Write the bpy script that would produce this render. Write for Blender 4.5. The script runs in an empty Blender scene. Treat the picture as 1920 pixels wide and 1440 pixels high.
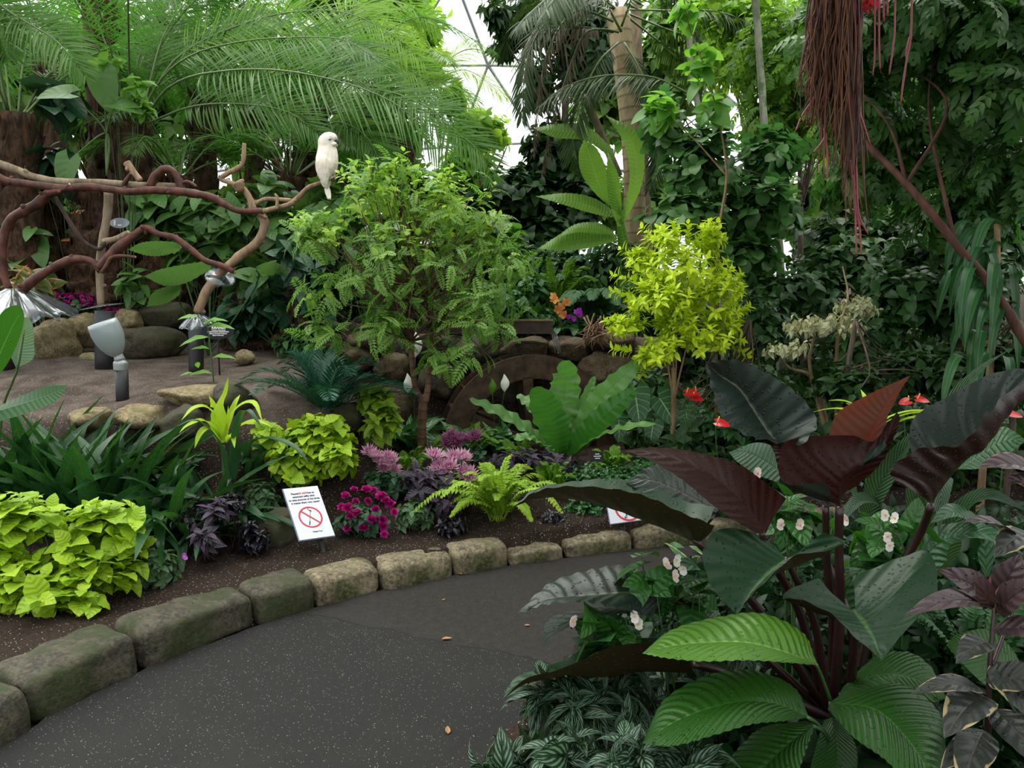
import bpy, math, random
import numpy as np
from mathutils import Vector, Matrix
PI = math.pi
scene = bpy.context.scene
COL = scene.collection

# ------------------------------------------------------------------ camera
FPX = 1400.0                      # focal length for a 1920 px wide frame
CAMH = 1.55
PITCH = math.atan(160 / FPX)
cam_d = bpy.data.cameras.new('camera'); cam_d.sensor_width = 36.0; cam_d.lens = 36.0 * FPX / 1920.0
cam_d.clip_start = 0.05; cam_d.clip_end = 200
cam = bpy.data.objects.new('camera', cam_d); COL.objects.link(cam)
cam.location = (0, 0, CAMH); cam.rotation_euler = (PI / 2 - PITCH, 0, 0)
scene.camera = cam

# ------------------------------------------------------------------ overcast daylight and exposure
SKY = 4.3
world = bpy.data.worlds.new('overcast'); scene.world = world; world.use_nodes = True
_n = world.node_tree.nodes; _l = world.node_tree.links; _n.clear()
_o = _n.new('ShaderNodeOutputWorld'); _b = _n.new('ShaderNodeBackground')
_tc = _n.new('ShaderNodeTexCoord'); _sx = _n.new('ShaderNodeSeparateXYZ'); _rp = _n.new('ShaderNodeValToRGB')
_l.new(_tc.outputs['Generated'], _sx.inputs[0]); _l.new(_sx.outputs['Z'], _rp.inputs[0])
_rp.color_ramp.elements[0].color = (0.31, 0.32, 0.325, 1); _rp.color_ramp.elements[0].position = 0.0
_rp.color_ramp.elements[1].color = (1.0, 0.985, 0.935, 1); _rp.color_ramp.elements[1].position = 1.0
_l.new(_rp.outputs[0], _b.inputs['Color']); _b.inputs['Strength'].default_value = SKY
_l.new(_b.outputs[0], _o.inputs[0])
sun_d = bpy.data.lights.new('veiled_sun', 'SUN'); sun_d.energy = 6.0; sun_d.angle = math.radians(80); sun_d.color = (1.0, 0.97, 0.90)
sun = bpy.data.objects.new('veiled_sun', sun_d); COL.objects.link(sun)
sun.rotation_euler = (math.radians(-32), math.radians(-18), 0)   # high, from beyond the trees
vs = scene.view_settings
scene.display_settings.display_device = 'sRGB'
vs.view_transform = 'Standard'; vs.look = 'None'; vs.gamma = 1.0; vs.use_curve_mapping = False
vs.exposure = -0.12
cy = scene.cycles
cy.max_bounces = 5; cy.diffuse_bounces = 3; cy.glossy_bounces = 2; cy.transmission_bounces = 4
cy.transparent_max_bounces = 8; cy.caustics_reflective = False; cy.caustics_refractive = False
cy.sample_clamp_indirect = 6.0

# ------------------------------------------------------------------ maths helpers
_c, _s = math.cos(PITCH), math.sin(PITCH)
def at(px, py, Y):
    """photo pixel at forward distance Y -> world point"""
    dx = (px - 960) / FPX; dy = (720 - py) / FPX
    d = np.array([dx, _c + dy * _s, -_s + dy * _c])
    t = Y / d[1]
    return np.array([0, 0, CAMH]) + d * t
def gpt(px, py, z=0.0):
    dx = (px - 960) / FPX; dy = (720 - py) / FPX
    d = np.array([dx, _c + dy * _s, -_s + dy * _c])
    t = (z - CAMH) / d[2]
    return np.array([0, 0, CAMH]) + d * t
def pts(lst, Y=None):
    return np.array([at(p[0], p[1], p[2] if len(p) > 2 else Y) for p in lst])
def nrm(a):
    a = np.asarray(a, float)
    return a / np.maximum(np.linalg.norm(a, axis=-1, keepdims=True), 1e-9)
def crom(P, n):
    """Catmull-Rom through rows of P, n samples, roughly even in arc length"""
    P = np.asarray(P, float)
    if len(P) < 3:
        t = np.linspace(0, 1, n)[:, None]; return P[0] * (1 - t) + P[-1] * t
    Q = np.vstack([2 * P[0] - P[1], P, 2 * P[-1] - P[-2]])
    s = np.concatenate([[0], np.cumsum(np.maximum(np.linalg.norm(np.diff(P[:, :3], axis=0), axis=1), 1e-6))])
    u = np.linspace(0, s[-1], n)
    i = np.clip(np.searchsorted(s, u, 'right') - 1, 0, len(P) - 2)
    t = ((u - s[i]) / (s[i + 1] - s[i]))[:, None]
    a, b, c, d = Q[i], Q[i + 1], Q[i + 2], Q[i + 3]
    return 0.5 * ((2 * b) + (c - a) * t + (2 * a - 5 * b + 4 * c - d) * t ** 2 + (3 * b - a - 3 * c + d) * t ** 3)
def crom_u(P, n):
    """Catmull-Rom, uniform in control index"""
    P = np.asarray(P, float); Q = np.vstack([2 * P[0] - P[1], P, 2 * P[-1] - P[-2]])
    u = np.linspace(0, len(P) - 1, n); i = np.clip(u.astype(int), 0, len(P) - 2); t = (u - i)[:, None]
    a, b, c, d = Q[i], Q[i + 1], Q[i + 2], Q[i + 3]
    return 0.5 * ((2 * b) + (c - a) * t + (2 * a - 5 * b + 4 * c - d) * t ** 2 + (3 * b - a - 3 * c + d) * t ** 3)
_ns = np.random.RandomState(5)
_NK = nrm(_ns.normal(size=(24, 3))); _NP = _ns.uniform(0, 6.28, 24); _NF = np.geomspace(0.7, 1.5, 24)
def noise3(P, f=1.0, octv=3):
    """cheap smooth pseudo noise in about -1..1"""
    P = np.asarray(P, float); out = 0; amp = 1.0; tot = 0
    for o in range(octv):
        k = _NK * (_NF * f * (2.03 ** o) * 2.2)[:, None]
        w = P @ k.T + _NP * (o + 1)
        w = w + 1.3 * np.sin(w[..., ::-1] * 0.7)
        out = out + amp * np.sin(w).sum(-1) / 4.2; tot += amp; amp *= 0.5
    return out / tot

# ------------------------------------------------------------------ mesh builder
class MB:
    def __init__(s):
        s.v = []; s.uv = []; s.r = []; s.q = []; s.t = []; s.n = 0
    def add(s, V, F=None, UV=None, R=None, T=None):
        V = np.asarray(V, float).reshape(-1, 3); k = len(V)
        s.v.append(V); s.uv.append(np.zeros((k, 2)) if UV is None else np.asarray(UV, float).reshape(-1, 2))
        s.r.append(np.full(k, 0.5) if R is None else (np.full(k, float(R)) if np.isscalar(R) else np.asarray(R, float).ravel()))
        if F is not None and len(F): s.q.append(np.asarray(F, np.int64) + s.n)
        if T is not None and len(T): s.t.append(np.asarray(T, np.int64) + s.n)
        s.n += k
    def build(s, name, mat, parent=None, loc=None, smooth=True, label=None):
        V = np.concatenate(s.v) if s.v else np.zeros((0, 3)); UV = np.concatenate(s.uv) if s.uv else np.zeros((0, 2))
        R = np.concatenate(s.r) if s.r else np.zeros(0)
        off = np.array(parent['_loc']) if (parent is not None and '_loc' in parent) else (np.array(loc) if loc is not None else np.zeros(3))
        V = V - off
        Q = np.concatenate(s.q) if s.q else np.zeros((0, 4), np.int64)
        T = np.concatenate(s.t) if s.t else np.zeros((0, 3), np.int64)
        me = bpy.data.meshes.new(name)
        me.vertices.add(len(V)); me.vertices.foreach_set('co', V.astype(np.float32).ravel())
        li = np.concatenate([Q.ravel(), T.ravel()]).astype(np.int32)
        me.loops.add(len(li)); me.loops.foreach_set('vertex_index', li)
        ls = np.concatenate([np.arange(len(Q)) * 4, len(Q) * 4 + np.arange(len(T)) * 3]).astype(np.int32)
        me.polygons.add(len(ls)); me.polygons.foreach_set('loop_start', ls)
        try: me.polygons.foreach_set('loop_total', np.concatenate([np.full(len(Q), 4), np.full(len(T), 3)]).astype(np.int32))
        except Exception: pass
        me.polygons.foreach_set('use_smooth', np.full(len(ls), bool(smooth)))
        me.update(calc_edges=True)
        ul = me.uv_layers.new(name='UVMap'); ul.data.foreach_set('uv', UV[li].astype(np.float32).ravel())
        at_ = me.attributes.new('rnd', 'FLOAT', 'POINT'); at_.data.foreach_set('value', R.astype(np.float32))
        if mat is not None: me.materials.append(mat)
        o = bpy.data.objects.new(name, me); COL.objects.link(o)
        if parent is not None: o.parent = parent
        elif loc is not None: o.location = loc
        o['_loc'] = [float(x) for x in off]
        if label: o['label'] = label
        return o

def thing(name, label, cat, loc, group=None):
    o = bpy.data.objects.new(name, None); COL.objects.link(o)
    o.location = tuple(float(x) for x in loc); o.empty_display_size = 0.1
    o['_loc'] = [float(x) for x in loc]; o['label'] = label; o['category'] = cat
    if group: o['group'] = group
    return o
def tag(o, label, cat, group=None, kind=None):
    o['label'] = label; o['category'] = cat
    if group: o['group'] = group
    if kind: o['kind'] = kind
    return o
def struct(o):
    o['kind'] = 'structure'; return o
def copy_thing(root, loc, rotz=0.0, scale=1.0, label=None):
    r = root.copy(); COL.objects.link(r); r.location = tuple(float(x) for x in loc)
    r.rotation_euler = (0, 0, rotz); r.scale = (scale, scale, scale)
    if label: r['label'] = label
    def rec(src, dst):
        for ch in [c for c in src.children]:
            if ch.name == dst.name: continue
            c = ch.copy(); COL.objects.link(c); c.parent = dst; rec(ch, c)
    rec(root, r)
    return r

# ------------------------------------------------------------------ leaf templates: x across (-1..1 = half width), y along 0..1, z normal
def leaf_tpl(prof='ovate', nv=5, nu=2, fold=0.18, curl=0.12, lobe=0.0, wave=0.0, wn=3, droop_tip=0.0):
    v = np.linspace(0, 1, nv + 1); u = np.linspace(-1, 1, nu + 1)
    P = {'ovate': lambda t: np.sin(PI * t ** 0.72) ** 0.85, 'lance': lambda t: np.sin(PI * t ** 0.85) ** 1.0,
         'obov': lambda t: np.sin(PI * t ** 1.5) ** 0.8, 'strap': lambda t: np.minimum(1, 1.25 * np.sin(PI * np.clip(t, 0, 1) ** 0.9) ** 0.5),
         'heart': lambda t: np.where(t < 0.12, 0.45 + 4.2 * t, 1) * np.clip(np.cos(PI / 2 * np.clip((t - 0.2) / 0.8, 0, 1)), 0, 1) ** 0.75,
         'round': lambda t: np.sin(PI * t) ** 0.5, 'diamond': lambda t: 1 - np.abs(2 * t - 1)}[prof](v)
    P = np.nan_to_num(P); P[-1] = 0
    if prof != 'heart': P[0] = max(P[0], 0.04)
    U, Vv = np.meshgrid(u, v)
    W = P[:, None] * U
    Yc = Vv - lobe * (np.abs(U) ** 1.4) * (1 - Vv) ** 2
    Z = -curl * Vv ** 2 + wave * np.sin(Vv * wn * 2 * PI) * np.abs(U) * P[:, None]
    V = np.stack([W, Yc, Z], -1).reshape(-1, 3)
    UV = np.stack([(U + 1) / 2, Vv], -1).reshape(-1, 2)
    i = np.arange(nv)[:, None] * (nu + 1) + np.arange(nu)[None]
    F = np.stack([i, i + 1, i + nu + 2, i + nu + 1], -1).reshape(-1, 4)
    return dict(V=V, F=F, UV=UV, zf=(fold * 1.6 * np.abs(W)).ravel())
def tiny_tpl(fold=0.1):
    V = np.array([[0, 0, 0], [1, 0.42, 0], [0, 1, -0.06], [-1, 0.42, 0]], float)
    return dict(V=V, F=np.array([[0, 1, 2, 3]]), UV=np.array([[.5, 0], [1, .42], [.5, 1], [0, .42]]), zf=np.array([0, fold * 2, 0, fold * 2]))

def scatter(mb, tpl, P, D, N, L, W, R, bend=0.0):
    """many leaves at once: P base, D direction of growth, N upper-surface normal"""
    P = np.asarray(P, float); n = len(P)
    if n == 0: return
    D = nrm(D); S = nrm(np.cross(D, N)); N2 = np.cross(S, D)
    L = np.broadcast_to(L, (n,)).astype(float); W = np.broadcast_to(W, (n,)).astype(float); R = np.broadcast_to(R, (n,)).astype(float)
    bend = np.broadcast_to(bend, (n,)).astype(float)
    V = tpl['V']; x, y, z = V[:, 0], V[:, 1], V[:, 2]
    zz = z[None] - bend[:, None] * (y[None] ** 2) * 0.6
    yy = y[None] * (1 - 0.25 * bend[:, None] ** 2 * y[None] ** 2)
    o = P[:, None] + (x[None] * W[:, None])[..., None] * S[:, None] + (yy * L[:, None])[..., None] * D[:, None] + (zz * L[:, None] + (tpl['zf'][None] * W[:, None] if 'zf' in tpl else 0))[..., None] * N2[:, None]
    m = len(V)
    F = (tpl['F'][None] + (np.arange(n) * m)[:, None, None]).reshape(-1, 4)
    UV = np.broadcast_to(tpl['UV'][None], (n, m, 2)).reshape(-1, 2)
    RR = np.repeat(R, m)
    if 'Rv' in tpl: RR = np.clip(RR + np.tile(tpl['Rv'], n), 0, 1)
    mb.add(o.reshape(-1, 3), F, UV, RR)

def mb_tpl(mb, jitter=True):
    t = dict(V=np.concatenate(mb.v), F=np.concatenate(mb.q), UV=np.concatenate(mb.uv))
    t['Rv'] = np.concatenate(mb.r) - 0.5
    return t

def tube(mb, P, rad, sides=7, n=None, R=0.5, cap=True, wob=0.0, seed=0):
    P = np.asarray(P, float)
    rad = np.broadcast_to(np.asarray(rad, float), (len(P),)) if np.ndim(rad) else np.full(len(P), float(rad))
    if n is None: n = max(3, (len(P) - 1) * 5 + 1)
    C = crom(np.hstack([P, rad[:, None]]), n); C, r = C[:, :3], np.maximum(C[:, 3], 1e-4)
    T = nrm(np.gradient(C, axis=0))
    a = np.array([0, 0, 1.0]) if abs(T[0][2]) < 0.9 else np.array([1.0, 0, 0])
    Ns = []; cur = nrm(np.cross(T[0], a))
    for i in range(n):
        cur = nrm(cur - T[i] * np.dot(cur, T[i])); Ns.append(cur)
    Ns = np.array(Ns); B = np.cross(T, Ns)
    an = np.linspace(0, 2 * PI, sides, endpoint=False)
    ring = np.cos(an)[None, :, None] * Ns[:, None] + np.sin(an)[None, :, None] * B[:, None]
    rr = r[:, None, None]
    if wob: rr = rr * (1 + wob * noise3((C[:, None] + ring * rr) * 1.0 + seed, 14, 2)[..., None])
    V = C[:, None] + ring * rr
    s = np.concatenate([[0], np.cumsum(np.linalg.norm(np.diff(C, axis=0), axis=1))])
    UV = np.stack(np.broadcast_arrays(an[None] / (2 * PI), s[:, None]), -1)
    i = np.arange(n - 1)[:, None] * sides; j = np.arange(sides)[None]; k = (j + 1) % sides
    F = np.stack([i + j, i + k, i + sides + k, i + sides + j], -1).reshape(-1, 4)
    V = V.reshape(-1, 3); UV = UV.reshape(-1, 2)
    Tt = None
    if cap:
        V = np.vstack([V, C[0], C[-1]]); UV = np.vstack([UV, [[.5, 0]], [[.5, s[-1]]]])
        c0, c1 = n * sides, n * sides + 1; j = np.arange(sides); k = (j + 1) % sides; e = (n - 1) * sides
        Tt = np.vstack([np.stack([np.full(sides, c0), k, j], -1), np.stack([np.full(sides, c1), e + j, e + k], -1)])
    mb.add(V, F, UV, R, Tt)

def grid(mb, G, R=0.5, UV=None, close_u=False):
    """G: (nv,nu,3) surface"""
    nv, nu = G.shape[:2]
    if UV is None:
        U, Vv = np.meshgrid(np.linspace(0, 1, nu), np.linspace(0, 1, nv)); UV = np.stack([U, Vv], -1)
    m = nu if close_u else nu - 1
    i = np.arange(nv - 1)[:, None] * nu; j = np.arange(m)[None]; k = (j + 1) % nu
    F = np.stack([i + j, i + k, i + nu + k, i + nu + j], -1).reshape(-1, 4)
    mb.add(G.reshape(-1, 3), F, UV.reshape(-1, 2), R)

def strap(mb, C, w, up=(0, 0, 1), fold=0.25, nu=2, n=14, prof='strap', R=0.5, wave=0.0, wn=6, twist=0.0, side=None, ripple=0.0):
    """a ribbon leaf along control points C (k,3)"""
    c = crom(C, n); T = nrm(np.gradient(c, axis=0)); t = np.linspace(0, 1, n)
    S = nrm(np.cross(T, np.array(up, float))) if side is None else nrm(np.broadcast_to(np.array(side, float), T.shape) - T * (T @ np.array(side, float))[:, None])
    N = np.cross(S, T)
    if twist:
        a = twist * t; S, N = S * np.cos(a)[:, None] + N * np.sin(a)[:, None], N * np.cos(a)[:, None] - S * np.sin(a)[:, None]
    if prof == 'strap': p = np.minimum(1, 1.3 * np.sin(PI * np.clip(t, 0, 1) ** 0.8) ** 0.6)
    elif prof == 'lance': p = np.sin(PI * t ** 0.8) ** 0.9
    elif prof == 'wide': p = np.sin(PI * np.clip(t * 0.97 + 0.015, 0, 1) ** 1.15) ** 0.55
    elif prof == 'blade': p = np.minimum(1, 0.35 + 1.6 * t) * np.clip(1 - t ** 3, 0, 1) ** 0.8
    else: p = np.sin(PI * t ** 0.7)
    p = np.nan_to_num(p); p[0] = max(p[0], .15); p[-1] = 0.02
    u = np.linspace(-1, 1, nu + 1)
    X = w * p[:, None] * u[None] * (1 + ripple * np.sin(t[:, None] * wn * 2.6 * PI + u[None] * 2.1))
    Z = fold * np.abs(X) + wave * w * np.sin(t[:, None] * wn * 2 * PI + (u[None] > 0) * 1.3) * np.abs(u[None]) ** 1.5 * p[:, None]
    G = c[:, None] + X[..., None] * S[:, None] + Z[..., None] * N[:, None]
    U, Vv = np.meshgrid((u + 1) / 2, t)
    grid(mb, G, R, np.stack([U, Vv], -1))

def pinnate(mb, C, leaflet, wid, n, tpl, up=(0, 0, 1), ang=60, droop=0.3, vee=0.3, start=0.12, R=0.5, rng=None, prof=None, plumose=0.0, rach=0.006, rmb=None, bend=0.4):
    """a feather frond: rachis along C with leaflets on both sides"""
    rng = rng or np.random.RandomState(1)
    c = crom(C, 60); T = nrm(np.gradient(c, axis=0))
    t = np.linspace(start, 0.985, n); f = t * 59; i = np.clip(f.astype(int), 0, 58); w = (f - i)[:, None]
    P = c[i] * (1 - w) + c[i + 1] * w; D = nrm(T[i])
    U = np.array(up, float); S = nrm(np.cross(D, U)); N = np.cross(S, D)
    pr = (np.sin(PI * (0.12 + 0.86 * (t - start) / (1 - start))) ** 0.6) if prof is None else prof((t - start) / (1 - start))
    for sg in (-1, 1):
        a = np.radians(ang - 30 * t + rng.normal(0, 3, n))
        ve = vee + rng.normal(0, 0.06 + plumose, n)
        d = D * np.cos(a)[:, None] + sg * S * np.sin(a)[:, None] + N * ve[:, None] - np.array([0, 0, 1.0]) * droop
        scatter(mb, tpl, P + rng.normal(0, .001, (n, 3)), d, N + D * .1, leaflet * pr * rng.uniform(.92, 1.06, n), wid, np.clip(R + rng.normal(0, .1, n), 0, 1), bend=bend)
    if rach: tube(rmb if rmb is not None else mb, c[::6], np.linspace(rach, rach * .25, len(c[::6])), 5, n=24, R=0.95)

def patch(mb, Lp, Mp, Rp, nu=14, nv=36, bulge=0.0, pleat=0.0, pk=9, ps=0.6, R=0.5, thick=0.0):
    """a hero leaf: left edge, midrib and right edge as matched rows of world points, tip last"""
    Lc, Mc, Rc = crom_u(Lp, nv), crom_u(Mp, nv), crom_u(Rp, nv)
    h = nu // 2; s = np.linspace(1, 0, h + 1)[:-1]
    u = np.concatenate([-s, [0], s[::-1]])
    G = np.zeros((nv, len(u), 3))
    for j, uu in enumerate(u):
        E = Lc if uu < 0 else Rc; a = abs(uu)
        G[:, j] = Mc * (1 - a) + E * a
    du = np.gradient(G, axis=1); dv = np.gradient(G, axis=0); N = nrm(np.cross(du, dv))
    wid = np.linalg.norm(Lc - Mc, axis=1)[:, None] * (u < 0)[None] + np.linalg.norm(Rc - Mc, axis=1)[:, None] * (u >= 0)[None]
    a = np.abs(u)[None]; v = np.linspace(0, 1, nv)[:, None]
    G = G + N * (bulge * wid * (a * (1 - a)) * 4)[..., None]
    if pleat:
        G = G + N * (pleat * np.sin(2 * PI * (v * pk - a * ps)) * np.sqrt(a) * np.minimum(1, wid / 0.03))[..., None]
    U = np.broadcast_to((u[None] + 1) / 2, (nv, len(u))); V = np.broadcast_to(v, (nv, len(u)))
    grid(mb, G, R, np.stack([U, V], -1))

# ------------------------------------------------------------------ materials
MATS = {}
class NT:
    def __init__(s, name):
        s.m = bpy.data.materials.new(name); s.m.use_nodes = True; s.t = s.m.node_tree; s.t.nodes.clear()
    def n(s, k, **kw):
        x = s.t.nodes.new(k)
        for a, b in kw.items(): setattr(x, a, b)
        return x
    def put(s, sock, v):
        if hasattr(v, 'is_linked') or isinstance(v, bpy.types.NodeSocket): s.t.links.new(v, sock)
        elif isinstance(v, (tuple, list)): sock.default_value = tuple(v) + ((1,) if len(v) == 3 and sock.type == 'RGBA' else ())
        else: sock.default_value = v
    def math(s, op, a, b=None, c=None, clamp=False):
        x = s.n('ShaderNodeMath', operation=op); x.use_clamp = clamp; s.put(x.inputs[0], a)
        if b is not None: s.put(x.inputs[1], b)
        if c is not None: s.put(x.inputs[2], c)
        return x.outputs[0]
    def mix(s, f, a, b, bt='MIX'):
        x = s.n('ShaderNodeMix', data_type='RGBA', blend_type=bt); s.put(x.inputs[0], f); s.put(x.inputs[6], a); s.put(x.inputs[7], b)
        return x.outputs[2]
    def noise(s, scale, detail=3, rough=.55, vec=None, dim='3D'):
        x = s.n('ShaderNodeTexNoise'); x.inputs['Scale'].default_value = scale; x.inputs['Detail'].default_value = detail; x.inputs['Roughness'].default_value = rough
        if vec is not None: s.t.links.new(vec, x.inputs['Vector'])
        return x.outputs['Fac']
    def ramp(s, f, p0, p1):
        x = s.n('ShaderNodeMapRange'); s.put(x.inputs[0], f); x.inputs[1].default_value = p0; x.inputs[2].default_value = p1
        x.interpolation_type = 'SMOOTHSTEP'; return x.outputs[0]
    def pos(s):
        return s.n('ShaderNodeTexCoord').outputs['Object']
    def bump(s, h, strength=.5, dist=.01, nrm=None):
        x = s.n('ShaderNodeBump'); x.inputs['Strength'].default_value = strength; x.inputs['Distance'].default_value = dist
        s.put(x.inputs['Height'], h)
        if nrm is not None: s.put(x.inputs['Normal'], nrm)
        return x.outputs[0]
    def out(s, sh):
        o = s.n('ShaderNodeOutputMaterial'); s.t.links.new(sh, o.inputs[0]); return s.m
    def bsdf(s, col, rough=.5, spec=.5, metal=0, normal=None, trans=0, alpha=None, coat=0):
        p = s.n('ShaderNodeBsdfPrincipled'); s.put(p.inputs['Base Color'], col); s.put(p.inputs['Roughness'], rough)
        p.inputs['Specular IOR Level'].default_value = spec; p.inputs['Metallic'].default_value = metal
        if trans: p.inputs['Transmission Weight'].default_value = trans
        if coat: p.inputs['Coat Weight'].default_value = coat; p.inputs['Coat Roughness'].default_value = .12
        if normal is not None: s.put(p.inputs['Normal'], normal)
        return p.outputs[0]

def leaf_mat(name, c1, c2, trans=.3, tcol=None, rough=.36, spec=.32, back=None, mid=None, midw=.06, vein=0.0, vk=9, vs_=.6, vcol=None, vth=.75,
             edge=None, edge_t=.75, edge_scale=3.0, spots=None, spot_scale=90, spot_t=.2, silver=None, drops=False, coat=0):
    m = NT(name)
    r = m.n('ShaderNodeAttribute', attribute_name='rnd').outputs['Fac']
    uvn = m.n('ShaderNodeUVMap'); sp = m.n('ShaderNodeSeparateXYZ'); m.t.links.new(uvn.outputs[0], sp.inputs[0])
    u, v = sp.outputs[0], sp.outputs[1]
    a = m.math('ABSOLUTE', m.math('MULTIPLY_ADD', u, 2.0, -1.0))
    col = m.mix(r, c1, c2)
    normal = None; wv = None
    if vein or vcol or silver:
        ph = m.math('SUBTRACT', m.math('MULTIPLY', v, float(vk)), m.math('MULTIPLY', a, float(vs_)))
        wv = m.math('SINE', m.math('MULTIPLY', ph, 2 * PI))
    if silver:
        x = m.math('MULTIPLY', m.ramp(m.math('ADD', wv, m.math('MULTIPLY', m.noise(40, 2, vec=None), .8)), .1, .75),
                   m.math('MULTIPLY', m.ramp(a, .1, .2), m.ramp(m.math('SUBTRACT', 1.0, a), .12, .25)))
        col = m.mix(x, col, silver)
    if vcol: col = m.mix(m.math('MULTIPLY', m.ramp(wv, vth, 1.0), .8), col, vcol)
    if edge:
        ns = m.noise(edge_scale, 2, .6, m.pos())
        col = m.mix(m.ramp(m.math('ADD', a, m.math('MULTIPLY_ADD', ns, 1.6, -.8)), edge_t, edge_t + .08), col, edge)
    if spots:
        vo = m.n('ShaderNodeTexVoronoi'); vo.inputs['Scale'].default_value = spot_scale; m.t.links.new(m.pos(), vo.inputs['Vector'])
        col = m.mix(m.math('LESS_THAN', vo.outputs['Distance'], spot_t), col, spots)
    if mid: col = m.mix(m.math('MULTIPLY', m.math('SUBTRACT', 1.0, m.ramp(a, midw * .4, midw * 1.6)), .9), col, mid)
    if vein: normal = m.bump(m.math('ADD', wv, m.math('MULTIPLY', m.ramp(a, 0, .1), 1.2)), vein, .004)
    if drops:
        vo = m.n('ShaderNodeTexVoronoi'); vo.inputs['Scale'].default_value = 75; m.t.links.new(m.pos(), vo.inputs['Vector'])
        bl = m.math('MULTIPLY', m.math('SUBTRACT', 1.0, m.ramp(vo.outputs['Distance'], .12, .3)), m.math('GREATER_THAN', vo.outputs['Color'], .45))
        normal = m.bump(bl, .9, .004, normal)
    if back:
        bf = m.n('ShaderNodeNewGeometry').outputs['Backfacing']; colb = m.mix(bf, col, back)
    else: colb = col
    d = m.bsdf(colb, rough, spec, normal=normal, coat=coat)
    tr = m.n('ShaderNodeBsdfTranslucent')
    if tcol is not None: m.put(tr.inputs[0], m.mix(.6, col, tcol))
    else: m.put(tr.inputs[0], m.mix(1.0, col, (1.9, 1.7, .75), 'MULTIPLY'))
    mx = m.n('ShaderNodeMixShader'); mx.inputs[0].default_value = trans
    m.t.links.new(d, mx.inputs[1]); m.t.links.new(tr.outputs[0], mx.inputs[2])
    return m.out(mx.outputs[0])

def bark_mat(name, c1, c2, scale=18, stretch=.25, bump=.5, rough=.8, moss=None, rings=0):
    m = NT(name); mp = m.n('ShaderNodeMapping'); m.t.links.new(m.pos(), mp.inputs[0]); mp.inputs['Scale'].default_value = (1, 1, stretch)
    ns = m.noise(scale, 5, .65, mp.outputs[0]); col = m.mix(m.ramp(ns, .32, .68), c1, c2)
    h = ns
    if rings:
        uvn = m.n('ShaderNodeUVMap'); sp = m.n('ShaderNodeSeparateXYZ'); m.t.links.new(uvn.outputs[0], sp.inputs[0])
        w = m.math('SINE', m.math('MULTIPLY', m.math('ADD', sp.outputs[1], m.math('MULTIPLY', ns, .02)), rings * 2 * PI))
        col = m.mix(m.math('MULTIPLY', m.ramp(w, .7, 1), .6), col, tuple(x * .45 for x in c1)); h = m.math('ADD', ns, m.math('MULTIPLY', w, .4))
    if moss: col = m.mix(m.ramp(m.noise(4, 4, .6, m.pos()), .5, .62), col, moss)
    return m.out(m.bsdf(col, rough, .3, normal=m.bump(h, bump, .01)))
def plain(name, c, rough=.5, metal=0, spec=.5, vary=0.0, scale=20, coat=0):
    m = NT(name); col = c
    if vary: col = m.mix(m.noise(scale, 4, .6, m.pos()), tuple(x * (1 - vary) for x in c), tuple(min(1, x * (1 + vary)) for x in c))
    return m.out(m.bsdf(col, rough, spec, metal, coat=coat))
def petal_mat(name, c1, c2, trans=.35, rough=.5, mid=None):
    return leaf_mat(name, c1, c2, trans=trans, tcol=c2, rough=rough, spec=.3, mid=mid, midw=.25)
def stone_mat(name, c1, c2, moss=None, scale=6, mlo=.45, mhi=.6, bump=.8, topmoss=False):
    m = NT(name); p = m.pos()
    n1 = m.noise(scale, 6, .65, p); n2 = m.noise(scale * 7, 4, .7, p)
    col = m.mix(m.ramp(m.math('MULTIPLY_ADD', n2, .5, m.math('MULTIPLY', n1, .5)), .35, .62), c1, c2)
    if moss:
        col = m.mix(m.math('MULTIPLY', m.ramp(m.noise(scale * .6, 4, .6, p), mlo, mhi), m.ramp(n2, .3, .55)), col, moss)
    return m.out(m.bsdf(col, .82, .35, normal=m.bump(m.math('ADD', n1, m.math('MULTIPLY', n2, .5)), bump, .015)))
# ------------------------------------------------------------------ ground shape
_cp = np.array([gpt(px, py)[:2] for px, py in [(-500, 1700), (-200, 1500), (0, 1402), (85, 1345), (270, 1255), (480, 1175), (600, 1137), (720, 1107), (850, 1080), (955, 1062), (1060, 1048), (1190, 1030), (1310, 1014)]])
_cp = np.vstack([[-7, .2], _cp, [2.2, 5.0], [3.5, 5.1], [6, 5.0], [10, 4.5]])
_cp = _cp[np.argsort(_cp[:, 0])]
def yc(x): return np.interp(x, _cp[:, 0], _cp[:, 1])
_rp_ = np.array([gpt(px, py)[:2] for px, py in [(905, 1500), (1000, 1330), (1120, 1200), (1300, 1110), (1500, 1070), (1920, 1050)]])
def xr(y): return np.interp(y, [-3, 0, 1.5] + list(_rp_[:, 1]), [-.2, -.2, -.15] + list(_rp_[:, 0]))
PL = ([0, 4.0, 4.45, 4.75, 5.05, 6, 7.5, 8.2, 8.8, 9.6, 11, 14, 30], [.10, .11, .17, .36, .80, .94, 1.0, 1.1, 1.5, 2.0, 2.4, 2.7, 3.0])
PC = ([0, 4.3, 5.0, 5.7, 6.3, 7.15, 7.4, 8, 9, 12, 30], [.10, .12, .24, .34, .30, .26, 1.12, 1.25, 1.5, 1.9, 2.6])
PR = ([0, 4.8, 5.6, 6.5, 8, 10, 14, 30], [.08, .10, .28, .38, .7, 1.2, 1.6, 2.4])
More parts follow.
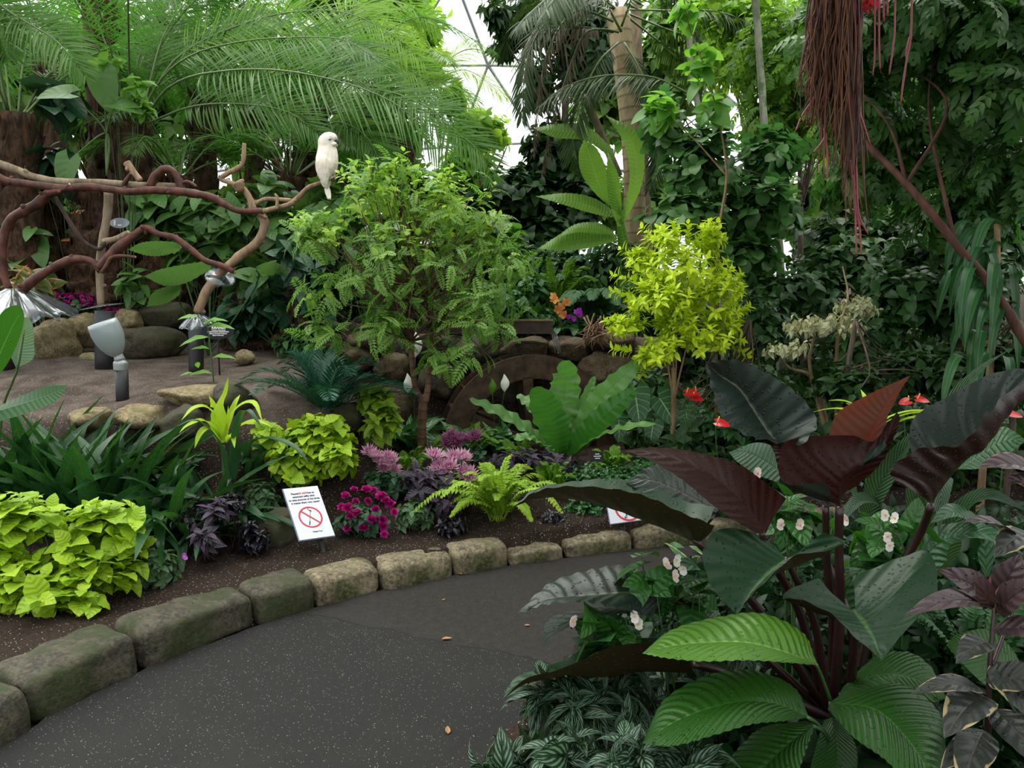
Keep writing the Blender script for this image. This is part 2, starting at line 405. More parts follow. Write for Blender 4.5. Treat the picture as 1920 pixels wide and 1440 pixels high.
def H(x, y):
    x = np.asarray(x, float); y = np.asarray(y, float)
    a = x / np.maximum(y, .5)
    wl = np.clip((-.17 - a) / .08, 0, 1); wr = np.clip((a - .17) / .12, 0, 1); wc = 1 - wl - wr
    z = wl * np.interp(y, *PL) + wc * np.interp(y, *PC) + wr * np.interp(y, *PR)
    q = noise3(np.stack([x, y, x * 0], -1), 1.2, 3)
    z = z + .03 * q * np.clip((y - yc(x)) * 2, .1, 1.5)
    m = (yc(x + .05) - yc(x - .05)) / .1
    d = (y - yc(x)) / np.sqrt(1 + m * m)
    path = (d < .09) & ~((x > xr(y)) & (y < 4.4))
    return np.where(path, -.12, z)
def gz(x, y): return float(H(x, y))
def onground(px, Y):
    x = (px - 960) / FPX * Y; return np.array([x, Y, gz(x, Y)])
def gx(x, y): return np.array([x, y, gz(x, y)])

def soil_mat():
    m = NT('soil'); p = m.pos()
    n1 = m.noise(5, 5, .6, p); n2 = m.noise(90, 4, .7, p)
    col = m.mix(m.ramp(n2, .3, .7), (.010, .0065, .005), (.045, .030, .022))
    sep = m.n('ShaderNodeSeparateXYZ'); m.t.links.new(p, sep.inputs[0])
    dry = m.math('MULTIPLY', m.ramp(sep.outputs[2], .55, .8), m.ramp(sep.outputs[1], 9.5, 8.0))
    dry = m.math('MULTIPLY', dry, m.ramp(sep.outputs[0], -1.0, -1.5))
    col = m.mix(dry, col, m.mix(m.ramp(m.math('ADD', n1, m.math('MULTIPLY', n2, .4)), .5, .95), (.055, .042, .034), (.135, .105, .088)))
    vo = m.n('ShaderNodeTexVoronoi'); vo.inputs['Scale'].default_value = 75; m.t.links.new(p, vo.inputs['Vector'])
    vs2 = m.n('ShaderNodeSeparateColor'); m.t.links.new(vo.outputs['Color'], vs2.inputs[0])
    sp = m.math('MULTIPLY', m.math('LESS_THAN', vo.outputs['Distance'], .22), m.math('GREATER_THAN', vs2.outputs[0], .62))
    col = m.mix(sp, col, (.36, .33, .30))
    return m.out(m.bsdf(col, .95, .15, normal=m.bump(m.math('ADD', n1, m.math('MULTIPLY', n2, .6)), 1.0, .02)))
M_SOIL = soil_mat()
def asphalt_mat():
    m = NT('asphalt'); p = m.pos()
    n1 = m.noise(1.6, 4, .6, p); n2 = m.noise(220, 3, .7, p); n3 = m.noise(26, 4, .6, p)
    col = m.mix(m.ramp(n2, .3, .7), (.006, .006, .0065), (.018, .0175, .017))
    sep = m.n('ShaderNodeSeparateXYZ'); m.t.links.new(p, sep.inputs[0])
    A, B = gpt(560, 1148), gpt(1010, 1240); k = (B[1] - A[1]) / (B[0] - A[0]); b = A[1] - k * A[0]
    dist = m.math('SUBTRACT', m.math('SUBTRACT', sep.outputs[1], m.math('MULTIPLY_ADD', sep.outputs[0], k, b)), m.math('MULTIPLY_ADD', m.noise(5, 4, .6, p), .12, -.06))
    far = m.ramp(dist, -.02, .02)
    col = m.mix(m.math('MULTIPLY', far, .75), col, m.mix(m.ramp(n3, .3, .7), (.015, .013, .0115), (.026, .023, .020)))
    col = m.mix(m.math('MULTIPLY', m.ramp(n1, .45, .7), .5), col, (.020, .019, .018))
    for sc, th, keep, c in ((110, .18, .68, (.26, .25, .23)), (60, .12, .70, (.36, .31, .22)), (70, .16, .8, (.004, .004, .004))):
        vo = m.n('ShaderNodeTexVoronoi'); vo.inputs['Scale'].default_value = sc; m.t.links.new(p, vo.inputs['Vector'])
        cs = m.n('ShaderNodeSeparateColor'); m.t.links.new(vo.outputs['Color'], cs.inputs[0])
        s = m.math('MULTIPLY', m.math('LESS_THAN', vo.outputs['Distance'], th), m.math('GREATER_THAN', cs.outputs[0], keep))
        s = m.math('MULTIPLY', s, m.math('MULTIPLY_ADD', far, -.55, .8))
        col = m.mix(s, col, c)
    line = m.math('MULTIPLY', m.math('LESS_THAN', m.math('ABSOLUTE', dist), .006), .8)
    col = m.mix(line, col, (.006, .006, .006))
    return m.out(m.bsdf(col, .7, .2, normal=m.bump(m.math('ADD', n2, m.math('MULTIPLY', n3, .4)), .7, .006)))
M_ASPH = asphalt_mat()

# the soil beds, as one height field
mb = MB()
xs = np.concatenate([np.arange(-16, -7, .5), np.arange(-7, 7, .055), np.arange(7, 16.1, .5)]); ys = np.concatenate([np.arange(-4, 1, .4), np.arange(1, 10, .055), np.arange(10, 24, .4)])
X, Y = np.meshgrid(xs, ys); Z = H(X, Y)
grid(mb, np.stack([X, Y, Z], -1))
struct(mb.build('ground', M_SOIL))
mb = MB(); xs = np.linspace(-9, 9, 60); ys = np.linspace(-4, 9, 60); X, Y = np.meshgrid(xs, ys)
keep = np.stack([X, Y, X * 0], -1)
# asphalt only between the kerb and the right-hand bed
rows = []
for y in np.linspace(-4, 5.25, 160):
    pass
tt = np.linspace(0, 1, 60)
G = []
for y in np.linspace(-3.5, 5.2, 200):
    xsamp = np.linspace(-7, 10, 1200); inside = (yc(xsamp) > y - .02) & ~((xsamp > xr(y)) & (y < 4.42))
    if y >= 4.42: inside = (yc(xsamp) > y - .02)
    if not inside.any():
        continue
    ii = np.where(inside)[0]; x0, x1 = xsamp[ii[0]], xsamp[ii[-1]]
    G.append(np.stack([x0 + (x1 - x0) * tt, np.full(60, y), np.zeros(60)], -1))
grid(mb, np.array(G))
struct(mb.build('floor', M_ASPH))

# ------------------------------------------------------------------ the glazed dome
import bmesh
M_STRUT = plain('dome_metal', (.42, .44, .46), .4, .6)
m_ = NT('dome_acrylic'); _tr = m_.n('ShaderNodeBsdfTransparent'); _tr.inputs[0].default_value = (.96, .98, .98, 1)
_gl = m_.n('ShaderNodeBsdfGlossy'); _gl.inputs[0].default_value = (.8, .85, .9, 1); _gl.inputs['Roughness'].default_value = .15
_mx = m_.n('ShaderNodeMixShader'); _mx.inputs[0].default_value = .04
m_.t.links.new(_tr.outputs[0], _mx.inputs[1]); m_.t.links.new(_gl.outputs[0], _mx.inputs[2]); M_ACRYL = m_.out(_mx.outputs[0])
DC = np.array([0, 6.0, -1.5]); DR = 19.0
bm = bmesh.new(); bmesh.ops.create_icosphere(bm, subdivisions=4, radius=1.0)
bm.verts.ensure_lookup_table()
V = np.array([v.co[:] for v in bm.verts]); E = np.array([[e.verts[0].index, e.verts[1].index] for e in bm.edges]); Fc = np.array([[v.index for v in f.verts] for f in bm.faces]); bm.free()
# turn the dome so that one node stands where the photograph shows it
o_ = np.array([0, 0, CAMH]); d_ = nrm(at(915, 122, 1.0) - o_); oc = o_ - DC
tq = -np.dot(oc, d_) + math.sqrt(np.dot(oc, d_) ** 2 - (np.dot(oc, oc) - DR ** 2)); hit = nrm(o_ + d_ * tq - DC)
deg = np.bincount(E.ravel()); cand = [i for i in range(len(V)) if deg[i] == 6]
i0 = max(cand, key=lambda i: float(V[i] @ nrm(np.array([0.15, .95, .55])) - 2 * min(abs(V[i] @ V[j] - 1) < .02 for j in np.where(deg == 5)[0][:1])))
q = Vector(V[i0]).rotation_difference(Vector(hit)); Rm = np.array(q.to_matrix())
V2 = V @ Rm.T
nb = [e[0] + e[1] - i0 for e in E if i0 in e]; e0 = V2[nb[0]] - V2[i0]
t1 = nrm(np.cross(hit, [0, 0, 1.0])); best = math.atan2(e0 @ np.cross(t1, hit), e0 @ t1)
R2 = np.array(Matrix.Rotation(best, 3, Vector(hit)))
Va, Vb = V2 @ R2.T, V2 @ R2
W = Va if abs(nrm(Va[nb[0]] - Va[i0])[2]) < abs(nrm(Vb[nb[0]] - Vb[i0])[2]) else Vb
W = W * DR + DC
mb = MB()
for a, b in E:
    if W[a][2] < -1 and W[b][2] < -1: continue
    tube(mb, [W[a], W[b]], .05, 5, n=2, cap=False)
fr = struct(mb.build('ceiling', M_STRUT))
mb = MB(); keep = [f for f in Fc if W[f][:, 2].max() > -1]
mb.add(W, None); mb.t.append(np.array(keep))
gl = mb.build('glazing', M_ACRYL, parent=None); struct(gl); gl.name = 'ceiling_glazing'

# ------------------------------------------------------------------ rocks and kerb stones
M_KERB = stone_mat('kerb_stone', (.028, .024, .015), (.23, .19, .12), moss=(.030, .040, .007), scale=7, mlo=.47, mhi=.62)
M_KERBD = stone_mat('dark_kerb_stone', (.012, .012, .009), (.085, .072, .048), moss=(.018, .028, .005), scale=7, mlo=.42, mhi=.58)
M_ROCK = stone_mat('tan_rock', (.045, .034, .018), (.28, .22, .12), moss=(.06, .065, .015), scale=9, mlo=.5, mhi=.7)
M_ROCKD = stone_mat('dark_rock', (.018, .016, .012), (.085, .068, .045), moss=(.03, .035, .012), scale=8)
M_LAVA = stone_mat('brown_wall_rock', (.025, .017, .010), (.15, .105, .062), moss=(.05, .055, .015), scale=9, mlo=.5, mhi=.7)

def rock_mesh(mb, c, r, seed, planes=11, sharp=9, rough=.085, rotz=0.0, flat=False):
    rng = np.random.RandomState(seed)
    nv, nu = 34, 44
    th = np.linspace(0.001, PI - .001, nv)[:, None]; ph = np.linspace(0, 2 * PI, nu, endpoint=False)[None]
    D = np.stack([np.sin(th) * np.cos(ph), np.sin(th) * np.sin(ph), np.cos(th) * np.ones_like(ph)], -1)
    pn = nrm(rng.normal(size=(planes, 3))); hh = rng.uniform(.62, .95, planes)
    if flat: pn[0] = [0, 0, 1]; hh[0] = .6
    dt = np.maximum(D @ pn.T, .05) / hh
    rr = (np.sum(dt ** (sharp * 2), -1) + 1.0) ** (-1 / (sharp * 2))
    V = D * rr[..., None] * np.array(r)
    V = V * (1 + rough * noise3(V / max(r) + seed * 3.1, 2.2, 4))[..., None]
    cz, sz = math.cos(rotz), math.sin(rotz)
    V = V @ np.array([[cz, sz, 0], [-sz, cz, 0], [0, 0, 1]])
    grid(mb, V + np.array(c), R=rng.uniform(), close_u=True)
def rock(label, c, r, seed, mat=None, group=None, name='rock', **kw):
    c = np.array(c, float)
    mb = MB(); rock_mesh(mb, c, r, seed, **kw)
    return tag(mb.build(name, mat or M_ROCK, loc=c), label, 'rock', group)

# kerb stones follow the path edge, each its own stone
xs = np.linspace(-3.4, 3.6, 900); cc = np.stack([xs, yc(xs)], -1)
# smooth the edge line
ker = np.hanning(41); ker /= ker.sum()
ysm = np.convolve(np.pad(cc[:, 1], 20, 'edge'), ker, 'valid'); cc[:, 1] = ysm
arc = np.concatenate([[0], np.cumsum(np.linalg.norm(np.diff(cc, axis=0), axis=1))])
joints = [gpt(px, py)[0] for px, py in [(-240, 1540), (85, 1345), (272, 1255), (487, 1175), (598, 1137), (722, 1107), (855, 1080), (958, 1062), (1062, 1048), (1190, 1030), (1312, 1014)]] + [1.75, 2.2, 2.7, 3.2]
klabels = ['short dark mossy kerb stone at the lower left corner of the path', 'large dark mossy kerb stone with green patch beside the lower left corner',
           'longest dark kerb stone, flat topped, in front of the chartreuse bush', 'blocky kerb stone with mossy joint in front of the selfie-stick sign',
           'tan kerb stone with rounded near end, right of the sign stake', 'pale tan kerb stone in front of the magenta flowers',
           'short rounded pale kerb stone standing a little higher than its neighbours', 'low thin sunken kerb stone in front of the yellow-green fern',
           'low speckled kerb stone near the half-hidden second sign', 'low mossy yellow-green kerb stone below the half-hidden sign',
           'last mossy kerb stone before the dark leaves hide the edging', 'kerb stone hidden behind the dark philodendron stems', 'kerb stone far right behind the begonias', 'kerb stone at the far right end of the edging']
khs = [.15, .165, .165, .155, .14, .125, .13, .075, .09, .10, .10, .10, .10, .10]
kws = [.28, .29, .28, .26, .23, .22, .21, .16, .18, .20, .20, .2, .2, .2]
for k in range(len(joints) - 1):
    x0, x1 = joints[k], joints[k + 1]
    s0, s1 = np.interp([x0, x1], cc[:, 0], arc); s0 += .001; s1 -= .001
    if k >= 8: s0 += .01
    nv, nu = 40, 28; tt_ = np.linspace(0, 1, nv)
    sm = s0 + (s1 - s0) * tt_; cx = np.interp(sm, arc, cc[:, 0]); cyy = np.interp(sm, arc, cc[:, 1])
    tg = nrm(np.stack([np.gradient(cx), np.gradient(cyy)], -1)); nr = np.stack([-tg[:, 1], tg[:, 0]], -1)
    hk, wk = khs[k], kws[k]; ph = np.linspace(0, 2 * PI, nu, endpoint=False)
    sx = np.sign(np.cos(ph)) * np.abs(np.cos(ph)) ** .42; sz_ = np.sign(np.sin(ph)) * np.abs(np.sin(ph)) ** .36
    e = np.clip(1 - np.abs(2 * tt_ - 1) ** 9, 0, 1) ** .32; e[0] = e[-1] = .02
    lean = .05
    G = np.zeros((nv, nu, 3))
    off = wk * .5 + (sx[None] * .5 + lean * sz_[None]) * wk * e[:, None]
    G[..., 0] = cx[:, None] + nr[:, 0:1] * off; G[..., 1] = cyy[:, None] + nr[:, 1:2] * off
    G[..., 2] = hk * .5 - .02 + (hk * .5 + .02) * sz_[None] * (e[:, None] * .9 + .1)
    nn = noise3(G * 1.0 + k * 7.7, 3.0, 4)
    cen = G.mean(1, keepdims=True); dirn = nrm(G - cen)
    G += dirn * (nn * .024 + noise3(G + k, 11.0, 2) * .004)[..., None]
    mb = MB(); grid(mb, G, close_u=True)
    c0 = G.reshape(-1, 3).mean(0); c0[2] = 0
    tag(mb.build('kerb_stone', M_KERBD if k < 4 else M_KERB, loc=c0), klabels[k], 'kerb stone', 'kerb stones edging the curved path')
# ------------------------------------------------------------------ plant generators
def blob(px, py, Y, rx, ry, rz=None):
    """crown lobe: centre pixel and distance, half sizes in pixels at that distance"""
    s = Y / FPX; c = at(px, py, Y)
    return (c, np.array([rx * s, (rz if rz is not None else rx * s), ry * s]))
def tips_in(blobs, n, rng, inner=.45, up=.45, zmin=-.6):
    vol = np.array([b[1].prod() ** (2 / 3.) for b in blobs]); k = rng.choice(len(blobs), n, p=vol / vol.sum())
    C = np.array([b[0] for b in blobs])[k]; Rr = np.array([b[1] for b in blobs])[k]
    d = nrm(rng.normal(size=(n, 3))); d[:, 2] = np.where(d[:, 2] < zmin, -d[:, 2], d[:, 2])
    r = rng.uniform(inner ** 2, 1, n) ** .5
    P = C + d * Rr * r[:, None]
    A = nrm(d / Rr * Rr.mean() + np.array([0, 0, up]) + rng.normal(0, .25, (n, 3)))
    return P, A
def whorls(mb, P, A, k, L, W, tpl, rng, el=(35, 80), spacing=.02, bend=.3, lj=.25, R=None, sag=.15, upn=.5, pair=False):
    n = len(P)
    ax = nrm(np.cross(A, rng.normal(size=(n, 3)))); ay = np.cross(A, ax)
    for j in range(k):
        az = rng.uniform(0, .6, n) + (j * 2.4 if not pair else (j % 2) * PI + (j // 2) * PI / 2)
        e = np.radians(el[0] + (el[1] - el[0]) * (j + .5) / k + rng.normal(0, 8, n))
        pr = ax * np.cos(az)[:, None] + ay * np.sin(az)[:, None]
        D = A * np.cos(e)[:, None] + pr * np.sin(e)[:, None] - np.array([0, 0, 1.0]) * sag
        N = A * np.sin(e)[:, None] - pr * np.cos(e)[:, None] + np.array([0, 0, 1.0]) * upn + rng.normal(0, .15, (n, 3))
        s = rng.uniform(1 - lj, 1 + lj * .5, n) * (0.6 + .4 * min(1, (j + 1) / max(1, k * .5)))
        pos = P - A * (spacing * (j // (2 if pair else 1))) + pr * .002
        rr = rng.uniform(0, 1, n) if R is None else np.clip(R + rng.normal(0, .18, n), 0, 1)
        scatter(mb, tpl, pos, D, N, L * s, W * s * rng.uniform(.85, 1.1, n), rr, bend=bend * rng.uniform(.5, 1.5, n))
def stems(mb, base, P, rng, n, r0=.008, r1=.003, sides=5, spread=.3):
    P = P[rng.permutation(len(P))[:n]]; base = np.array(base, float)
    for q in P:
        m = base * .45 + q * .55; m[:2] = base[:2] * .6 + q[:2] * .4 + rng.normal(0, .02, 2); b = base + np.append(rng.normal(0, spread * .06, 2), 0)
        tube(mb, [b, m, q], [r0, r0 * .7, r1], sides, n=9, R=rng.uniform())
def plant(name, label, cat, base, blobs, n, k, L, W, tpl, mat, smat=None, nst=0, seed=0, group=None, r0=.008, inner=.45, up=.45, part='foliage', stempart='stem', stemlabel=None, **kw):
    rng = np.random.RandomState(seed + 11)
    t = thing(name, label, cat, base, group)
    P, A = tips_in(blobs, n, rng, inner, up)
    mb = MB(); whorls(mb, P, A, k, L, W, tpl, rng, **kw); mb.build(part, mat, t)
    if nst:
        mb = MB(); stems(mb, base, P, rng, nst, r0=r0, r1=max(.0015, r0 * .3)); mb.build(stempart, smat, t, label=stemlabel)
    t['_n'] = n
    return t, P, A
def HL(parent, name, Lp, Mp, Rp, mat, Y=None, label=None, flip=False, **kw):
    if flip: Lp, Rp = Rp, Lp
    mb = MB(); patch(mb, pts(Lp, Y), pts(Mp, Y), pts(Rp, Y), **kw)
    return mb.build(name, mat, parent, label=label)
def petiole(parent, P, r, mat, name='stem', Y=None, label=None, sides=8):
    mb = MB(); tube(mb, pts(P, Y), r, sides, n=24); return mb.build(name, mat, parent, label=label)

T_OV = leaf_tpl('ovate', 6, 2, .2, .12); T_OV4 = leaf_tpl('ovate', 5, 4, .25, .12, wave=.02)
T_LAN = leaf_tpl('lance', 5, 2, .2, .2); T_HEART = leaf_tpl('heart', 7, 4, .15, .12, lobe=.30)
T_STR = leaf_tpl('strap', 6, 2, .25, .1); T_OBO = leaf_tpl('obov', 5, 2, .15, .1); T_RND = leaf_tpl('round', 5, 2, .12, .1); T_TINY = tiny_tpl()
T_NEED = leaf_tpl('lance', 3, 2, .25, .12)

# ------------------------------------------------------------------ foreground, right: dark philodendron
M_PHI = leaf_mat('philodendron_leaf', (.009, .017, .013), (.014, .026, .019), trans=.03, rough=.38, spec=.28, back=(.014, .005, .0035), tcol=(.12, .02, .01),
                 mid=(.07, .075, .035), midw=.025, vein=.25, vk=13, vs_=1.7, drops=True)
M_PHIR = leaf_mat('philodendron_red_leaf', (.02, .03, .022), (.03, .045, .03), trans=.36, rough=.45, back=(.045, .009, .005), tcol=(.24, .022, .008), vein=.3, vk=13, vs_=1.7)
M_PHIM = leaf_mat('philodendron_maroon_leaf', (.010, .018, .014), (.016, .028, .02), trans=.07, rough=.5, spec=.12, back=(.017, .0045, .003), tcol=(.20, .015, .008), vein=.3, vk=13, vs_=1.7, drops=True)
M_PHIG = leaf_mat('philodendron_green_leaf', (.007, .030, .011), (.010, .040, .014), trans=.05, rough=.42, spec=.26, tcol=(.09, .05, .01), back=(.013, .0085, .004), mid=(.05, .12, .03), midw=.03, vein=.22, vk=10, vs_=1.9, drops=True)
M_PSTEM = plain('maroon_stem', (.022, .008, .007), .35, vary=.5, scale=30)
pb = gx(*at(1560, 1400, 2.15)[:2])
t = thing('philodendron', 'tall burgundy philodendron with huge dark leathery leaves over the path edge', 'philodendron', pb)
# upright ribbed leaf, upper face to us
HL(t, 'leaf', [(1500, 838, 2.08), (1440, 826, 2.1), (1390, 812, 2.1), (1352, 778, 2.12), (1334, 728, 2.16), (1322, 678, 2.22)],
   [(1462, 838, 2.12), (1440, 812, 2.16), (1412, 768, 2.2), (1385, 728, 2.22), (1350, 704, 2.24), (1322, 678, 2.22)],
   [(1505, 834, 2.0), (1532, 792, 2.06), (1500, 742, 2.1), (1448, 706, 2.15), (1385, 676, 2.2), (1322, 678, 2.22)], M_PHI, pleat=.0035, pk=9, ps=1.6, nu=18, nv=90, bulge=.04)
# rust red young leaf
HL(t, 'leaf', [(1550, 825, 2.12), (1570, 775, 2.12), (1612, 748, 2.14), (1655, 727, 2.17), (1707, 704, 2.22)],
   [(1612, 850, 2.2), (1640, 800, 2.2), (1655, 770, 2.2), (1675, 738, 2.2), (1707, 704, 2.22)],
   [(1660, 840, 2.25), (1662, 790, 2.27), (1676, 758, 2.27), (1690, 730, 2.25), (1707, 704, 2.22)][::1], M_PHIR, bulge=-.08, pleat=.0012, pk=12, ps=1.5, label='rust red underside of a young leaf')
# cup shaped leaf, dark underside to us
HL(t, 'leaf', [(1548, 905, 1.98), (1468, 905, 2.0), (1466, 838, 2.02), (1500, 820, 2.04), (1548, 817, 2.06), (1600, 817, 2.08), (1637, 828, 2.12), (1660, 800, 2.15), (1682, 772, 2.2)],
   [(1575, 950, 2.06), (1573, 930, 2.04), (1575, 905, 2.03), (1590, 890, 2.03), (1610, 876, 2.05), (1632, 866, 2.08), (1652, 850, 2.12), (1668, 815, 2.16), (1682, 772, 2.2)],
   [(1600, 915, 2.14), (1630, 892, 2.16), (1650, 870, 2.18), (1664, 850, 2.2), (1672, 830, 2.2), (1680, 812, 2.2), (1686, 795, 2.2), (1687, 782, 2.2), (1682, 772, 2.2)], M_PHIM, flip=True, bulge=.1, nv=50, pleat=.0015, pk=10, ps=1.5)
# broad brown fold under the ribbed leaf
HL(t, 'leaf', [(1440, 826, 2.12), (1452, 850, 2.1), (1470, 900, 2.08), (1545, 948, 2.06)], [(1470, 835, 2.14), (1490, 858, 2.16), (1515, 900, 2.14), (1560, 950, 2.08)],
   [(1512, 822, 2.2), (1530, 850, 2.22), (1550, 890, 2.2), (1570, 950, 2.1)], M_PHIM, bulge=.05)
# big right leaf rolled like a boat
HL(t, 'leaf', [(1735, 925, 2.22), (1709, 850, 2.28), (1713, 785, 2.32), (1780, 742, 2.36), (1862, 700, 2.4), (1935, 690, 2.42), (2000, 690, 2.4)][::1],
   [(1745, 947, 2.1), (1778, 900, 2.16), (1812, 862, 2.2), (1850, 828, 2.24), (1880, 780, 2.28), (1925, 738, 2.34), (2000, 690, 2.4)],
   [(1676, 905, 2.0), (1674, 876, 2.0), (1730, 840, 2.02), (1800, 834, 2.06), (1852, 778, 2.1), (1900, 728, 2.2), (2000, 690, 2.4)], M_PHI, bulge=-.10, pleat=.003, pk=9, ps=1.6, nu=18, nv=80)
# left maroon leaf
HL(t, 'leaf', [(1420, 1000, 1.98), (1378, 977, 1.95), (1330, 942, 1.93), (1280, 900, 1.92), (1222, 865, 1.94), (1170, 844, 1.98)],
   [(1436, 1000, 2.0), (1410, 960, 2.02), (1365, 915, 2.03), (1315, 880, 2.03), (1235, 852, 2.02), (1170, 844, 1.98)],
   [(1474, 935, 2.08), (1432, 902, 2.1), (1385, 872, 2.12), (1325, 852, 2.12), (1240, 839, 2.08), (1170, 844, 1.98)][::1], M_PHIM, flip=True, bulge=.06, pleat=.0014, pk=12, ps=1.4, label='maroon underside of a leaf pointing left')
# blue-grey ribbed leaf behind it
HL(t, 'leaf', [(1330, 985, 2.3), (1290, 975, 2.25), (1240, 945, 2.22), (1200, 922, 2.22), (1174, 905, 2.24)],
   [(1345, 960, 2.34), (1300, 935, 2.32), (1260, 915, 2.3), (1215, 900, 2.28), (1174, 905, 2.24)],
   [(1352, 945, 2.4), (1320, 905, 2.42), (1275, 880, 2.4), (1222, 873, 2.36), (1174, 905, 2.24)], M_PHI, pleat=.003, pk=8, ps=1.5, nu=16, nv=70)
# long left leaf, a shallow trough seen from below its near edge
HL(t, 'leaf', [(1340, 985, 1.86), (1280, 962, 1.82), (1215, 932, 1.8), (1150, 917, 1.8), (1065, 912, 1.82), (1005, 922, 1.85), (964, 950, 1.9)],
   [(1300, 1016, 2.0), (1262, 998, 1.98), (1205, 976, 1.96), (1150, 954, 1.95), (1080, 934, 1.93), (1015, 932, 1.92), (964, 950, 1.9)],
   [(1340, 950, 2.2), (1280, 938, 2.25), (1215, 910, 2.26), (1150, 898, 2.24), (1075, 903, 2.16), (1005, 916, 2.04), (964, 950, 1.9)], M_PHIG, bulge=-.10, pleat=.002, pk=10, ps=1.5, nv=50)
# heart leaf facing up, left
HL(t, 'leaf', [(1455, 1024, 2.0), (1400, 995, 2.02), (1345, 994, 2.0), (1317, 1035, 1.95), (1330, 1090, 1.9), (1352, 1122, 1.87), (1382, 1154, 1.84)],
   [(1474, 1048, 1.98), (1458, 1060, 1.96), (1442, 1074, 1.94), (1425, 1092, 1.91), (1408, 1112, 1.88), (1396, 1132, 1.86), (1382, 1154, 1.84)],
   [(1545, 998, 1.96), (1583, 1016, 1.94), (1545, 1034, 1.86), (1490, 1042, 1.84), (1438, 1088, 1.84), (1402, 1124, 1.84), (1382, 1154, 1.84)], M_PHIG, flip=True, bulge=-.06, nv=48, pleat=.0014, pk=8, ps=1.7)
# large central heart leaf, tip down
HL(t, 'leaf', [(1535, 1084, 2.0), (1482, 1104, 1.94), (1468, 1122, 1.88), (1500, 1124, 1.84), (1560, 1152, 1.78), (1600, 1192, 1.74), (1654, 1238, 1.70)],
   [(1602, 1146, 1.92), (1610, 1156, 1.88), (1618, 1166, 1.84), (1627, 1180, 1.80), (1637, 1196, 1.77), (1645, 1215, 1.73), (1654, 1238, 1.70)],
   [(1600, 1082, 2.06), (1680, 1048, 2.08), (1742, 1036, 2.04), (1758, 1110, 1.95), (1728, 1150, 1.86), (1688, 1194, 1.78), (1654, 1238, 1.70)], M_PHIG, flip=True, bulge=-.05, nv=50, pleat=.0016, pk=8, ps=2.0)
# lower left ribbed leaf
HL(t, 'leaf', [(1225, 1160, 1.98), (1155, 1140, 1.92), (1090, 1128, 1.9), (1020, 1134, 1.9), (968, 1152, 1.92)],
   [(1235, 1110, 2.06), (1160, 1112, 2.02), (1090, 1118, 2.0), (1030, 1124, 1.97), (968, 1152, 1.92)],
   [(1212, 1075, 2.2), (1165, 1060, 2.18), (1100, 1070, 2.14), (1030, 1094, 2.06), (968, 1152, 1.92)], M_PHI, pleat=.003, pk=10, ps=1.4, nu=16, nv=70, bulge=.05)
HL(t, 'leaf', [(1240, 1150, 2.02), (1180, 1150, 2.0), (1110, 1158, 1.98), (1040, 1190, 1.96), (1019, 1212, 1.94)],
   [(1240, 1130, 2.06), (1180, 1138, 2.06), (1110, 1148, 2.05), (1050, 1175, 2.0), (1019, 1212, 1.94)],
   [(1240, 1120, 2.12), (1180, 1128, 2.14), (1110, 1138, 2.12), (1030, 1160, 2.05), (1019, 1212, 1.94)], M_PHIM)
# long low dark leaf over the path
HL(t, 'leaf', [(1290, 1212, 1.72), (1200, 1206, 1.72), (1140, 1215, 1.71), (1100, 1234, 1.71), (1040, 1258, 1.72), (985, 1273, 1.74), (942, 1312, 1.78)],
   [(1300, 1262, 1.82), (1200, 1260, 1.82), (1130, 1270, 1.82), (1065, 1264, 1.81), (1020, 1270, 1.8), (975, 1284, 1.79), (942, 1312, 1.78)],
   [(1290, 1200, 2.0), (1200, 1196, 2.02), (1120, 1202, 2.0), (1060, 1236, 1.96), (1010, 1254, 1.9), (965, 1272, 1.84), (942, 1312, 1.78)], M_PHIG, bulge=-.10, label='long drooping dark green leaf', nv=50)
# stems
for P_, r_ in [([(1563, 1330, 2.1), (1575, 1150, 2.1), (1573, 1040, 2.08), (1574, 950, 2.06)], [.017, .015, .013, .012]),
               ([(1555, 1330, 2.14), (1562, 1180, 2.14), (1550, 1050, 2.12), (1548, 948, 2.08)], [.015, .014, .012, .01]),
               ([(1600, 1320, 2.18), (1640, 1150, 2.2), (1720, 1010, 2.16), (1746, 946, 2.1)], [.016, .014, .012, .011]),
               ([(1545, 1320, 2.1), (1500, 1150, 2.1), (1440, 1040, 2.05), (1428, 998, 2.0)], [.014, .013, .011, .009]),
               ([(1540, 1320, 2.1), (1450, 1180, 2.05), (1360, 1070, 2.0), (1300, 1010, 1.95)], [.014, .013, .011, .009]),
               ([(1550, 1330, 2.05), (1530, 1180, 2.02), (1490, 1080, 2.0), (1472, 1048, 1.98)], [.013, .012, .010, .008]),
               ([(1590, 1330, 2.05), (1600, 1240, 1.98), (1604, 1180, 1.95), (1602, 1146, 1.92)], [.013, .012, .010, .008]),
               ([(1550, 1340, 2.1), (1430, 1230, 2.1), (1310, 1150, 2.1), (1235, 1112, 2.06)], [.013, .012, .010, .008]),
               ([(1560, 1350, 2.05), (1450, 1300, 1.95), (1360, 1262, 1.85), (1300, 1245, 1.8)], [.015, .014, .012, .01]),
               ([(1580, 1330, 2.1), (1600, 1200, 2.12), (1550, 1050, 2.2), (1510, 960, 2.25)], [.015, .014, .011, .008])]:
    petiole(t, P_, r_, M_PSTEM)
# the short trunk the stems leave from
mb = MB(); tube(mb, [pb - [0, 0, .1], at(1565, 1360, 2.12)], [.05, .035], 10, n=10, wob=.1); mb.build('trunk', M_PSTEM, t)

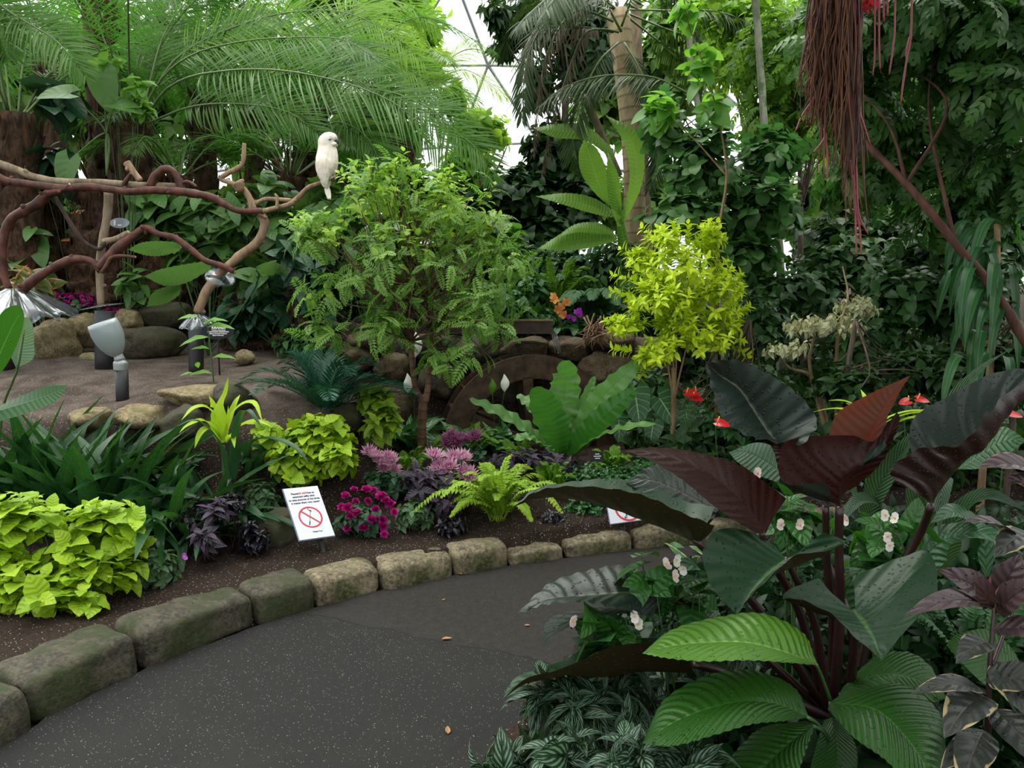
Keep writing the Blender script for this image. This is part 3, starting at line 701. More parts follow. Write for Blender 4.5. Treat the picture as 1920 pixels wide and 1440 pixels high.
# ------------------------------------------------------------------ broad green peace-lily leaves
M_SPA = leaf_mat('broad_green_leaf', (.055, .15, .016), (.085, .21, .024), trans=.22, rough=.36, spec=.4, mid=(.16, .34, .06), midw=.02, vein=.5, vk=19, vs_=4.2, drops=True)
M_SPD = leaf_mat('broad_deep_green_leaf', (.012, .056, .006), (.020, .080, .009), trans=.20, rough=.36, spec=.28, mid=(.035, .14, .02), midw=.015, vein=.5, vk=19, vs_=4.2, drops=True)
M_GSTEM = plain('green_stem', (.035, .085, .018), .45, vary=.4, scale=30)
tb = gx(*at(1570, 1440, 1.95)[:2])
t = thing('peace_lily', 'large-leaved glossy bright green peace lily low in front of the burgundy philodendron', 'peace lily', tb)
HL(t, 'leaf', [(1528, 1247, 1.72), (1470, 1242, 1.62), (1400, 1238, 1.56), (1320, 1240, 1.54), (1250, 1234, 1.56), (1204, 1225, 1.6)],
   [(1530, 1244, 1.74), (1470, 1222, 1.70), (1400, 1205, 1.67), (1320, 1205, 1.65), (1255, 1212, 1.63), (1204, 1225, 1.6)],
   [(1530, 1240, 1.76), (1505, 1186, 1.82), (1430, 1150, 1.84), (1350, 1156, 1.81), (1262, 1180, 1.74), (1204, 1225, 1.6)], M_SPA, pleat=.0011, pk=19, ps=4.2, nu=24, nv=150, bulge=.05, label='lighter green leaf')
HL(t, 'leaf', [(1512, 1346, 1.6), (1470, 1352, 1.52), (1410, 1358, 1.46), (1340, 1378, 1.42), (1265, 1398, 1.42), (1204, 1394, 1.46)],
   [(1514, 1344, 1.62), (1465, 1322, 1.6), (1400, 1314, 1.57), (1330, 1328, 1.54), (1262, 1355, 1.5), (1204, 1394, 1.46)],
   [(1514, 1340, 1.64), (1490, 1290, 1.7), (1420, 1258, 1.72), (1340, 1262, 1.7), (1250, 1308, 1.6), (1204, 1394, 1.46)], M_SPD, pleat=.0011, pk=19, ps=4.2, nu=24, nv=150, bulge=.05)
HL(t, 'leaf', [(1527, 1362, 1.6), (1505, 1425, 1.5), (1480, 1490, 1.42), (1400, 1540, 1.36), (1310, 1560, 1.34)],
   [(1524, 1360, 1.61), (1470, 1402, 1.56), (1420, 1450, 1.5), (1370, 1500, 1.42), (1310, 1560, 1.34)],
   [(1520, 1358, 1.62), (1440, 1360, 1.64), (1385, 1402, 1.6), (1340, 1470, 1.5), (1310, 1560, 1.34)], M_SPD, pleat=.0011, pk=19, ps=4.2, nu=24, nv=150, bulge=.05)
HL(t, 'leaf', [(1600, 1296, 1.85), (1690, 1282, 1.84), (1760, 1335, 1.75), (1776, 1420, 1.64), (1790, 1520, 1.5)],
   [(1556, 1318, 1.78), (1640, 1330, 1.72), (1700, 1385, 1.64), (1742, 1450, 1.56), (1790, 1520, 1.5)],
   [(1552, 1330, 1.74), (1600, 1382, 1.62), (1660, 1425, 1.54), (1715, 1480, 1.48), (1790, 1520, 1.5)], M_SPD, pleat=.0011, pk=19, ps=4.2, nu=24, nv=150, bulge=.05)
HL(t, 'leaf', [(1580, 1290, 2.0), (1640, 1232, 2.05), (1700, 1222, 2.05), (1745, 1250, 2.0), (1775, 1310, 1.92)],
   [(1575, 1300, 1.98), (1630, 1270, 1.98), (1680, 1265, 1.96), (1730, 1280, 1.94), (1775, 1310, 1.92)],
   [(1580, 1310, 1.96), (1630, 1305, 1.92), (1680, 1310, 1.9), (1730, 1320, 1.9), (1775, 1310, 1.92)], M_SPD, pleat=.0018, pk=8, ps=1.8, bulge=.05)
HL(t, 'leaf', [(1545, 1350, 1.8), (1530, 1400, 1.72), (1520, 1450, 1.66), (1540, 1520, 1.6)], [(1560, 1345, 1.8), (1570, 1400, 1.74), (1565, 1455, 1.68), (1540, 1520, 1.6)],
   [(1575, 1350, 1.82), (1605, 1400, 1.76), (1600, 1460, 1.7), (1540, 1520, 1.6)], M_SPD)
HL(t, 'leaf', [(1790, 1190, 2.1), (1850, 1180, 2.1), (1900, 1220, 2.05), (1930, 1290, 1.95)][::-1], [(1780, 1200, 2.1), (1830, 1215, 2.06), (1880, 1250, 2.0), (1930, 1290, 1.95)][::-1],
   [(1775, 1210, 2.08), (1810, 1250, 2.0), (1860, 1290, 1.95), (1930, 1290, 1.95)][::-1], M_SPD)
for P_ in [[(1575, 1480, 1.95), (1565, 1350, 1.85), (1545, 1280, 1.78), (1530, 1245, 1.73)], [(1570, 1480, 1.95), (1560, 1400, 1.8), (1535, 1360, 1.66), (1514, 1345, 1.6)],
           [(1575, 1480, 1.95), (1565, 1420, 1.85), (1545, 1375, 1.7), (1524, 1361, 1.61)], [(1580, 1480, 1.95), (1570, 1400, 1.9), (1558, 1340, 1.82), (1556, 1318, 1.78)],
           [(1585, 1480, 2.0), (1585, 1380, 2.0), (1575, 1300, 1.98)]]:
    petiole(t, P_, [.006, .005, .004, .004][:len(P_)], M_GSTEM)

# ------------------------------------------------------------------ caricature plant (dark, cream and pink edged leaves)
M_CAR = leaf_mat('caricature_leaf', (.022, .027, .024), (.035, .04, .034), trans=.12, rough=.36, spec=.3, back=(.05, .018, .02), edge=(.30, .24, .13), edge_t=.98, edge_scale=13, vein=.35, vk=6, vs_=1.2, mid=(.05, .03, .03), midw=.03, drops=True)
M_CARP = leaf_mat('pink_caricature_leaf', (.040, .026, .030), (.06, .035, .042), trans=.12, rough=.34, spec=.3, back=(.07, .015, .02), edge=(.34, .11, .10), edge_t=1.06, edge_scale=11, vein=.45, vk=6, vs_=1.2, mid=(.03, .02, .02), midw=.03, drops=True)
cb = gx(*at(1850, 1500, 1.75)[:2])
t = thing('caricature_plant', 'dark shrub with pink and cream blotched leaf edges at the right frame edge', 'shrub', cb)
def CL(base, tip, hw, nside, mat, bow=.12, roll=0.0, **kw):
    """simple leaf between two points, half width hw, upper face towards vector nside"""
    b, e = np.array(base, float), np.array(tip, float); D = e - b; L = np.linalg.norm(D)
    S = nrm(np.cross(D, nside)); N = nrm(np.cross(S, D)); tt = np.linspace(0, 1, 7)
    w = np.nan_to_num(np.sin(PI * tt ** .8) ** .8) * hw; w[0] = hw * .08; w[-1] = 0
    M = b + D * tt[:, None] + N * (bow * L * np.sin(PI * tt * .9))[:, None]
    Lp = M - S * w[:, None] + N * (.25 * w)[:, None]; Rp = M + S * w[:, None] + N * (.25 * w)[:, None]
    mb = MB(); patch(mb, Lp, M, Rp, nu=10, nv=30, bulge=.04, pleat=.001, pk=5, ps=1.0, **kw)
    return mb
toC = lambda p: nrm(np.array([0, 0, CAMH]) - np.array(p))
car = [((1862, 1140, 1.75), (1692, 1162, 1.6), .030, M_CARP, .5), ((1865, 1135, 1.75), (1752, 1068, 1.72), .036, M_CARP, .2), ((1868, 1130, 1.75), (1825, 1085, 1.64), .020, M_CARP, -.3),
       ((1870, 1125, 1.78), (1915, 1035, 1.75), .034, M_CARP, -.2), ((1870, 1150, 1.75), (1960, 1090, 1.65), .035, M_CARP, .3), ((1862, 1180, 1.72), (1990, 1200, 1.6), .032, M_CARP, .6),
       ((1855, 1205, 1.72), (1790, 1250, 1.6), .030, M_CAR, .4), ((1905, 1010, 1.9), (1800, 985, 1.8), .022, M_CARP, .8), ((1930, 1000, 1.9), (1862, 1050, 1.8), .036, M_CAR, .3),
       ((1850, 1275, 1.72), (1985, 1290, 1.6), .040, M_CAR, .4), ((1848, 1300, 1.7), (1703, 1308, 1.58), .026, M_CAR, .5), ((1846, 1305, 1.7), (1768, 1392, 1.52), .044, M_CAR, .4),
       ((1865, 1330, 1.68), (1965, 1455, 1.5), .040, M_CAR, .4), ((1845, 1370, 1.66), (1800, 1490, 1.5), .040, M_CAR, .3), ((1865, 1240, 1.74), (1930, 1350, 1.6), .036, M_CAR, .3),
       ((1955, 890, 1.85), (1832, 880, 1.8), .036, M_CARP, .6), ((1955, 930, 1.85), (1880, 900, 1.8), .030, M_CARP, .3), ((1850, 1390, 1.66), (1760, 1450, 1.55), .030, M_CAR, .4)]
for b, e, hw, m_, rl in car:
    B, E = at(*b), at(*e); ns = toC(B) + np.array([0, 0, rl * 1.6 + .2])
    CL(B, E, hw * 1.05, ns, m_).build('leaf', m_, t)
for P_, r_ in [([(1848, 1520, 1.75), (1852, 1380, 1.73), (1856, 1250, 1.73), (1866, 1130, 1.76)], [.009, .008, .006, .005]), ([(1856, 1260, 1.73), (1885, 1180, 1.78), (1925, 1060, 1.85), (1950, 900, 1.86)], [.006, .005, .004, .003])]:
    petiole(t, P_, r_, M_PSTEM)

# ------------------------------------------------------------------ silver striped pileas spilling on to the path
M_PIL = leaf_mat('silver_striped_leaf', (.004, .017, .006), (.009, .034, .010), trans=.12, rough=.45, vein=.4, vk=5, vs_=2.6, silver=(.11, .19, .13), back=(.015, .03, .015))
T_PIL = leaf_tpl('ovate', 7, 4, .22, .2)
T_PILn = leaf_tpl('lance', 7, 4, .2, .2)
pil = [('silver-striped pilea at the bottom edge, its broad leaves lying on the path', (1010, 1460, 1.62), [blob(960, 1425, 1.62, 75, 35, .08), blob(1060, 1420, 1.55, 70, 40, .09)], 11, .10, T_PIL),
       ('silver-striped pilea with narrow drooping leaves under the long low dark leaf', (1090, 1400, 1.85), [blob(1020, 1310, 1.85, 65, 45, .1), blob(1100, 1330, 1.8, 60, 55, .1)], 15, .11, T_PILn),
       ('dark silver-striped pilea between the path and the broad green leaves', (1190, 1420, 1.9), [blob(1170, 1310, 1.92, 70, 50, .12), blob(1180, 1380, 1.75, 70, 45, .12)], 16, .10, T_PILn),
       ('broad-leaved silver-striped pilea at the bottom edge below the green leaves', (1200, 1480, 1.5), [blob(1190, 1420, 1.5, 70, 35, .1), blob(1290, 1430, 1.5, 50, 35, .08)], 11, .09, T_PIL),
       ('shaded silver-striped pilea behind the topmost broad green leaf', (1340, 1330, 2.1), [blob(1330, 1190, 2.1, 90, 50, .15), blob(1280, 1290, 2.05, 60, 40, .12)], 16, .09, T_PILn)]
for i, (lb, b, bl, n, L, tp) in enumerate(pil):
    x, y, _ = at(*b); plant('pilea', lb, 'pilea', gx(x, y) if gz(x, y) > 0 else np.array([x + .08, y, .0]), bl, n, 8, L, L * .26 if tp is T_PIL else L * .17, tp, M_PIL, M_GSTEM, n, seed=40 + i,
          group='silver-striped pileas at the path edge', r0=.0025, el=(30, 95), bend=.5, sag=.3, upn=.6, spacing=.012, pair=True, inner=.2)

# ------------------------------------------------------------------ begonias with white-pink flowers
M_BEG = leaf_mat('begonia_leaf', (.018, .085, .014), (.036, .14, .024), trans=.28, rough=.35, vein=.4, vk=5, vs_=1.5, drops=True)
M_PET = petal_mat('pale_pink_petal', (.72, .50, .52), (.85, .78, .76)); M_PETW = petal_mat('white_petal', (.78, .74, .72), (.88, .86, .84)); M_YEL = plain('yellow_stamens', (.75, .42, .03), .6)
T_BEG = leaf_tpl('heart', 8, 6, .1, .2, lobe=.3, wave=.05, wn=4)
T_PETAL = leaf_tpl('round', 4, 2, .1, -.15)
def begonia_flower(parent, p, size, mat, seed):
    rng = np.random.RandomState(seed); mb = MB(); A = nrm(toC(p) + rng.normal(0, .35, 3)); ax = nrm(np.cross(A, [0, 0, 1.0])); ay = np.cross(A, ax)
    for j, (a, s) in enumerate(((1.57, 1), (-1.57, .95), (0, .65), (PI, .65))):
        a += rng.normal(0, .15); d = ax * math.cos(a) + ay * math.sin(a)
        scatter(mb, T_PETAL, [p], [d + A * .25], [A], size * s, size * s * .52, [rng.uniform()])
    o = mb.build('flower', mat, parent)
    mb = MB(); rock_mesh(mb, np.array(p) + A * size * .12, [size * .14] * 3, seed, planes=3, rough=.2); mb.build('stamens', M_YEL, o)
BEGF = [('begonia with a white flower cluster above the lower ribbed dark leaf', (1270, 1330, 2.05), [blob(1215, 1085, 2.05, 60, 50, .1), blob(1280, 1110, 2.1, 60, 45, .1)], 7,
         [(1248, 1058, 2.0), (1268, 1050, 2.0), (1280, 1066, 2.0), (1265, 1080, 1.99), (1190, 1155, 1.95), (1197, 1172, 1.95)], M_PETW),
        ('begonia with one pink flower hanging over the path at the left tip', (1200, 1350, 1.95), [blob(1120, 1175, 1.93, 55, 40, .08), blob(1180, 1210, 1.95, 60, 35, .08)], 6, [(1073, 1162, 1.88), (1050, 1302, 1.84)], M_PET),
        ('tall begonia between the ribbed dark leaves with two small pink flowers', (1480, 1350, 2.25), [blob(1470, 960, 2.3, 45, 45, .1), blob(1530, 985, 2.3, 40, 30, .1)], 6, [(1463, 984, 2.2), (1500, 984, 2.2), (1420, 887, 2.3)], M_PET),
        ('leafy begonia right of the thick maroon stems with white and pink flowers', (1640, 1350, 2.35), [blob(1640, 1000, 2.3, 60, 50, .12), blob(1690, 985, 2.35, 55, 40, .12), blob(1640, 1055, 2.3, 60, 40, .1)], 10,
         [(1588, 974, 2.2), (1660, 966, 2.2), (1678, 972, 2.2), (1664, 1005, 2.18), (1668, 1022, 2.18)], M_PETW)]
for i, (lb, b, bl, n, fl, pm) in enumerate(BEGF):
    x, y, _ = at(*b); t, P, A = plant('begonia', lb, 'begonia', gx(x, y), bl, n, 4, .105, .044, T_BEG, M_BEG, M_GSTEM, n, seed=60 + i, r0=.004, el=(50, 95), bend=.35, sag=.15, upn=1.2, spacing=.03, inner=.3)
    for j, f in enumerate(fl): begonia_flower(t, at(*f), .021, pm if (i + j) % 3 else M_PET, i * 10 + j)

# ------------------------------------------------------------------ ribbed palm-like leaves behind the philodendron
M_CURC = leaf_mat('pleated_silver_leaf', (.022, .065, .030), (.035, .09, .042), trans=.2, rough=.45, vein=.9, vk=26, vs_=3.5, vcol=(.09, .16, .10), vth=.2)
M_CAL = leaf_mat('ribbed_green_leaf', (.016, .060, .024), (.028, .09, .036), trans=.15, rough=.38, vein=.5, vk=14, vs_=1.4, vcol=(.06, .14, .07), vth=.5, drops=True)
x, y, _ = at(1740, 1300, 2.7); t = thing('palm_grass', 'arching plant with long pleated grey-green leaves between the two big dark leaves', 'palm grass', gx(x, y))
for C, w in [([(1715, 1050, 2.6), (1720, 900, 2.6), (1770, 780, 2.55), (1830, 700, 2.5), (1892, 656, 2.45)], .035), ([(1620, 1000, 2.7), (1650, 910, 2.6), (1690, 850, 2.55), (1722, 810, 2.5), (1745, 790, 2.48)], .045),
             ([(1610, 950, 2.7), (1600, 900, 2.65), (1640, 850, 2.6), (1700, 805, 2.5)], .04), ([(1740, 1050, 2.7), (1745, 960, 2.65), (1765, 900, 2.6), (1760, 1000, 2.4)], .04),
             ([(1760, 1080, 2.7), (1790, 980, 2.6), (1850, 930, 2.5), (1930, 960, 2.4)], .05), ([(1700, 1060, 2.7), (1660, 960, 2.6), (1610, 940, 2.5), (1570, 990, 2.4)], .04)]:
    mb = MB(); strap(mb, pts(C), w, fold=.3, nu=6, n=30, prof='lance', wave=.1, wn=3, up=(-.2, -.6, 1)); mb.build('leaf', M_CURC, t)
x, y, _ = at(1420, 1300, 2.7); t = thing('calathea', 'low plant with ribbed green leaves behind the upright ribbed dark leaf', 'calathea', gx(x, y))
HL(t, 'leaf', [(1460, 905, 2.5), (1420, 890, 2.48), (1385, 868, 2.47), (1366, 848, 2.5)], [(1466, 885, 2.55), (1430, 862, 2.55), (1400, 848, 2.54), (1366, 848, 2.5)], [(1468, 865, 2.6), (1450, 838, 2.62), (1415, 830, 2.6), (1366, 848, 2.5)], M_CAL)
HL(t, 'leaf', [(1790, 880, 2.55), (1840, 878, 2.5), (1880, 860, 2.46), (1925, 825, 2.42)][::1], [(1790, 884, 2.58), (1830, 858, 2.58), (1875, 830, 2.55), (1925, 825, 2.42)][::1], [(1792, 870, 2.62), (1830, 820, 2.66), (1880, 800, 2.6), (1925, 825, 2.42)], M_CAL, label='ribbed leaf beside the rolled dark leaf')
for C, w in [([(1500, 1080, 2.6), (1480, 980, 2.6), (1440, 930, 2.55), (1390, 950, 2.45)], .06), ([(1850, 1080, 2.5), (1840, 1000, 2.5), (1790, 960, 2.45), (1745, 980, 2.4)], .05),
             ([(1700, 1100, 2.5), (1760, 1020, 2.5), (1840, 1000, 2.4), (1920, 1040, 2.3)], .06), ([(1480, 1080, 2.6), (1530, 1000, 2.6), (1590, 1010, 2.5)], .05),
             ([(1350, 1200, 2.5), (1320, 1100, 2.4), (1300, 1060, 2.3), (1240, 1080, 2.2)], .05), ([(1560, 1200, 2.5), (1600, 1080, 2.45), (1650, 1060, 2.4), (1700, 1090, 2.3)], .05)]:
    mb = MB(); strap(mb, pts(C), w, fold=.2, nu=6, n=24, prof='lance', up=(0, -.6, 1)); mb.build('leaf', M_CAL, t)

# dense dark ground cover filling the right-hand bed
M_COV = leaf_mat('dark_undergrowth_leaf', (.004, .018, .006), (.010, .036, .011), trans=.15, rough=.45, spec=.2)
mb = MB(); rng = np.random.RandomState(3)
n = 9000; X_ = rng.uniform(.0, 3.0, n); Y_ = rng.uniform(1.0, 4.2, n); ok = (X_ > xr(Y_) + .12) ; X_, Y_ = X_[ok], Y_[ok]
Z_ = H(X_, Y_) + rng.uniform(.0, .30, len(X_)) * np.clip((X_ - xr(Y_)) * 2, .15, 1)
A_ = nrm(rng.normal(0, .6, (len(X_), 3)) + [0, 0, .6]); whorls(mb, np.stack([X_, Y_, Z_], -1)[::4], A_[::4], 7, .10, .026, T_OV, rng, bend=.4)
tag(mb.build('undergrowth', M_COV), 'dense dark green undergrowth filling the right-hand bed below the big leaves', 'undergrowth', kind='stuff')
# ------------------------------------------------------------------ bed left of the path: chartreuse bushes
M_COL = leaf_mat('chartreuse_leaf', (.20, .36, .012), (.34, .50, .022), trans=.30, rough=.45, spec=.35, vein=.35, vk=5, vs_=1.2, tcol=(.40, .62, .03))
M_COLD = leaf_mat('olive_chartreuse_leaf', (.10, .20, .010), (.18, .30, .015), trans=.28, rough=.5, vein=.3, vk=5, vs_=1.2)
T_COL = leaf_tpl('ovate', 7, 4, .14, .16, lobe=.10, wave=.035, wn=3)
def B(px, py, Y): x, y, _ = at(px, py, Y); return gx(x, y)
KW = dict(el=(42, 88), bend=.35, sag=.12, upn=1.7, spacing=.028, pair=True, lj=.45)
plant('sweet_potato_vine', 'large chartreuse leafy bush spilling over the soil at the lower left corner', 'bush', B(120, 1150, 3.5), [blob(60, 985, 3.55, 130, 78, .28), blob(190, 1000, 3.6, 100, 66, .25), blob(130, 1085, 3.4, 125, 62, .25), blob(-60, 1050, 3.4, 110, 90, .2), blob(230, 1050, 3.5, 55, 40, .15), blob(110, 1125, 3.3, 95, 45, .12), blob(40, 1110, 3.3, 60, 50, .12)],
      122, 8, .105, .050, T_COL, M_COL, M_GSTEM, 40, seed=1, r0=.004, inner=.2, **KW)
plant('sweet_potato_vine', 'round chartreuse leafy bush directly behind the selfie-stick sign', 'bush', B(590, 950, 4.75), [blob(585, 815, 4.8, 75, 48, .25), blob(560, 865, 4.7, 62, 50, .22), blob(635, 855, 4.7, 52, 55, .22), blob(500, 810, 4.8, 25, 22, .1)],
      92, 8, .104, .048, T_COL, M_COL, M_GSTEM, 30, seed=2, r0=.004, inner=.2, **KW)
plant('sweet_potato_vine', 'smaller olive-green bush right behind the round chartreuse one', 'bush', B(715, 850, 5.2), [blob(715, 790, 5.2, 42, 38, .2), blob(700, 745, 5.3, 40, 25, .15)],
      45, 8, .10, .036, T_COL, M_COLD, M_GSTEM, 15, seed=3, r0=.005, **KW)

# ------------------------------------------------------------------ spotted cast-iron plants, strap leaves
M_ASP = leaf_mat('spotted_strap_leaf', (.010, .050, .014), (.020, .080, .022), trans=.25, rough=.27, spots=(.28, .36, .06), spot_scale=120, spot_t=.13, vein=.2, vk=1, vs_=6, mid=(.03, .10, .03), midw=.03)
M_STRAP = leaf_mat('dark_strap_leaf', (.012, .050, .018), (.025, .085, .032), trans=.22, rough=.32, vein=.15, vk=1, vs_=5, mid=(.035, .11, .035), midw=.04)
def clump(name, label, cat, base, n, L, w, mat, seed, lean=.55, arch=.7, group=None, leaf='leaf', prof='lance', az=(0, 2 * PI), spread=.10, nu=4, fold=.3):
    rng = np.random.RandomState(seed + 5); t = thing(name, label, cat, base, group)
    for i in range(n):
        a = rng.uniform(*az); l = L * rng.uniform(.7, 1.1); d = np.array([math.cos(a), math.sin(a), 0]); k = lean * rng.uniform(.3, 1.3); ar = arch * rng.uniform(.4, 1.3)
        b = np.array(base) + np.append(rng.normal(0, spread, 2), -.02)
        z = lambda s: l * (s * (1 - .1 * k) - ar * s * s * .75)
        C = np.array([b + d * l * (k * s + .35 * ar * s * s) + np.array([0, 0, z(s)]) for s in (0, .25, .5, .75, 1)])
        mb = MB(); strap(mb, C, w * rng.uniform(.75, 1.1), fold=fold, nu=nu, n=16, prof=prof, up=(-d[0] * .6, -d[1] * .6, 1), R=rng.uniform(), wave=.06, wn=2, twist=rng.normal(0, .6))
        mb.build(leaf, mat, t)
    return t
clump('cast_iron_plant', 'tall yellow-spotted strap-leaved clump above the large chartreuse bush', 'cast iron plant', B(100, 900, 4.4), 34, 1.0, .052, M_ASP, 1, lean=.45, arch=.4, group='spotted cast iron plants')
clump('cast_iron_plant', 'yellow-spotted strap-leaved clump in front of the grey spotlight base', 'cast iron plant', B(205, 900, 4.4), 32, 1.0, .050, M_ASP, 2, lean=.45, arch=.4, group='spotted cast iron plants')
clump('cast_iron_plant', 'arching strap-leaved clump between the spotlight and the lime dracaena', 'cast iron plant', B(300, 930, 4.3), 28, .85, .042, M_ASP, 3, lean=.65, arch=1.0, group='spotted cast iron plants')
clump('cast_iron_plant', 'strap-leaved clump cut by the left frame edge above the chartreuse bush', 'cast iron plant', B(0, 930, 4.3), 30, .95, .05, M_ASP, 4, lean=.5, arch=.45, group='spotted cast iron plants')
clump('cast_iron_plant', 'low drooping dark strap-leaved clump behind the purple-leaved plant', 'cast iron plant', B(325, 955, 4.2), 26, .5, .032, M_STRAP, 5, lean=.8, arch=1.2, group='spotted cast iron plants')
clump('cast_iron_plant', 'strap-leaved clump on the slope just below the terrace stones at the left', 'cast iron plant', B(130, 850, 4.72), 26, .62, .045, M_STRAP, 7, lean=.6, arch=.7, group='spotted cast iron plants', spread=.16)
clump('cast_iron_plant', 'strap-leaved clump on the slope below the spotlight', 'cast iron plant', B(250, 850, 4.72), 26, .6, .042, M_ASP, 8, lean=.6, arch=.8, group='spotted cast iron plants', spread=.16)
clump('cast_iron_plant', 'strap-leaved clump on the slope left of the lime dracaena', 'cast iron plant', B(355, 860, 4.68), 26, .55, .036, M_STRAP, 9, lean=.7, arch=.9, group='spotted cast iron plants', spread=.14)
clump('cast_iron_plant', 'narrow strap-leaved clump between the lime dracaena and the round chartreuse bush', 'cast iron plant', B(475, 870, 4.8), 24, .42, .028, M_STRAP, 10, lean=.7, arch=.9, group='spotted cast iron plants', spread=.1)
t = clump('clivia', 'dark glossy clivia with long arching leaves below the lime dracaena', 'clivia', B(425, 925, 4.4), 44, .60, .026, M_STRAP, 6, lean=.7, arch=.95, spread=.04, prof='strap')
for C in [[(440, 900, 4.35), (450, 840, 4.3), (500, 822, 4.2), (550, 838, 4.1), (578, 868, 4.05)], [(430, 900, 4.35), (410, 830, 4.3), (370, 790, 4.25), (330, 800, 4.2)], [(435, 900, 4.35), (445, 800, 4.3), (462, 770, 4.25), (490, 800, 4.2)]]:
    mb = MB(); strap(mb, pts(C), .028, fold=.3, nu=4, n=24, prof='strap'); mb.build('leaf', M_STRAP, t)
M_LIME = leaf_mat('lime_leaf', (.30, .48, .02), (.42, .58, .03), trans=.35, rough=.35, tcol=(.5, .75, .04), vein=.2, vk=1, vs_=4)
db = B(420, 880, 4.6)
t = thing('dracaena', 'lime-yellow dracaena with upright centre leaves in front of the terrace stones', 'dracaena', db)
for C, w in [([(418, 830, 4.6), (416, 770, 4.6), (425, 735, 4.58), (428, 708, 4.56)], .045), ([(412, 830, 4.55), (404, 790, 4.5), (400, 760, 4.45), (392, 742, 4.45)], .035), ([(425, 830, 4.55), (430, 790, 4.5), (428, 760, 4.45)], .035),
             ([(415, 825, 4.6), (395, 770, 4.5), (365, 765, 4.4), (340, 788, 4.3)], .028), ([(415, 825, 4.6), (440, 770, 4.5), (475, 755, 4.4), (492, 790, 4.3)], .026), ([(415, 825, 4.55), (385, 790, 4.4), (352, 798, 4.3), (336, 812, 4.25)], .026),
             ([(420, 830, 4.5), (450, 800, 4.4), (480, 790, 4.3), (510, 800, 4.25)], .026), ([(412, 830, 4.5), (390, 805, 4.4), (375, 815, 4.35), (365, 840, 4.3)], .028), ([(425, 830, 4.5), (436, 815, 4.35), (440, 840, 4.25)], .026),
             ([(420, 825, 4.7), (440, 760, 4.7), (450, 740, 4.75)], .03)]:
    mb = MB(); strap(mb, pts(C), w, fold=.35, nu=4, n=18, prof='lance', up=(0, -.5, 1)); mb.build('leaf', M_LIME, t)
mb = MB(); tube(mb, [db, at(418, 835, 4.6)], [.016, .012], 8); mb.build('stem', M_GSTEM, t)

# ------------------------------------------------------------------ big leaves at the left frame edge
M_BOP = leaf_mat('paddle_leaf', (.022, .10, .014), (.032, .125, .02), trans=.25, rough=.45, spec=.15, mid=(.09, .2, .07), midw=.03, vein=.3, vk=22, vs_=1.2, back=(.035, .09, .035))
M_BOPG = leaf_mat('grey_paddle_leaf', (.10, .19, .14), (.13, .22, .17), trans=.2, rough=.4, mid=(.2, .3, .18), midw=.03, vein=.4, vk=20, vs_=1.2)
t = thing('bird_of_paradise', 'paddle-leaved plant entering at the left frame edge in front of the bird perch', 'plant', B(-40, 1000, 3.9))
HL(t, 'leaf', [(-60, 760, 3.5), (-30, 660, 3.5), (0, 590, 3.5), (30, 572, 3.5), (44, 582, 3.52)], [(-40, 780, 3.55), (-15, 700, 3.56), (10, 640, 3.56), (30, 600, 3.55), (44, 582, 3.52)], [(-30, 740, 3.6), (15, 680, 3.62), (38, 630, 3.6), (45, 600, 3.56), (44, 582, 3.52)], M_BOP)
HL(t, 'leaf', [(30, 690, 3.75), (16, 655, 3.75), (22, 620, 3.75), (40, 598, 3.76), (54, 595, 3.78)], [(32, 692, 3.77), (34, 665, 3.79), (40, 640, 3.8), (48, 615, 3.79), (54, 595, 3.78)], [(36, 688, 3.8), (62, 672, 3.82), (64, 640, 3.82), (62, 612, 3.8), (54, 595, 3.78)], M_BOPG, label='pale grey-green leaf')
petiole(t, [(-10, 900, 3.9), (5, 770, 3.82), (22, 720, 3.79), (34, 688, 3.77), (46, 618, 3.77)], [.008, .007, .006, .005, .003], M_GSTEM)
HL(t, 'leaf', [(-60, 812, 3.5), (0, 790, 3.46), (60, 772, 3.44), (105, 752, 3.44), (128, 722, 3.46)], [(-60, 790, 3.55), (0, 770, 3.53), (60, 752, 3.51), (100, 738, 3.49), (128, 722, 3.46)], [(-60, 782, 3.6), (0, 760, 3.6), (50, 738, 3.58), (90, 724, 3.54), (128, 722, 3.46)], M_BOP)
petiole(t, [(-80, 900, 3.9), (-70, 840, 3.7), (-60, 795, 3.55)], .007, M_GSTEM)

# ------------------------------------------------------------------ cycad
M_CYC = leaf_mat('cycad_leaflet', (.006, .045, .028), (.014, .075, .042), trans=.15, rough=.33)
cb = B(610, 850, 5.1); cb[2] = max(cb[2], .5); t = thing('cycad', 'dark blue-green cycad with feather fronds behind the round chartreuse bush', 'cycad', cb)
rng = np.random.RandomState(8); ctop = at(610, 775, 5.1)
mb = MB(); tube(mb, [cb - [0, 0, .3], ctop], [.09, .07], 10, wob=.3); mb.build('trunk', bark_mat('cycad_bark', (.03, .02, .012), (.09, .06, .035), bump=.9), t)
for i in range(22):
    a = rng.uniform(0, 2 * PI) if i > 5 else [2.9, 3.3, .1, -.2, 1.4, 1.8][i]; l = rng.uniform(.5, .68); e = rng.uniform(.25, 1.2)
    d = np.array([math.cos(a), math.sin(a), 0])
    C = [ctop, ctop + d * l * .35 * math.cos(e) + [0, 0, l * .35 * math.sin(e) + .03], ctop + d * l * (.75 * math.cos(e) + .03) + [0, 0, l * .6 * math.sin(e) + .02], ctop + d * l * (1.0 * math.cos(e) + .12) + [0, 0, l * .62 * math.sin(e) - .04]]
    mb = MB(); pinnate(mb, C, .14, .006, 44, T_NEED, ang=62, droop=.0, vee=.35, start=.1, R=.5, rng=rng, rach=.004, bend=.2); mb.build('frond', M_CYC, t)

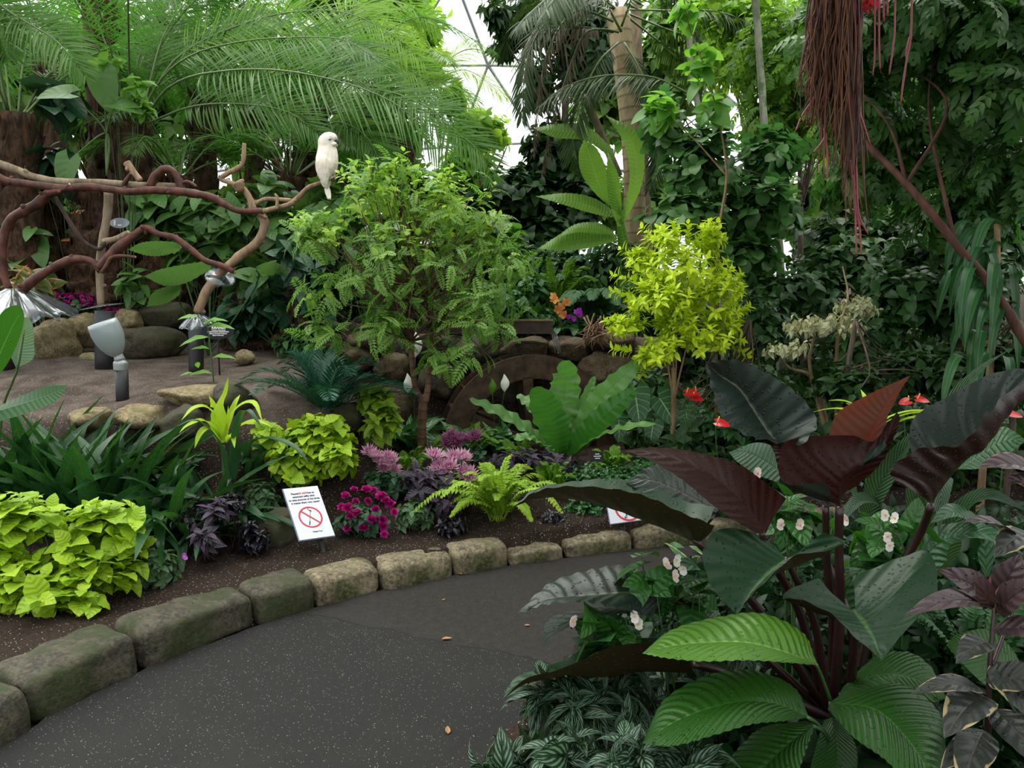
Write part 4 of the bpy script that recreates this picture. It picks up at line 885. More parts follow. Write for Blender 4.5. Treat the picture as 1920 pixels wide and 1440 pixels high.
# ------------------------------------------------------------------ the selfie-stick sign
M_PAPER = plain('sign_white', (.58, .62, .69), .35, coat=.4); M_BLUE = plain('sign_edge', (.16, .19, .30), .4); M_RED = plain('sign_red', (.50, .012, .03), .5); M_INK = plain('sign_ink', (.015, .02, .04), .6); M_POST = plain('dark_stake', (.018, .020, .018), .6, vary=.3)
def textmesh(name, body, size, M, mat, parent, align='CENTER', bold=0.0):
    cu = bpy.data.curves.new(name, 'FONT'); cu.body = body; cu.size = size; cu.align_x = align; cu.resolution_u = 3; cu.offset = bold; cu.extrude = .0004
    o = bpy.data.objects.new(name + '_tmp', cu); COL.objects.link(o); dg = bpy.context.evaluated_depsgraph_get(); dg.update()
    me = bpy.data.meshes.new_from_object(o.evaluated_get(dg)); bpy.data.objects.remove(o)
    V = np.empty(len(me.vertices) * 3); me.vertices.foreach_get('co', V); V = V.reshape(-1, 3)
    W_ = V @ np.array(M[0]) + np.array(M[1]) - np.array(parent['_loc'])
    me.vertices.foreach_set('co', W_.ravel()); me.update(); me.name = name; me.materials.clear(); me.materials.append(mat)
    q = bpy.data.objects.new(name, me); COL.objects.link(q); q.parent = parent; return q
def boxm(mb, O, A, Bv, Cv):
    """box from corner O along three edge vectors"""
    O, A, Bv, Cv = map(np.array, (O, A, Bv, Cv)); V = [O, O + A, O + A + Bv, O + Bv, O + Cv, O + A + Cv, O + A + Bv + Cv, O + Bv + Cv]
    mb.add(V, [[0, 3, 2, 1], [4, 5, 6, 7], [0, 1, 5, 4], [1, 2, 6, 5], [2, 3, 7, 6], [3, 0, 4, 7]])
def ringm(mb, c, ex, ey, r0, r1, n=48):
    a = np.linspace(0, 2 * PI, n, endpoint=False); d = np.cos(a)[:, None] * ex + np.sin(a)[:, None] * ey
    G = np.stack([c + d * r0, c + d * r1]); grid(mb, G, close_u=True)
def selfie_sign(label, TL, TR, BL, stake_top, stake_bot, full=True):
    TL, TR, BL = np.array(TL), np.array(TR), np.array(BL); ex = TR - TL; w = np.linalg.norm(ex); ex /= w; ey = TL - BL; ey -= ex * (ey @ ex); h = np.linalg.norm(ey); ey /= h; ez = nrm(np.cross(ex, ey))
    BLc = TL - ey * h; t = thing('sign', label, 'sign', stake_bot)
    mb = MB(); boxm(mb, BLc - ez * .004, ex * w, ey * h, ez * .004); pn = mb.build('panel', M_PAPER, t, smooth=False)
    mb = MB(); boxm(mb, BLc - ez * .012 - ex * .004 - ey * .004, ex * (w + .008), ey * (h + .008), ez * .0075); mb.build('backing_board', M_BLUE, t, smooth=False)
    mb = MB(); s = np.array(stake_bot) - np.array(stake_top); sx_ = nrm(np.cross(s, ez)); boxm(mb, np.array(stake_top) - sx_ * .011 - ez * .02, sx_ * .022, ez * .006, s); mb.build('stake', M_POST, t, smooth=False)
    c = BLc + ex * w * .5 + ey * h * .40 + ez * .0012; r = w * .335
    mb = MB(); ringm(mb, c, ex, ey, r, r * .86)
    dd = nrm(ex * .72 - ey * .69); nn_ = np.cross(ez, dd); boxm(mb, c - dd * r * .9 - nn_ * r * .06 + ez * .0003, dd * r * 1.8, nn_ * r * .12, ez * .0004); mb.build('prohibition_ring', M_RED, pn, smooth=False)
    mb = MB(); d2 = nrm(ex * .33 + ey * .94); n2 = np.cross(ez, d2)
    boxm(mb, c - d2 * r * .75 - n2 * r * .045 - ex * r * .05, d2 * r * .36, n2 * r * .09, ez * .0006); boxm(mb, c - d2 * r * .42 - n2 * r * .015 - ex * r * .05, d2 * r * 1.0, n2 * r * .03, ez * .0005)
    p = c + d2 * r * .58 - ex * r * .05; n3 = nrm(ex * .9 - ey * .45); m3 = np.cross(ez, n3)
    boxm(mb, p - n3 * r * .12, n3 * r * .2, m3 * r * .08, ez * .0006); boxm(mb, p - n3 * r * .26 + m3 * r * .06, n3 * r * .30, m3 * r * .035, ez * .0006); boxm(mb, p - n3 * r * .26 + m3 * r * .08, n3 * r * .04, m3 * r * .18, ez * .0006)
    mb.build('selfie_stick_symbol', M_INK, pn, smooth=False)
    if full:
        R3 = np.stack([ex, ey, ez]); y0 = h * .865; sz = w * .078
        for i, (ln, red) in enumerate([('Please               use an', 0), ('extended selfie stick', 0), ('to take pictures of the birds,', 0), ('it makes them very upset!', 0)]):
            if i == 0:
                textmesh('lettering', 'Please', sz, (R3, BLc + ex * w * .26 + ey * y0 + ez * .001), M_INK, pn, bold=.0004); textmesh('lettering', 'use an', sz, (R3, BLc + ex * w * .74 + ey * y0 + ez * .001), M_INK, pn, bold=.0004)
                textmesh('red_lettering', 'DO NOT', sz * .95, (R3, BLc + ex * w * .50 + ey * y0 + ez * .001), M_RED, pn, bold=.0006)
            else: textmesh('lettering', ln, sz, (R3, BLc + ex * w * .5 + ey * (y0 - i * h * .062) + ez * .001), M_INK, pn, bold=.0004)
        textmesh('lettering', 'Thank You', sz * .8, (R3, BLc + ex * w * .56 + ey * h * .105 + ez * .001), M_INK, pn, bold=.0003)
    return t
sb = onground(614, 4.18)
selfie_sign('white tilted sign with red no-selfie-stick ring on a dark stake', at(531, 917, 4.20), at(595, 911, 4.335), at(562, 1013, 4.00), at(588, 950, 4.22), at(615, 1056, 4.05))
M_BOLT = plain('steel', (.35, .35, .36), .35, .9)
t = selfie_sign('grimy white sign mostly hidden behind the long dark leaf, only its lower corner showing', at(1133, 918, 4.58), at(1208, 908, 4.60), at(1133, 984, 4.48), at(1170, 960, 4.58), at(1170, 1016, 4.53), full=False)
mb = MB(); rock_mesh(mb, at(1173, 969, 4.50), [.008, .008, .008], 3, planes=3); mb.build('bolt', M_BOLT, t)
# small black plant labels
M_LBL = plain('black_label', (.006, .008, .011), .6, spec=.15); M_WHITE = plain('white_lettering', (.75, .75, .75), .6)
def plant_label(lb, p, w, h, gb):
    t = thing('plant_label', lb, 'plant label', gb); p = np.array(p); ex = np.array([1, 0, .04]); ey = np.array([0, .45, .9]); ez = nrm(np.cross(ex, ey)); ex, ey = nrm(ex), nrm(ey)
    mb = MB(); boxm(mb, p, ex * w, ey * h, -ez * .003); mb.build('plate', M_LBL, t, smooth=False)
    mb = MB(); boxm(mb, p + ex * w * .45 - ez * .003, ex * .01, ez * .003, np.array(gb) - p - ex * w * .45); mb.build('stake', M_LBL, t, smooth=False)
    mb = MB()
    for i, l in enumerate((.35, .6, .4)): boxm(mb, p + ex * w * (.5 - l / 2) + ey * h * (.75 - .22 * i), ex * w * l, ey * h * .05, ez * .0006)
    mb.build('printed_line', M_WHITE, t, smooth=False)
plant_label('small black plant label standing in the low green leaves right of the bird-nest fern', at(1109, 866, 5.1), .085, .07, B(1122, 890, 5.15))

# ------------------------------------------------------------------ purple and black-leaved plants
M_PUR = leaf_mat('purple_metallic_leaf', (.014, .014, .018), (.065, .038, .082), trans=.12, rough=.33, vein=.4, vk=6, vs_=1.4, mid=(.012, .02, .012), midw=.06)
M_BLK = leaf_mat('black_leaf', (.008, .008, .013), (.018, .016, .026), trans=.06, rough=.26)
M_GRN = leaf_mat('mid_green_leaf', (.022, .085, .022), (.05, .14, .035), trans=.25, rough=.42, vein=.2, vk=5, vs_=1.2)
M_GRY = leaf_mat('grey_green_leaf', (.06, .13, .055), (.10, .19, .085), trans=.25, rough=.55, vein=.4, vk=5, vs_=1.2)
M_DGL = leaf_mat('small_glossy_leaf', (.012, .060, .014), (.03, .12, .03), trans=.2, rough=.3)
KP = dict(el=(50, 95), bend=.35, sag=.2, upn=.8, spacing=.012, pair=True)
P3 = 'purple-leaved plants'
plant('purple_shield_plant', 'metallic purple leafy plant right of the large chartreuse bush', 'purple plant', B(390, 1050, 3.95), [blob(385, 965, 3.98, 62, 34, .16), blob(390, 1010, 3.88, 50, 32, .12)], 19, 8, .09, .018, T_OV, M_PUR, M_PSTEM, 14, seed=10, r0=.003, group=P3, **KP)
plant('purple_shield_plant', 'metallic purple leafy plant between the pink spider flowers', 'purple plant', B(800, 960, 4.6), [blob(800, 900, 4.6, 62, 34, .18), blob(835, 935, 4.5, 40, 22, .1), blob(775, 880, 4.6, 25, 25, .1)], 22, 8, .11, .023, T_OV, M_PUR, M_PSTEM, 12, seed=11, r0=.003, group=P3, **KP)
plant('purple_shield_plant', 'dull purple leafy plant below the bird-nest fern', 'purple plant', B(985, 900, 5.1), [blob(985, 865, 5.1, 70, 26, .15), blob(1050, 870, 5.1, 40, 20, .12)], 26, 8, .10, .020, T_OV, M_PUR, M_PSTEM, 12, seed=12, r0=.003, group=P3, **KP)
for i, (lb, px, py, Y, rx, ry) in enumerate([('black-leaved ornamental pepper left of the selfie-stick sign', 475, 1010, 4.05, 34, 34), ('black-leaved ornamental pepper in front of the purple plant between the mums', 850, 985, 4.4, 34, 26),
                                            ('small black-leaved pepper right of the yellow-green fern', 1035, 975, 4.6, 34, 20), ('black-leaved plant at the foot of the spotted strap leaves', 440, 945, 4.1, 30, 24)]):
    plant('ornamental_pepper', lb, 'pepper plant', B(px, py + ry + 10, Y), [blob(px, py, Y, rx, ry, .1)], 24, 9, .055, .012, T_OV, M_BLK, M_PSTEM, 12, seed=20 + i, r0=.003, group='black-leaved peppers', **KP)
M_VIO = petal_mat('violet_petal', (.30, .05, .42), (.45, .10, .55))
for i, (lb, px, py, Y, rx, ry, fl) in enumerate([('grey-green soft-leaved plant with one violet flower at the kerb beside the large chartreuse bush', 290, 1065, 3.7, 52, 38, (345, 1044, 3.6)),
                                                ('grey-green soft-leaved plant between the magenta flowers and the black pepper', 778, 968, 4.45, 40, 32, (741, 962, 4.4)), ('low grey-green plant behind the selfie-stick sign, left side', 490, 935, 4.5, 40, 30, None)]):
    t, P, A = plant('plectranthus', lb, 'plant', B(px, py + ry, Y), [blob(px, py, Y, rx, ry, .12)], 30, 8, .065, .02, T_OV4, M_GRY, M_GSTEM, 14, seed=30 + i, r0=.003, group='grey-green soft-leaved plants', **KP)
    if fl: begonia_flower(t, at(*fl), .022, M_VIO, i)
# small-leaved glossy ground cover around the second sign
plant('creeping_fig', 'low glossy small-leaved cover spilling to the kerb left of the half-hidden sign', 'ground cover', B(1110, 960, 4.85), [blob(1130, 905, 4.95, 85, 42, .25), blob(1100, 955, 4.75, 50, 34, .14), blob(1040, 920, 5.0, 45, 28, .15), blob(1200, 890, 5.0, 50, 35, .2)], 330, 7, .042, .014, T_OV, M_DGL, M_GSTEM, 20, seed=33, r0=.002, el=(40, 95), spacing=.014)

# ------------------------------------------------------------------ chrysanthemums
M_MAG = petal_mat('magenta_petal', (.30, .004, .11), (.52, .015, .24)); M_SPI = petal_mat('pink_spider_petal', (.38, .09, .23), (.80, .52, .66)); M_SPD2 = petal_mat('dull_purple_petal', (.16, .03, .11), (.36, .14, .26))
T_SP = leaf_tpl('strap', 5, 2, .35, -.25)
def mum(parent, p, r, mat, rng, k=3, np_=16, wid=.16, tpl=None, cup=.5, mate=None):
    A = nrm(toC(p) * .5 + np.array([0, 0, .75]) + rng.normal(0, .25, 3)); ax = nrm(np.cross(A, [0, 1, 0.1])); ay = np.cross(A, ax); mb = MB()
    for ring in range(k):
        f = (ring + .5) / k; a = np.linspace(0, 2 * PI, np_, endpoint=False) + ring * .3 + rng.normal(0, .1, np_); el = (1 - f) * 1.25 * cup + .05 + rng.normal(0, .08, np_)
        d = (ax * np.cos(a)[:, None] + ay * np.sin(a)[:, None]) * np.cos(el)[:, None] + A * np.sin(el)[:, None]
        scatter(mb, tpl or T_OBO, np.tile(p, (np_, 1)), d, np.tile(A, (np_, 1)), r * (.55 + .45 * f) * rng.uniform(.85, 1.1, np_), r * wid, np.clip(f * .9 + rng.uniform(-.2, .2, np_), 0, 1), bend=rng.uniform(-.6, .2, np_) if tpl is T_SP else -.3)
    return mb.build('flower', mat, parent)
M_MG2 = leaf_mat('chrysanthemum_leaf', (.018, .060, .025), (.03, .09, .04), trans=.2, rough=.5)
def pompom(parent, p, r, mat, rng, n=70):
    A = nrm(toC(p) * .5 + np.array([0, 0, .7]) + rng.normal(0, .2, 3)); d = nrm(rng.normal(size=(n * 2, 3))); d = d[d @ A > -.25][:n]; c = d @ A
    N = A[None] - d * c[:, None] + rng.normal(0, .1, d.shape); mb = MB(); scatter(mb, T_OBO, np.tile(p, (len(d), 1)), d, N, r * (.8 + .2 * (1 - c)) * rng.uniform(.85, 1.1, len(d)), r * .27, np.clip(.25 + .6 * rng.uniform(0, 1, len(d)), 0, 1), bend=-.35)
    return mb.build('flower', mat, parent)
rng = np.random.RandomState(70)
t, P, A = plant('chrysanthemum', 'magenta chrysanthemum bush beside the selfie-stick sign', 'chrysanthemum', B(685, 1010, 4.35), [blob(685, 975, 4.4, 52, 36, .14)], 40, 6, .06, .022, T_OV4, M_MG2, M_GSTEM, 16, seed=35, r0=.003, **KP)
for px, py in [(655, 968), (672, 962), (690, 940), (650, 990), (680, 990), (703, 955), (722, 938), (665, 940), (647, 930), (700, 920), (735, 960), (718, 975), (717, 1002), (697, 975), (640, 950), (662, 918), (685, 918), (712, 930), (670, 975), (655, 952), (718, 988), (735, 945)]:
    pompom(t, at(px + rng.normal(0, 2), py, 4.27 + rng.uniform(-.03, .05)), rng.uniform(.026, .038), M_MAG, rng)
for lb, bl, fl, m_, rr, sd in [('pink spider chrysanthemum with three blooms above the magenta bush', [blob(725, 905, 4.85, 55, 30, .14)], [(702, 858), (720, 880), (735, 868), (712, 868), (742, 882), (692, 850), (726, 856)], M_SPI, .062, 1),
                               ('pink spider chrysanthemum with large open blooms beside the yellow-green fern', [blob(845, 920, 4.75, 60, 34, .15)], [(812, 862), (852, 860), (826, 885), (870, 885), (845, 880), (868, 865), (820, 892), (878, 895)], M_SPI, .078, 2),
                               ('dull purple spider chrysanthemum behind the other pink ones', [blob(862, 850, 5.15, 50, 22, .14)], [(845, 820), (866, 826), (890, 824), (856, 832), (878, 832), (838, 830)], M_SPD2, .075, 3)]:
    Yf = bl[0][0][1] - .08; c = bl[0][0]
    t, P, A = plant('chrysanthemum', lb, 'chrysanthemum', gx(c[0], c[1]), bl, 26, 6, .07, .025, T_OV4, M_MG2, M_GSTEM, 14, seed=36 + sd, r0=.003, group='spider chrysanthemums', **KP)
    for px, py in fl: mum(t, at(px + rng.normal(0, 2), py + rng.normal(0, 2), Yf + rng.uniform(-.05, .06)), rr * 1.08, m_, rng, k=4, np_=30, wid=.045, tpl=T_SP, cup=.8)

# ------------------------------------------------------------------ ferns
M_FERN = leaf_mat('yellow_green_fern', (.16, .30, .015), (.30, .46, .04), trans=.35, rough=.5, tcol=(.42, .66, .05)); M_FERND = leaf_mat('green_fern', (.07, .18, .012), (.13, .28, .02), trans=.35, rough=.5, tcol=(.3, .55, .04))
M_FERNG = leaf_mat('deep_fern', (.015, .07, .02), (.03, .11, .03), trans=.25, rough=.5)
def fern(label, base, n, L, mat, seed, group=None, lean=.6, leaflet=.05, nl=26, az=None, name='fern', wid=.010, droop=.1):
    rng = np.random.RandomState(seed); t = thing(name, label, 'fern', base, group)
    for i in range(n):
        a = rng.uniform(0, 2 * PI) if az is None else rng.uniform(*az); l = L * rng.uniform(.65, 1.1); k = rng.uniform(.25, 1.25) * lean; d = np.array([math.cos(a), math.sin(a), 0]); b = np.array(base) + np.append(rng.normal(0, .02, 2), 0)
        C = [b, b + d * l * .25 * k + [0, 0, l * .4], b + d * l * .65 * k + [0, 0, l * (.78 - .2 * k)], b + d * l * 1.0 * k + [0, 0, l * (.95 - .55 * k)]]
        mb = MB(); pinnate(mb, C, leaflet, wid, nl, T_LAN, ang=72, droop=droop, vee=.1, start=.15, rng=rng, rach=.0022, R=rng.uniform(.2, .8)); mb.build('frond', mat, t)
    return t
G3 = 'yellow-green sword ferns'
fern('bright yellow-green fern nearest the kerb, its lowest fronds touching the soil', B(935, 985, 4.55), 46, .46, M_FERN, 1, G3, lean=1.05)
fern('yellow-green fern at the left foot of the bird-nest fern', B(985, 865, 5.3), 20, .36, M_FERND, 2, G3)
fern('yellow-green fern right of the small tree trunk', B(825, 850, 5.35), 14, .3, M_FERND, 3, G3)
fern('yellow-green fern left of the small tree trunk', B(755, 880, 5.2), 16, .32, M_FERND, 4, G3)
fern('yellow-green fern below the lime standard tree', B(1150, 880, 5.2), 18, .3, M_FERND, 5, G3)
fern('yellow-green fern low between the dull purple plant and the glossy cover', B(1040, 930, 4.95), 18, .30, M_FERND, 6, G3)
fern('yellow-green fern between the magenta flowers and the trunk of the small tree', B(765, 905, 5.0), 16, .28, M_FERND, 7, G3)
fern('yellow-green fern directly behind the dull purple flowers', B(880, 840, 5.5), 18, .36, M_FERND, 8, G3)

# ------------------------------------------------------------------ bird's nest fern
M_NEST = leaf_mat('nest_fern_leaf', (.10, .23, .06), (.14, .29, .08), trans=.30, rough=.30, back=(.025, .12, .012), mid=(.10, .16, .05), midw=.02, vein=.3, vk=16, vs_=.5, tcol=(.12, .45, .03))
nb_ = B(1058, 862, 5.75); nb_[2] = at(1058, 862, 5.75)[2]
t = thing('birds_nest_fern', 'large bird-nest fern with wavy upright bright green leaves', 'fern', nb_)
def NL(C, w, side=None, up=(0, -1, .4), wave=.24, twist=0, wn=7, prof='wide', lb=None):
    mb = MB(); strap(mb, pts(C), w, up=up, fold=.12, nu=6, n=60, prof=prof, wave=wave, wn=wn, twist=twist, ripple=.09); mb.build('leaf', M_NEST, t, label=lb)
NL([(1056, 860, 5.75), (1052, 800, 5.8), (1058, 740, 5.85), (1060, 700, 5.8), (1056, 676, 5.7)], .125)
NL([(1050, 862, 5.7), (1040, 810, 5.6), (1020, 760, 5.55), (1005, 725, 5.5)], .13, up=(.2, 1, .2), wave=.12, wn=4, lb='leaf turned to show its back with a dark midrib')
NL([(1060, 860, 5.75), (1090, 800, 5.7), (1130, 745, 5.65), (1170, 705, 5.6), (1205, 672, 5.6)], .085, wave=.2)
NL([(1060, 862, 5.7), (1100, 812, 5.55), (1150, 765, 5.45), (1195, 728, 5.45)], .085, up=(.5, 1, .1), wave=.12, lb='leaf turned to show its back')
NL([(1046, 862, 5.75), (1000, 812, 5.6), (940, 775, 5.5), (880, 748, 5.45)], .075, up=(0, -.6, 1), wave=.2)
NL([(1066, 862, 5.7), (1110, 825, 5.5), (1170, 802, 5.3), (1230, 795, 5.2)], .075, up=(0, -.3, 1), wave=.15)
NL([(1056, 862, 5.7), (1054, 800, 5.65), (1046, 760, 5.65), (1040, 738, 5.62)], .045, wave=.08, lb='young yellow-green leaf')
NL([(1062, 862, 5.75), (1080, 800, 5.8), (1100, 745, 5.85), (1115, 705, 5.85)], .05, wave=.1)
NL([(1044, 862, 5.6), (1020, 835, 5.4), (990, 820, 5.3), (965, 825, 5.2)], .07, up=(0, -.3, 1))
NL([(1050, 862, 5.9), (1030, 800, 6.1), (1000, 760, 6.25), (970, 740, 6.4)], .08, up=(0, -.6, 1))
NL([(1062, 862, 5.9), (1085, 790, 6.1), (1120, 740, 6.3), (1150, 715, 6.45)], .08, up=(0, -.6, 1))

# ------------------------------------------------------------------ peace lilies by the water wheel, veined heart leaves, anthuriums
M_PL = leaf_mat('peace_lily_leaf', (.014, .065, .018), (.03, .11, .03), trans=.2, rough=.3, vein=.2, vk=7, vs_=1.4)
M_PLW = petal_mat('white_spathe', (.75, .78, .72), (.88, .9, .84))
for i, (lb, px, py, Y, n, fl) in enumerate([('peace lily with one white bloom left of the small tree trunk', 765, 830, 5.9, 24, [(765, 735, 22)]), ('peace lily with a white bloom in front of the water wheel', 930, 830, 5.9, 26, [(946, 733, 20), (923, 738, -18)]),
                                             ('low peace lily at the right of the small tree trunk', 860, 830, 5.8, 24, []), ('peace lily between the small tree fork and the wall rocks, with a white bloom', 775, 760, 6.6, 14, [(779, 668, 30)])]):
    t = clump('peace_lily', lb, 'peace lily', B(px, py, Y), n, .42, .045, M_PL, 80 + i, lean=.75, arch=.8, group='peace lilies by the water wheel', spread=.05)
    for fx, fy, hh_ in fl:
        p = at(fx, fy, Y - .15); mb = MB(); tube(mb, [np.array(t['_loc']), (np.array(t['_loc']) + p) / 2 + [0, 0, .05], p], .003, 5, n=10); mb.build('flower_stalk', M_GSTEM, t)
        hm = abs(hh_) / FPX * Y * 1.5; mb = MB(); tube(mb, [p - [0, 0, .01], p + [0, 0, hm * .2], p + [.004, 0, hm * .5], p + [.002, 0, hm * .8], p + [-.004, 0, hm * 1.05]], np.array([.003, .2, .27, .14, .01]) * hm, 12, n=24); mb.build('flower', M_PLW if hh_ > 0 else M_FERND, t, label='white spathe' if hh_ > 0 else 'green unopened spathe')
M_VEIN = leaf_mat('white_veined_leaf', (.02, .075, .025), (.03, .10, .035), trans=.2, rough=.36, vk=6, vs_=1.8, vcol=(.20, .30, .18), vth=.93, mid=(.28, .40, .24), midw=.04, vein=.2)
T_VH = leaf_tpl('heart', 9, 6, .1, .15, lobe=.35)
t = thing('philodendron_gloriosum', 'white-veined heart-leaved plant right of the bird-nest fern', 'philodendron', B(1200, 840, 5.7)); rng = np.random.RandomState(5)
for px, py, s in [(1190, 748, .27), (1236, 760, .25), (1160, 800, .18), (1225, 805, .2), (1285, 780, .2), (1300, 815, .16)]:
    p = at(px, py - 14, 5.65); mb = MB(); scatter(mb, T_VH, [p], [np.array([rng.normal(0, .25), -.55, -.9])], [np.array([rng.normal(0, .2), -.9, .7])], s, s * .42, [.5], bend=.2); lf = mb.build('leaf', M_VEIN, t)
    mb = MB(); tube(mb, [np.array(t['_loc']), p + [0, .08, .0], p], .004, 6, n=12); mb.build('stem', M_GSTEM, t)
M_ANT = leaf_mat('red_spathe', (.42, .008, .012), (.62, .02, .03), trans=.2, rough=.15, spec=.7, tcol=(.7, .03, .03)); M_SPX = plain('yellow_spadix', (.75, .45, .12), .5)
ant = [('anthurium with red blooms beside the lime standard trunk', 1300, 800, 5.5, [(1287, 737, 1), (1305, 735, -1), (1298, 745, 1)]), ('anthurium with one drooping red bloom among variegated leaves', 1360, 820, 4.9, [(1345, 792, 1)]),
       ('anthurium with a red bloom right of the rust red leaf', 1720, 820, 4.2, [(1703, 752, -1), (1720, 748, 1)]), ('anthurium with a red bloom at the right edge beside the rolled dark leaf', 1880, 840, 4.2, [(1894, 776, 1)]),
       ('anthurium with small red flowers behind the dark shrubs', 1670, 760, 5.5, [(1668, 686, 1), (1668, 707, -1)])]
T_SPA = leaf_tpl('heart', 7, 4, .1, .1, lobe=.3)
for i, (lb, px, py, Y, fl) in enumerate(ant):
    t = clump('anthurium', lb, 'anthurium', B(px, py + 20, Y), 12, .38, .05, M_PL, 120 + i, lean=.6, arch=.7, group='red anthuriums', spread=.05)
    for fx, fy, sg in fl:
        p = at(fx, fy, Y - .1); s = (.07 if i < 2 else .052) if i < 4 else .03; mb = MB(); scatter(mb, T_SPA, [p], [np.array([sg * .9, -.3, -.15])], [np.array([0, -.7, .8])], s * 1.25, s * .5, [.5]); f = mb.build('flower', M_ANT, t)
        mb = MB(); tube(mb, [p, p + np.array([sg * .01, -.02, .05]) * s / .085], .005 * s / .085, 6, n=5); mb.build('spadix', M_SPX, f)
        mb = MB(); tube(mb, [np.array(t['_loc']), p + [0, .03, -.1], p], .003, 5, n=10); mb.build('flower_stalk', M_GSTEM, t)
M_VAR = leaf_mat('cream_edged_leaf', (.05, .14, .04), (.08, .2, .05), trans=.25, rough=.35, edge=(.45, .50, .30), edge_t=.85, edge_scale=14)
clump('variegated_dracaena', 'cream-edged leafy plant behind the ribbed green leaf', 'dracaena', B(1340, 900, 4.3), 16, .38, .045, M_VAR, 131, lean=.8, arch=.9)
t = clump('lime_dracaena', 'lime-green spiky dracaena behind the rust red leaf', 'dracaena', at(1632, 800, 4.0) * [1, 1, 1], 15, .34, .022, M_LIME, 132, lean=.7, arch=.9, spread=.02)
mb = MB(); tube(mb, [gx(t['_loc'][0], t['_loc'][1]), np.array(t['_loc'])], .012, 6); mb.build('stem', M_GSTEM, t)
# ------------------------------------------------------------------ terrace: bird perch built of manzanita branches on posts
M_MANZ = bark_mat('red_branch_bark', (.030, .010, .007), (.115, .038, .025), scale=13, stretch=.7, bump=.5, rough=.55)
M_GREYB = bark_mat('grey_branch_bark', (.12, .085, .055), (.30, .235, .16), scale=12, bump=.5)
M_TANB = bark_mat('tan_branch_bark', (.14, .085, .05), (.32, .22, .14), scale=14, bump=.4)
M_DARKB = bark_mat('dark_branch_bark', (.020, .013, .010), (.06, .038, .028), scale=14, bump=.5)
M_CUT = plain('cut_wood', (.45, .27, .12), .7, vary=.3)
YP = 6.35
pbase = B(190, 705, YP); pbase = at(196, 703, YP)
tp = thing('bird_perch', 'play perch of twisting red and grey branches standing on black posts', 'perch', pbase)
def br(P, r, mat, dy=0.0, wob=.10, name='branch', label=None, cut=True):
    Pw = np.array([at(p[0], p[1], YP + dy + (p[2] if len(p) > 2 else 0)) for p in P])
    if np.isscalar(r): r = np.linspace(r * 1.05, r * .8, len(P))
    r = np.array(r) / FPX * YP
    rng = np.random.RandomState(len(P) * 7 + int(P[0][0]))
    r = r * rng.uniform(.9, 1.12, len(r))
    mb = MB(); tube(mb, Pw, r, 10, n=len(P) * 8, wob=wob, seed=P[0][0])
    kr = np.random.RandomState(int(P[0][0]) + 50)
    for q in range(max(1, int(len(P) * .6))):
        i_ = kr.randint(0, len(P) - 1); f_ = kr.rand(); c_ = Pw[i_] * (1 - f_) + Pw[i_ + 1] * f_; u_ = nrm(kr.normal(size=3)); tube(mb, [c_, c_ + u_ * r[i_] * 1.1, c_ + u_ * r[i_] * 1.45], [r[i_] * .8, r[i_] * .5, r[i_] * .3], 7, n=6)
    o = mb.build(name, mat, tp, label=label)
    if cut:
        for e, q, rr in ((Pw[-1], Pw[-2], r[-1]),):
            d = nrm(e - q); mb = MB(); tube(mb, [e - d * .002, e + d * .003], rr * .82, 10, n=2); mb.build('cut_end', M_CUT, o)
    return o
br([(-40, 318), (0, 334), (20, 341), (69, 347), (113, 353), (165, 350), (206, 355), (241, 359), (292, 357), (344, 360), (395, 369), (423, 384), (447, 395), (494, 396)], 7.5, M_MANZ, -.05, label='longest red horizontal branch')
br([(-40, 300, .1), (0, 308), (27, 317), (69, 333), (120, 341), (172, 341), (241, 346), (330, 349)], 7.5, M_GREYB, .08, label='pale grey horizontal branch')
br([(95, 360), (69, 383), (27, 406), (10, 432), (3, 481), (7, 515), (17, 542)], 8.5, M_MANZ, .02)
br([(88, 362), (118, 356), (132, 347)], 6, M_MANZ, -.06)
br([(103, 370), (120, 398), (137, 426), (158, 453), (184, 467), (198, 458)], 4.2, M_DARKB, .04)
br([(204, 362), (201, 405), (192, 453), (187, 498), (189, 572)], 8, M_GREYB, .10, label='upright grey branch on the middle post')
br([(40, 546), (62, 526), (86, 510), (115, 494), (144, 486), (172, 491), (190, 508)], 9, M_MANZ, -.05)
br([(186, 503), (220, 468), (254, 440), (275, 428), (296, 438), (327, 446), (357, 467), (385, 488), (412, 497), (440, 510)], [10, 10, 8, 7, 6.5, 6, 6, 6, 5.5, 4.5], M_MANZ, -.06, label='arched red branch between the posts')
br([(192, 454), (222, 447), (242, 436)], 6, M_GREYB, 0)
br([(191, 511), (200, 497), (208, 484), (225, 480), (254, 482)], 3.6, M_MANZ, -.12)
br([(488, 400), (496, 422), (481, 456), (447, 482), (412, 514), (385, 551), (371, 586)], [8, 8, 8, 8.5, 9, 9, 9], M_TANB, 0, label='brown upright branch on the right post')
br([(474, 400), (516, 391), (545, 382), (560, 370), (577, 353), (600, 344), (628, 336)], [5, 5, 5, 4.5, 4.5, 4, 3.6], M_TANB, -.04, label='thin tan branch the cockatoo sits on')
br([(470, 388), (495, 374), (520, 374), (548, 376)], 4.5, M_TANB, .05)
br([(458, 269), (455, 305), (441, 318), (428, 324), (415, 336), (440, 345), (456, 354), (468, 372), (474, 392)], [3.4, 3.6, 4.2, 4.2, 4, 4.6, 5, 6, 8], M_TANB, .02, label='crooked tan branch standing up')
br([(446, 345), (452, 358)], 8, M_TANB, -.02, wob=.3)
br([(519, 392), (520, 372), (516, 364)], 2.6, M_TANB, -.08)
br([(238, 305), (250, 322), (263, 338)], 6.5, M_TANB, -.02, label='short sawn tan stub')
br([(228, 356), (236, 340), (246, 326)], 4, M_MANZ, .03)
br([(283, 350), (293, 330), (306, 318), (322, 320), (332, 334), (341, 357)], 7.5, M_MANZ, .06, label='hooped red branch')
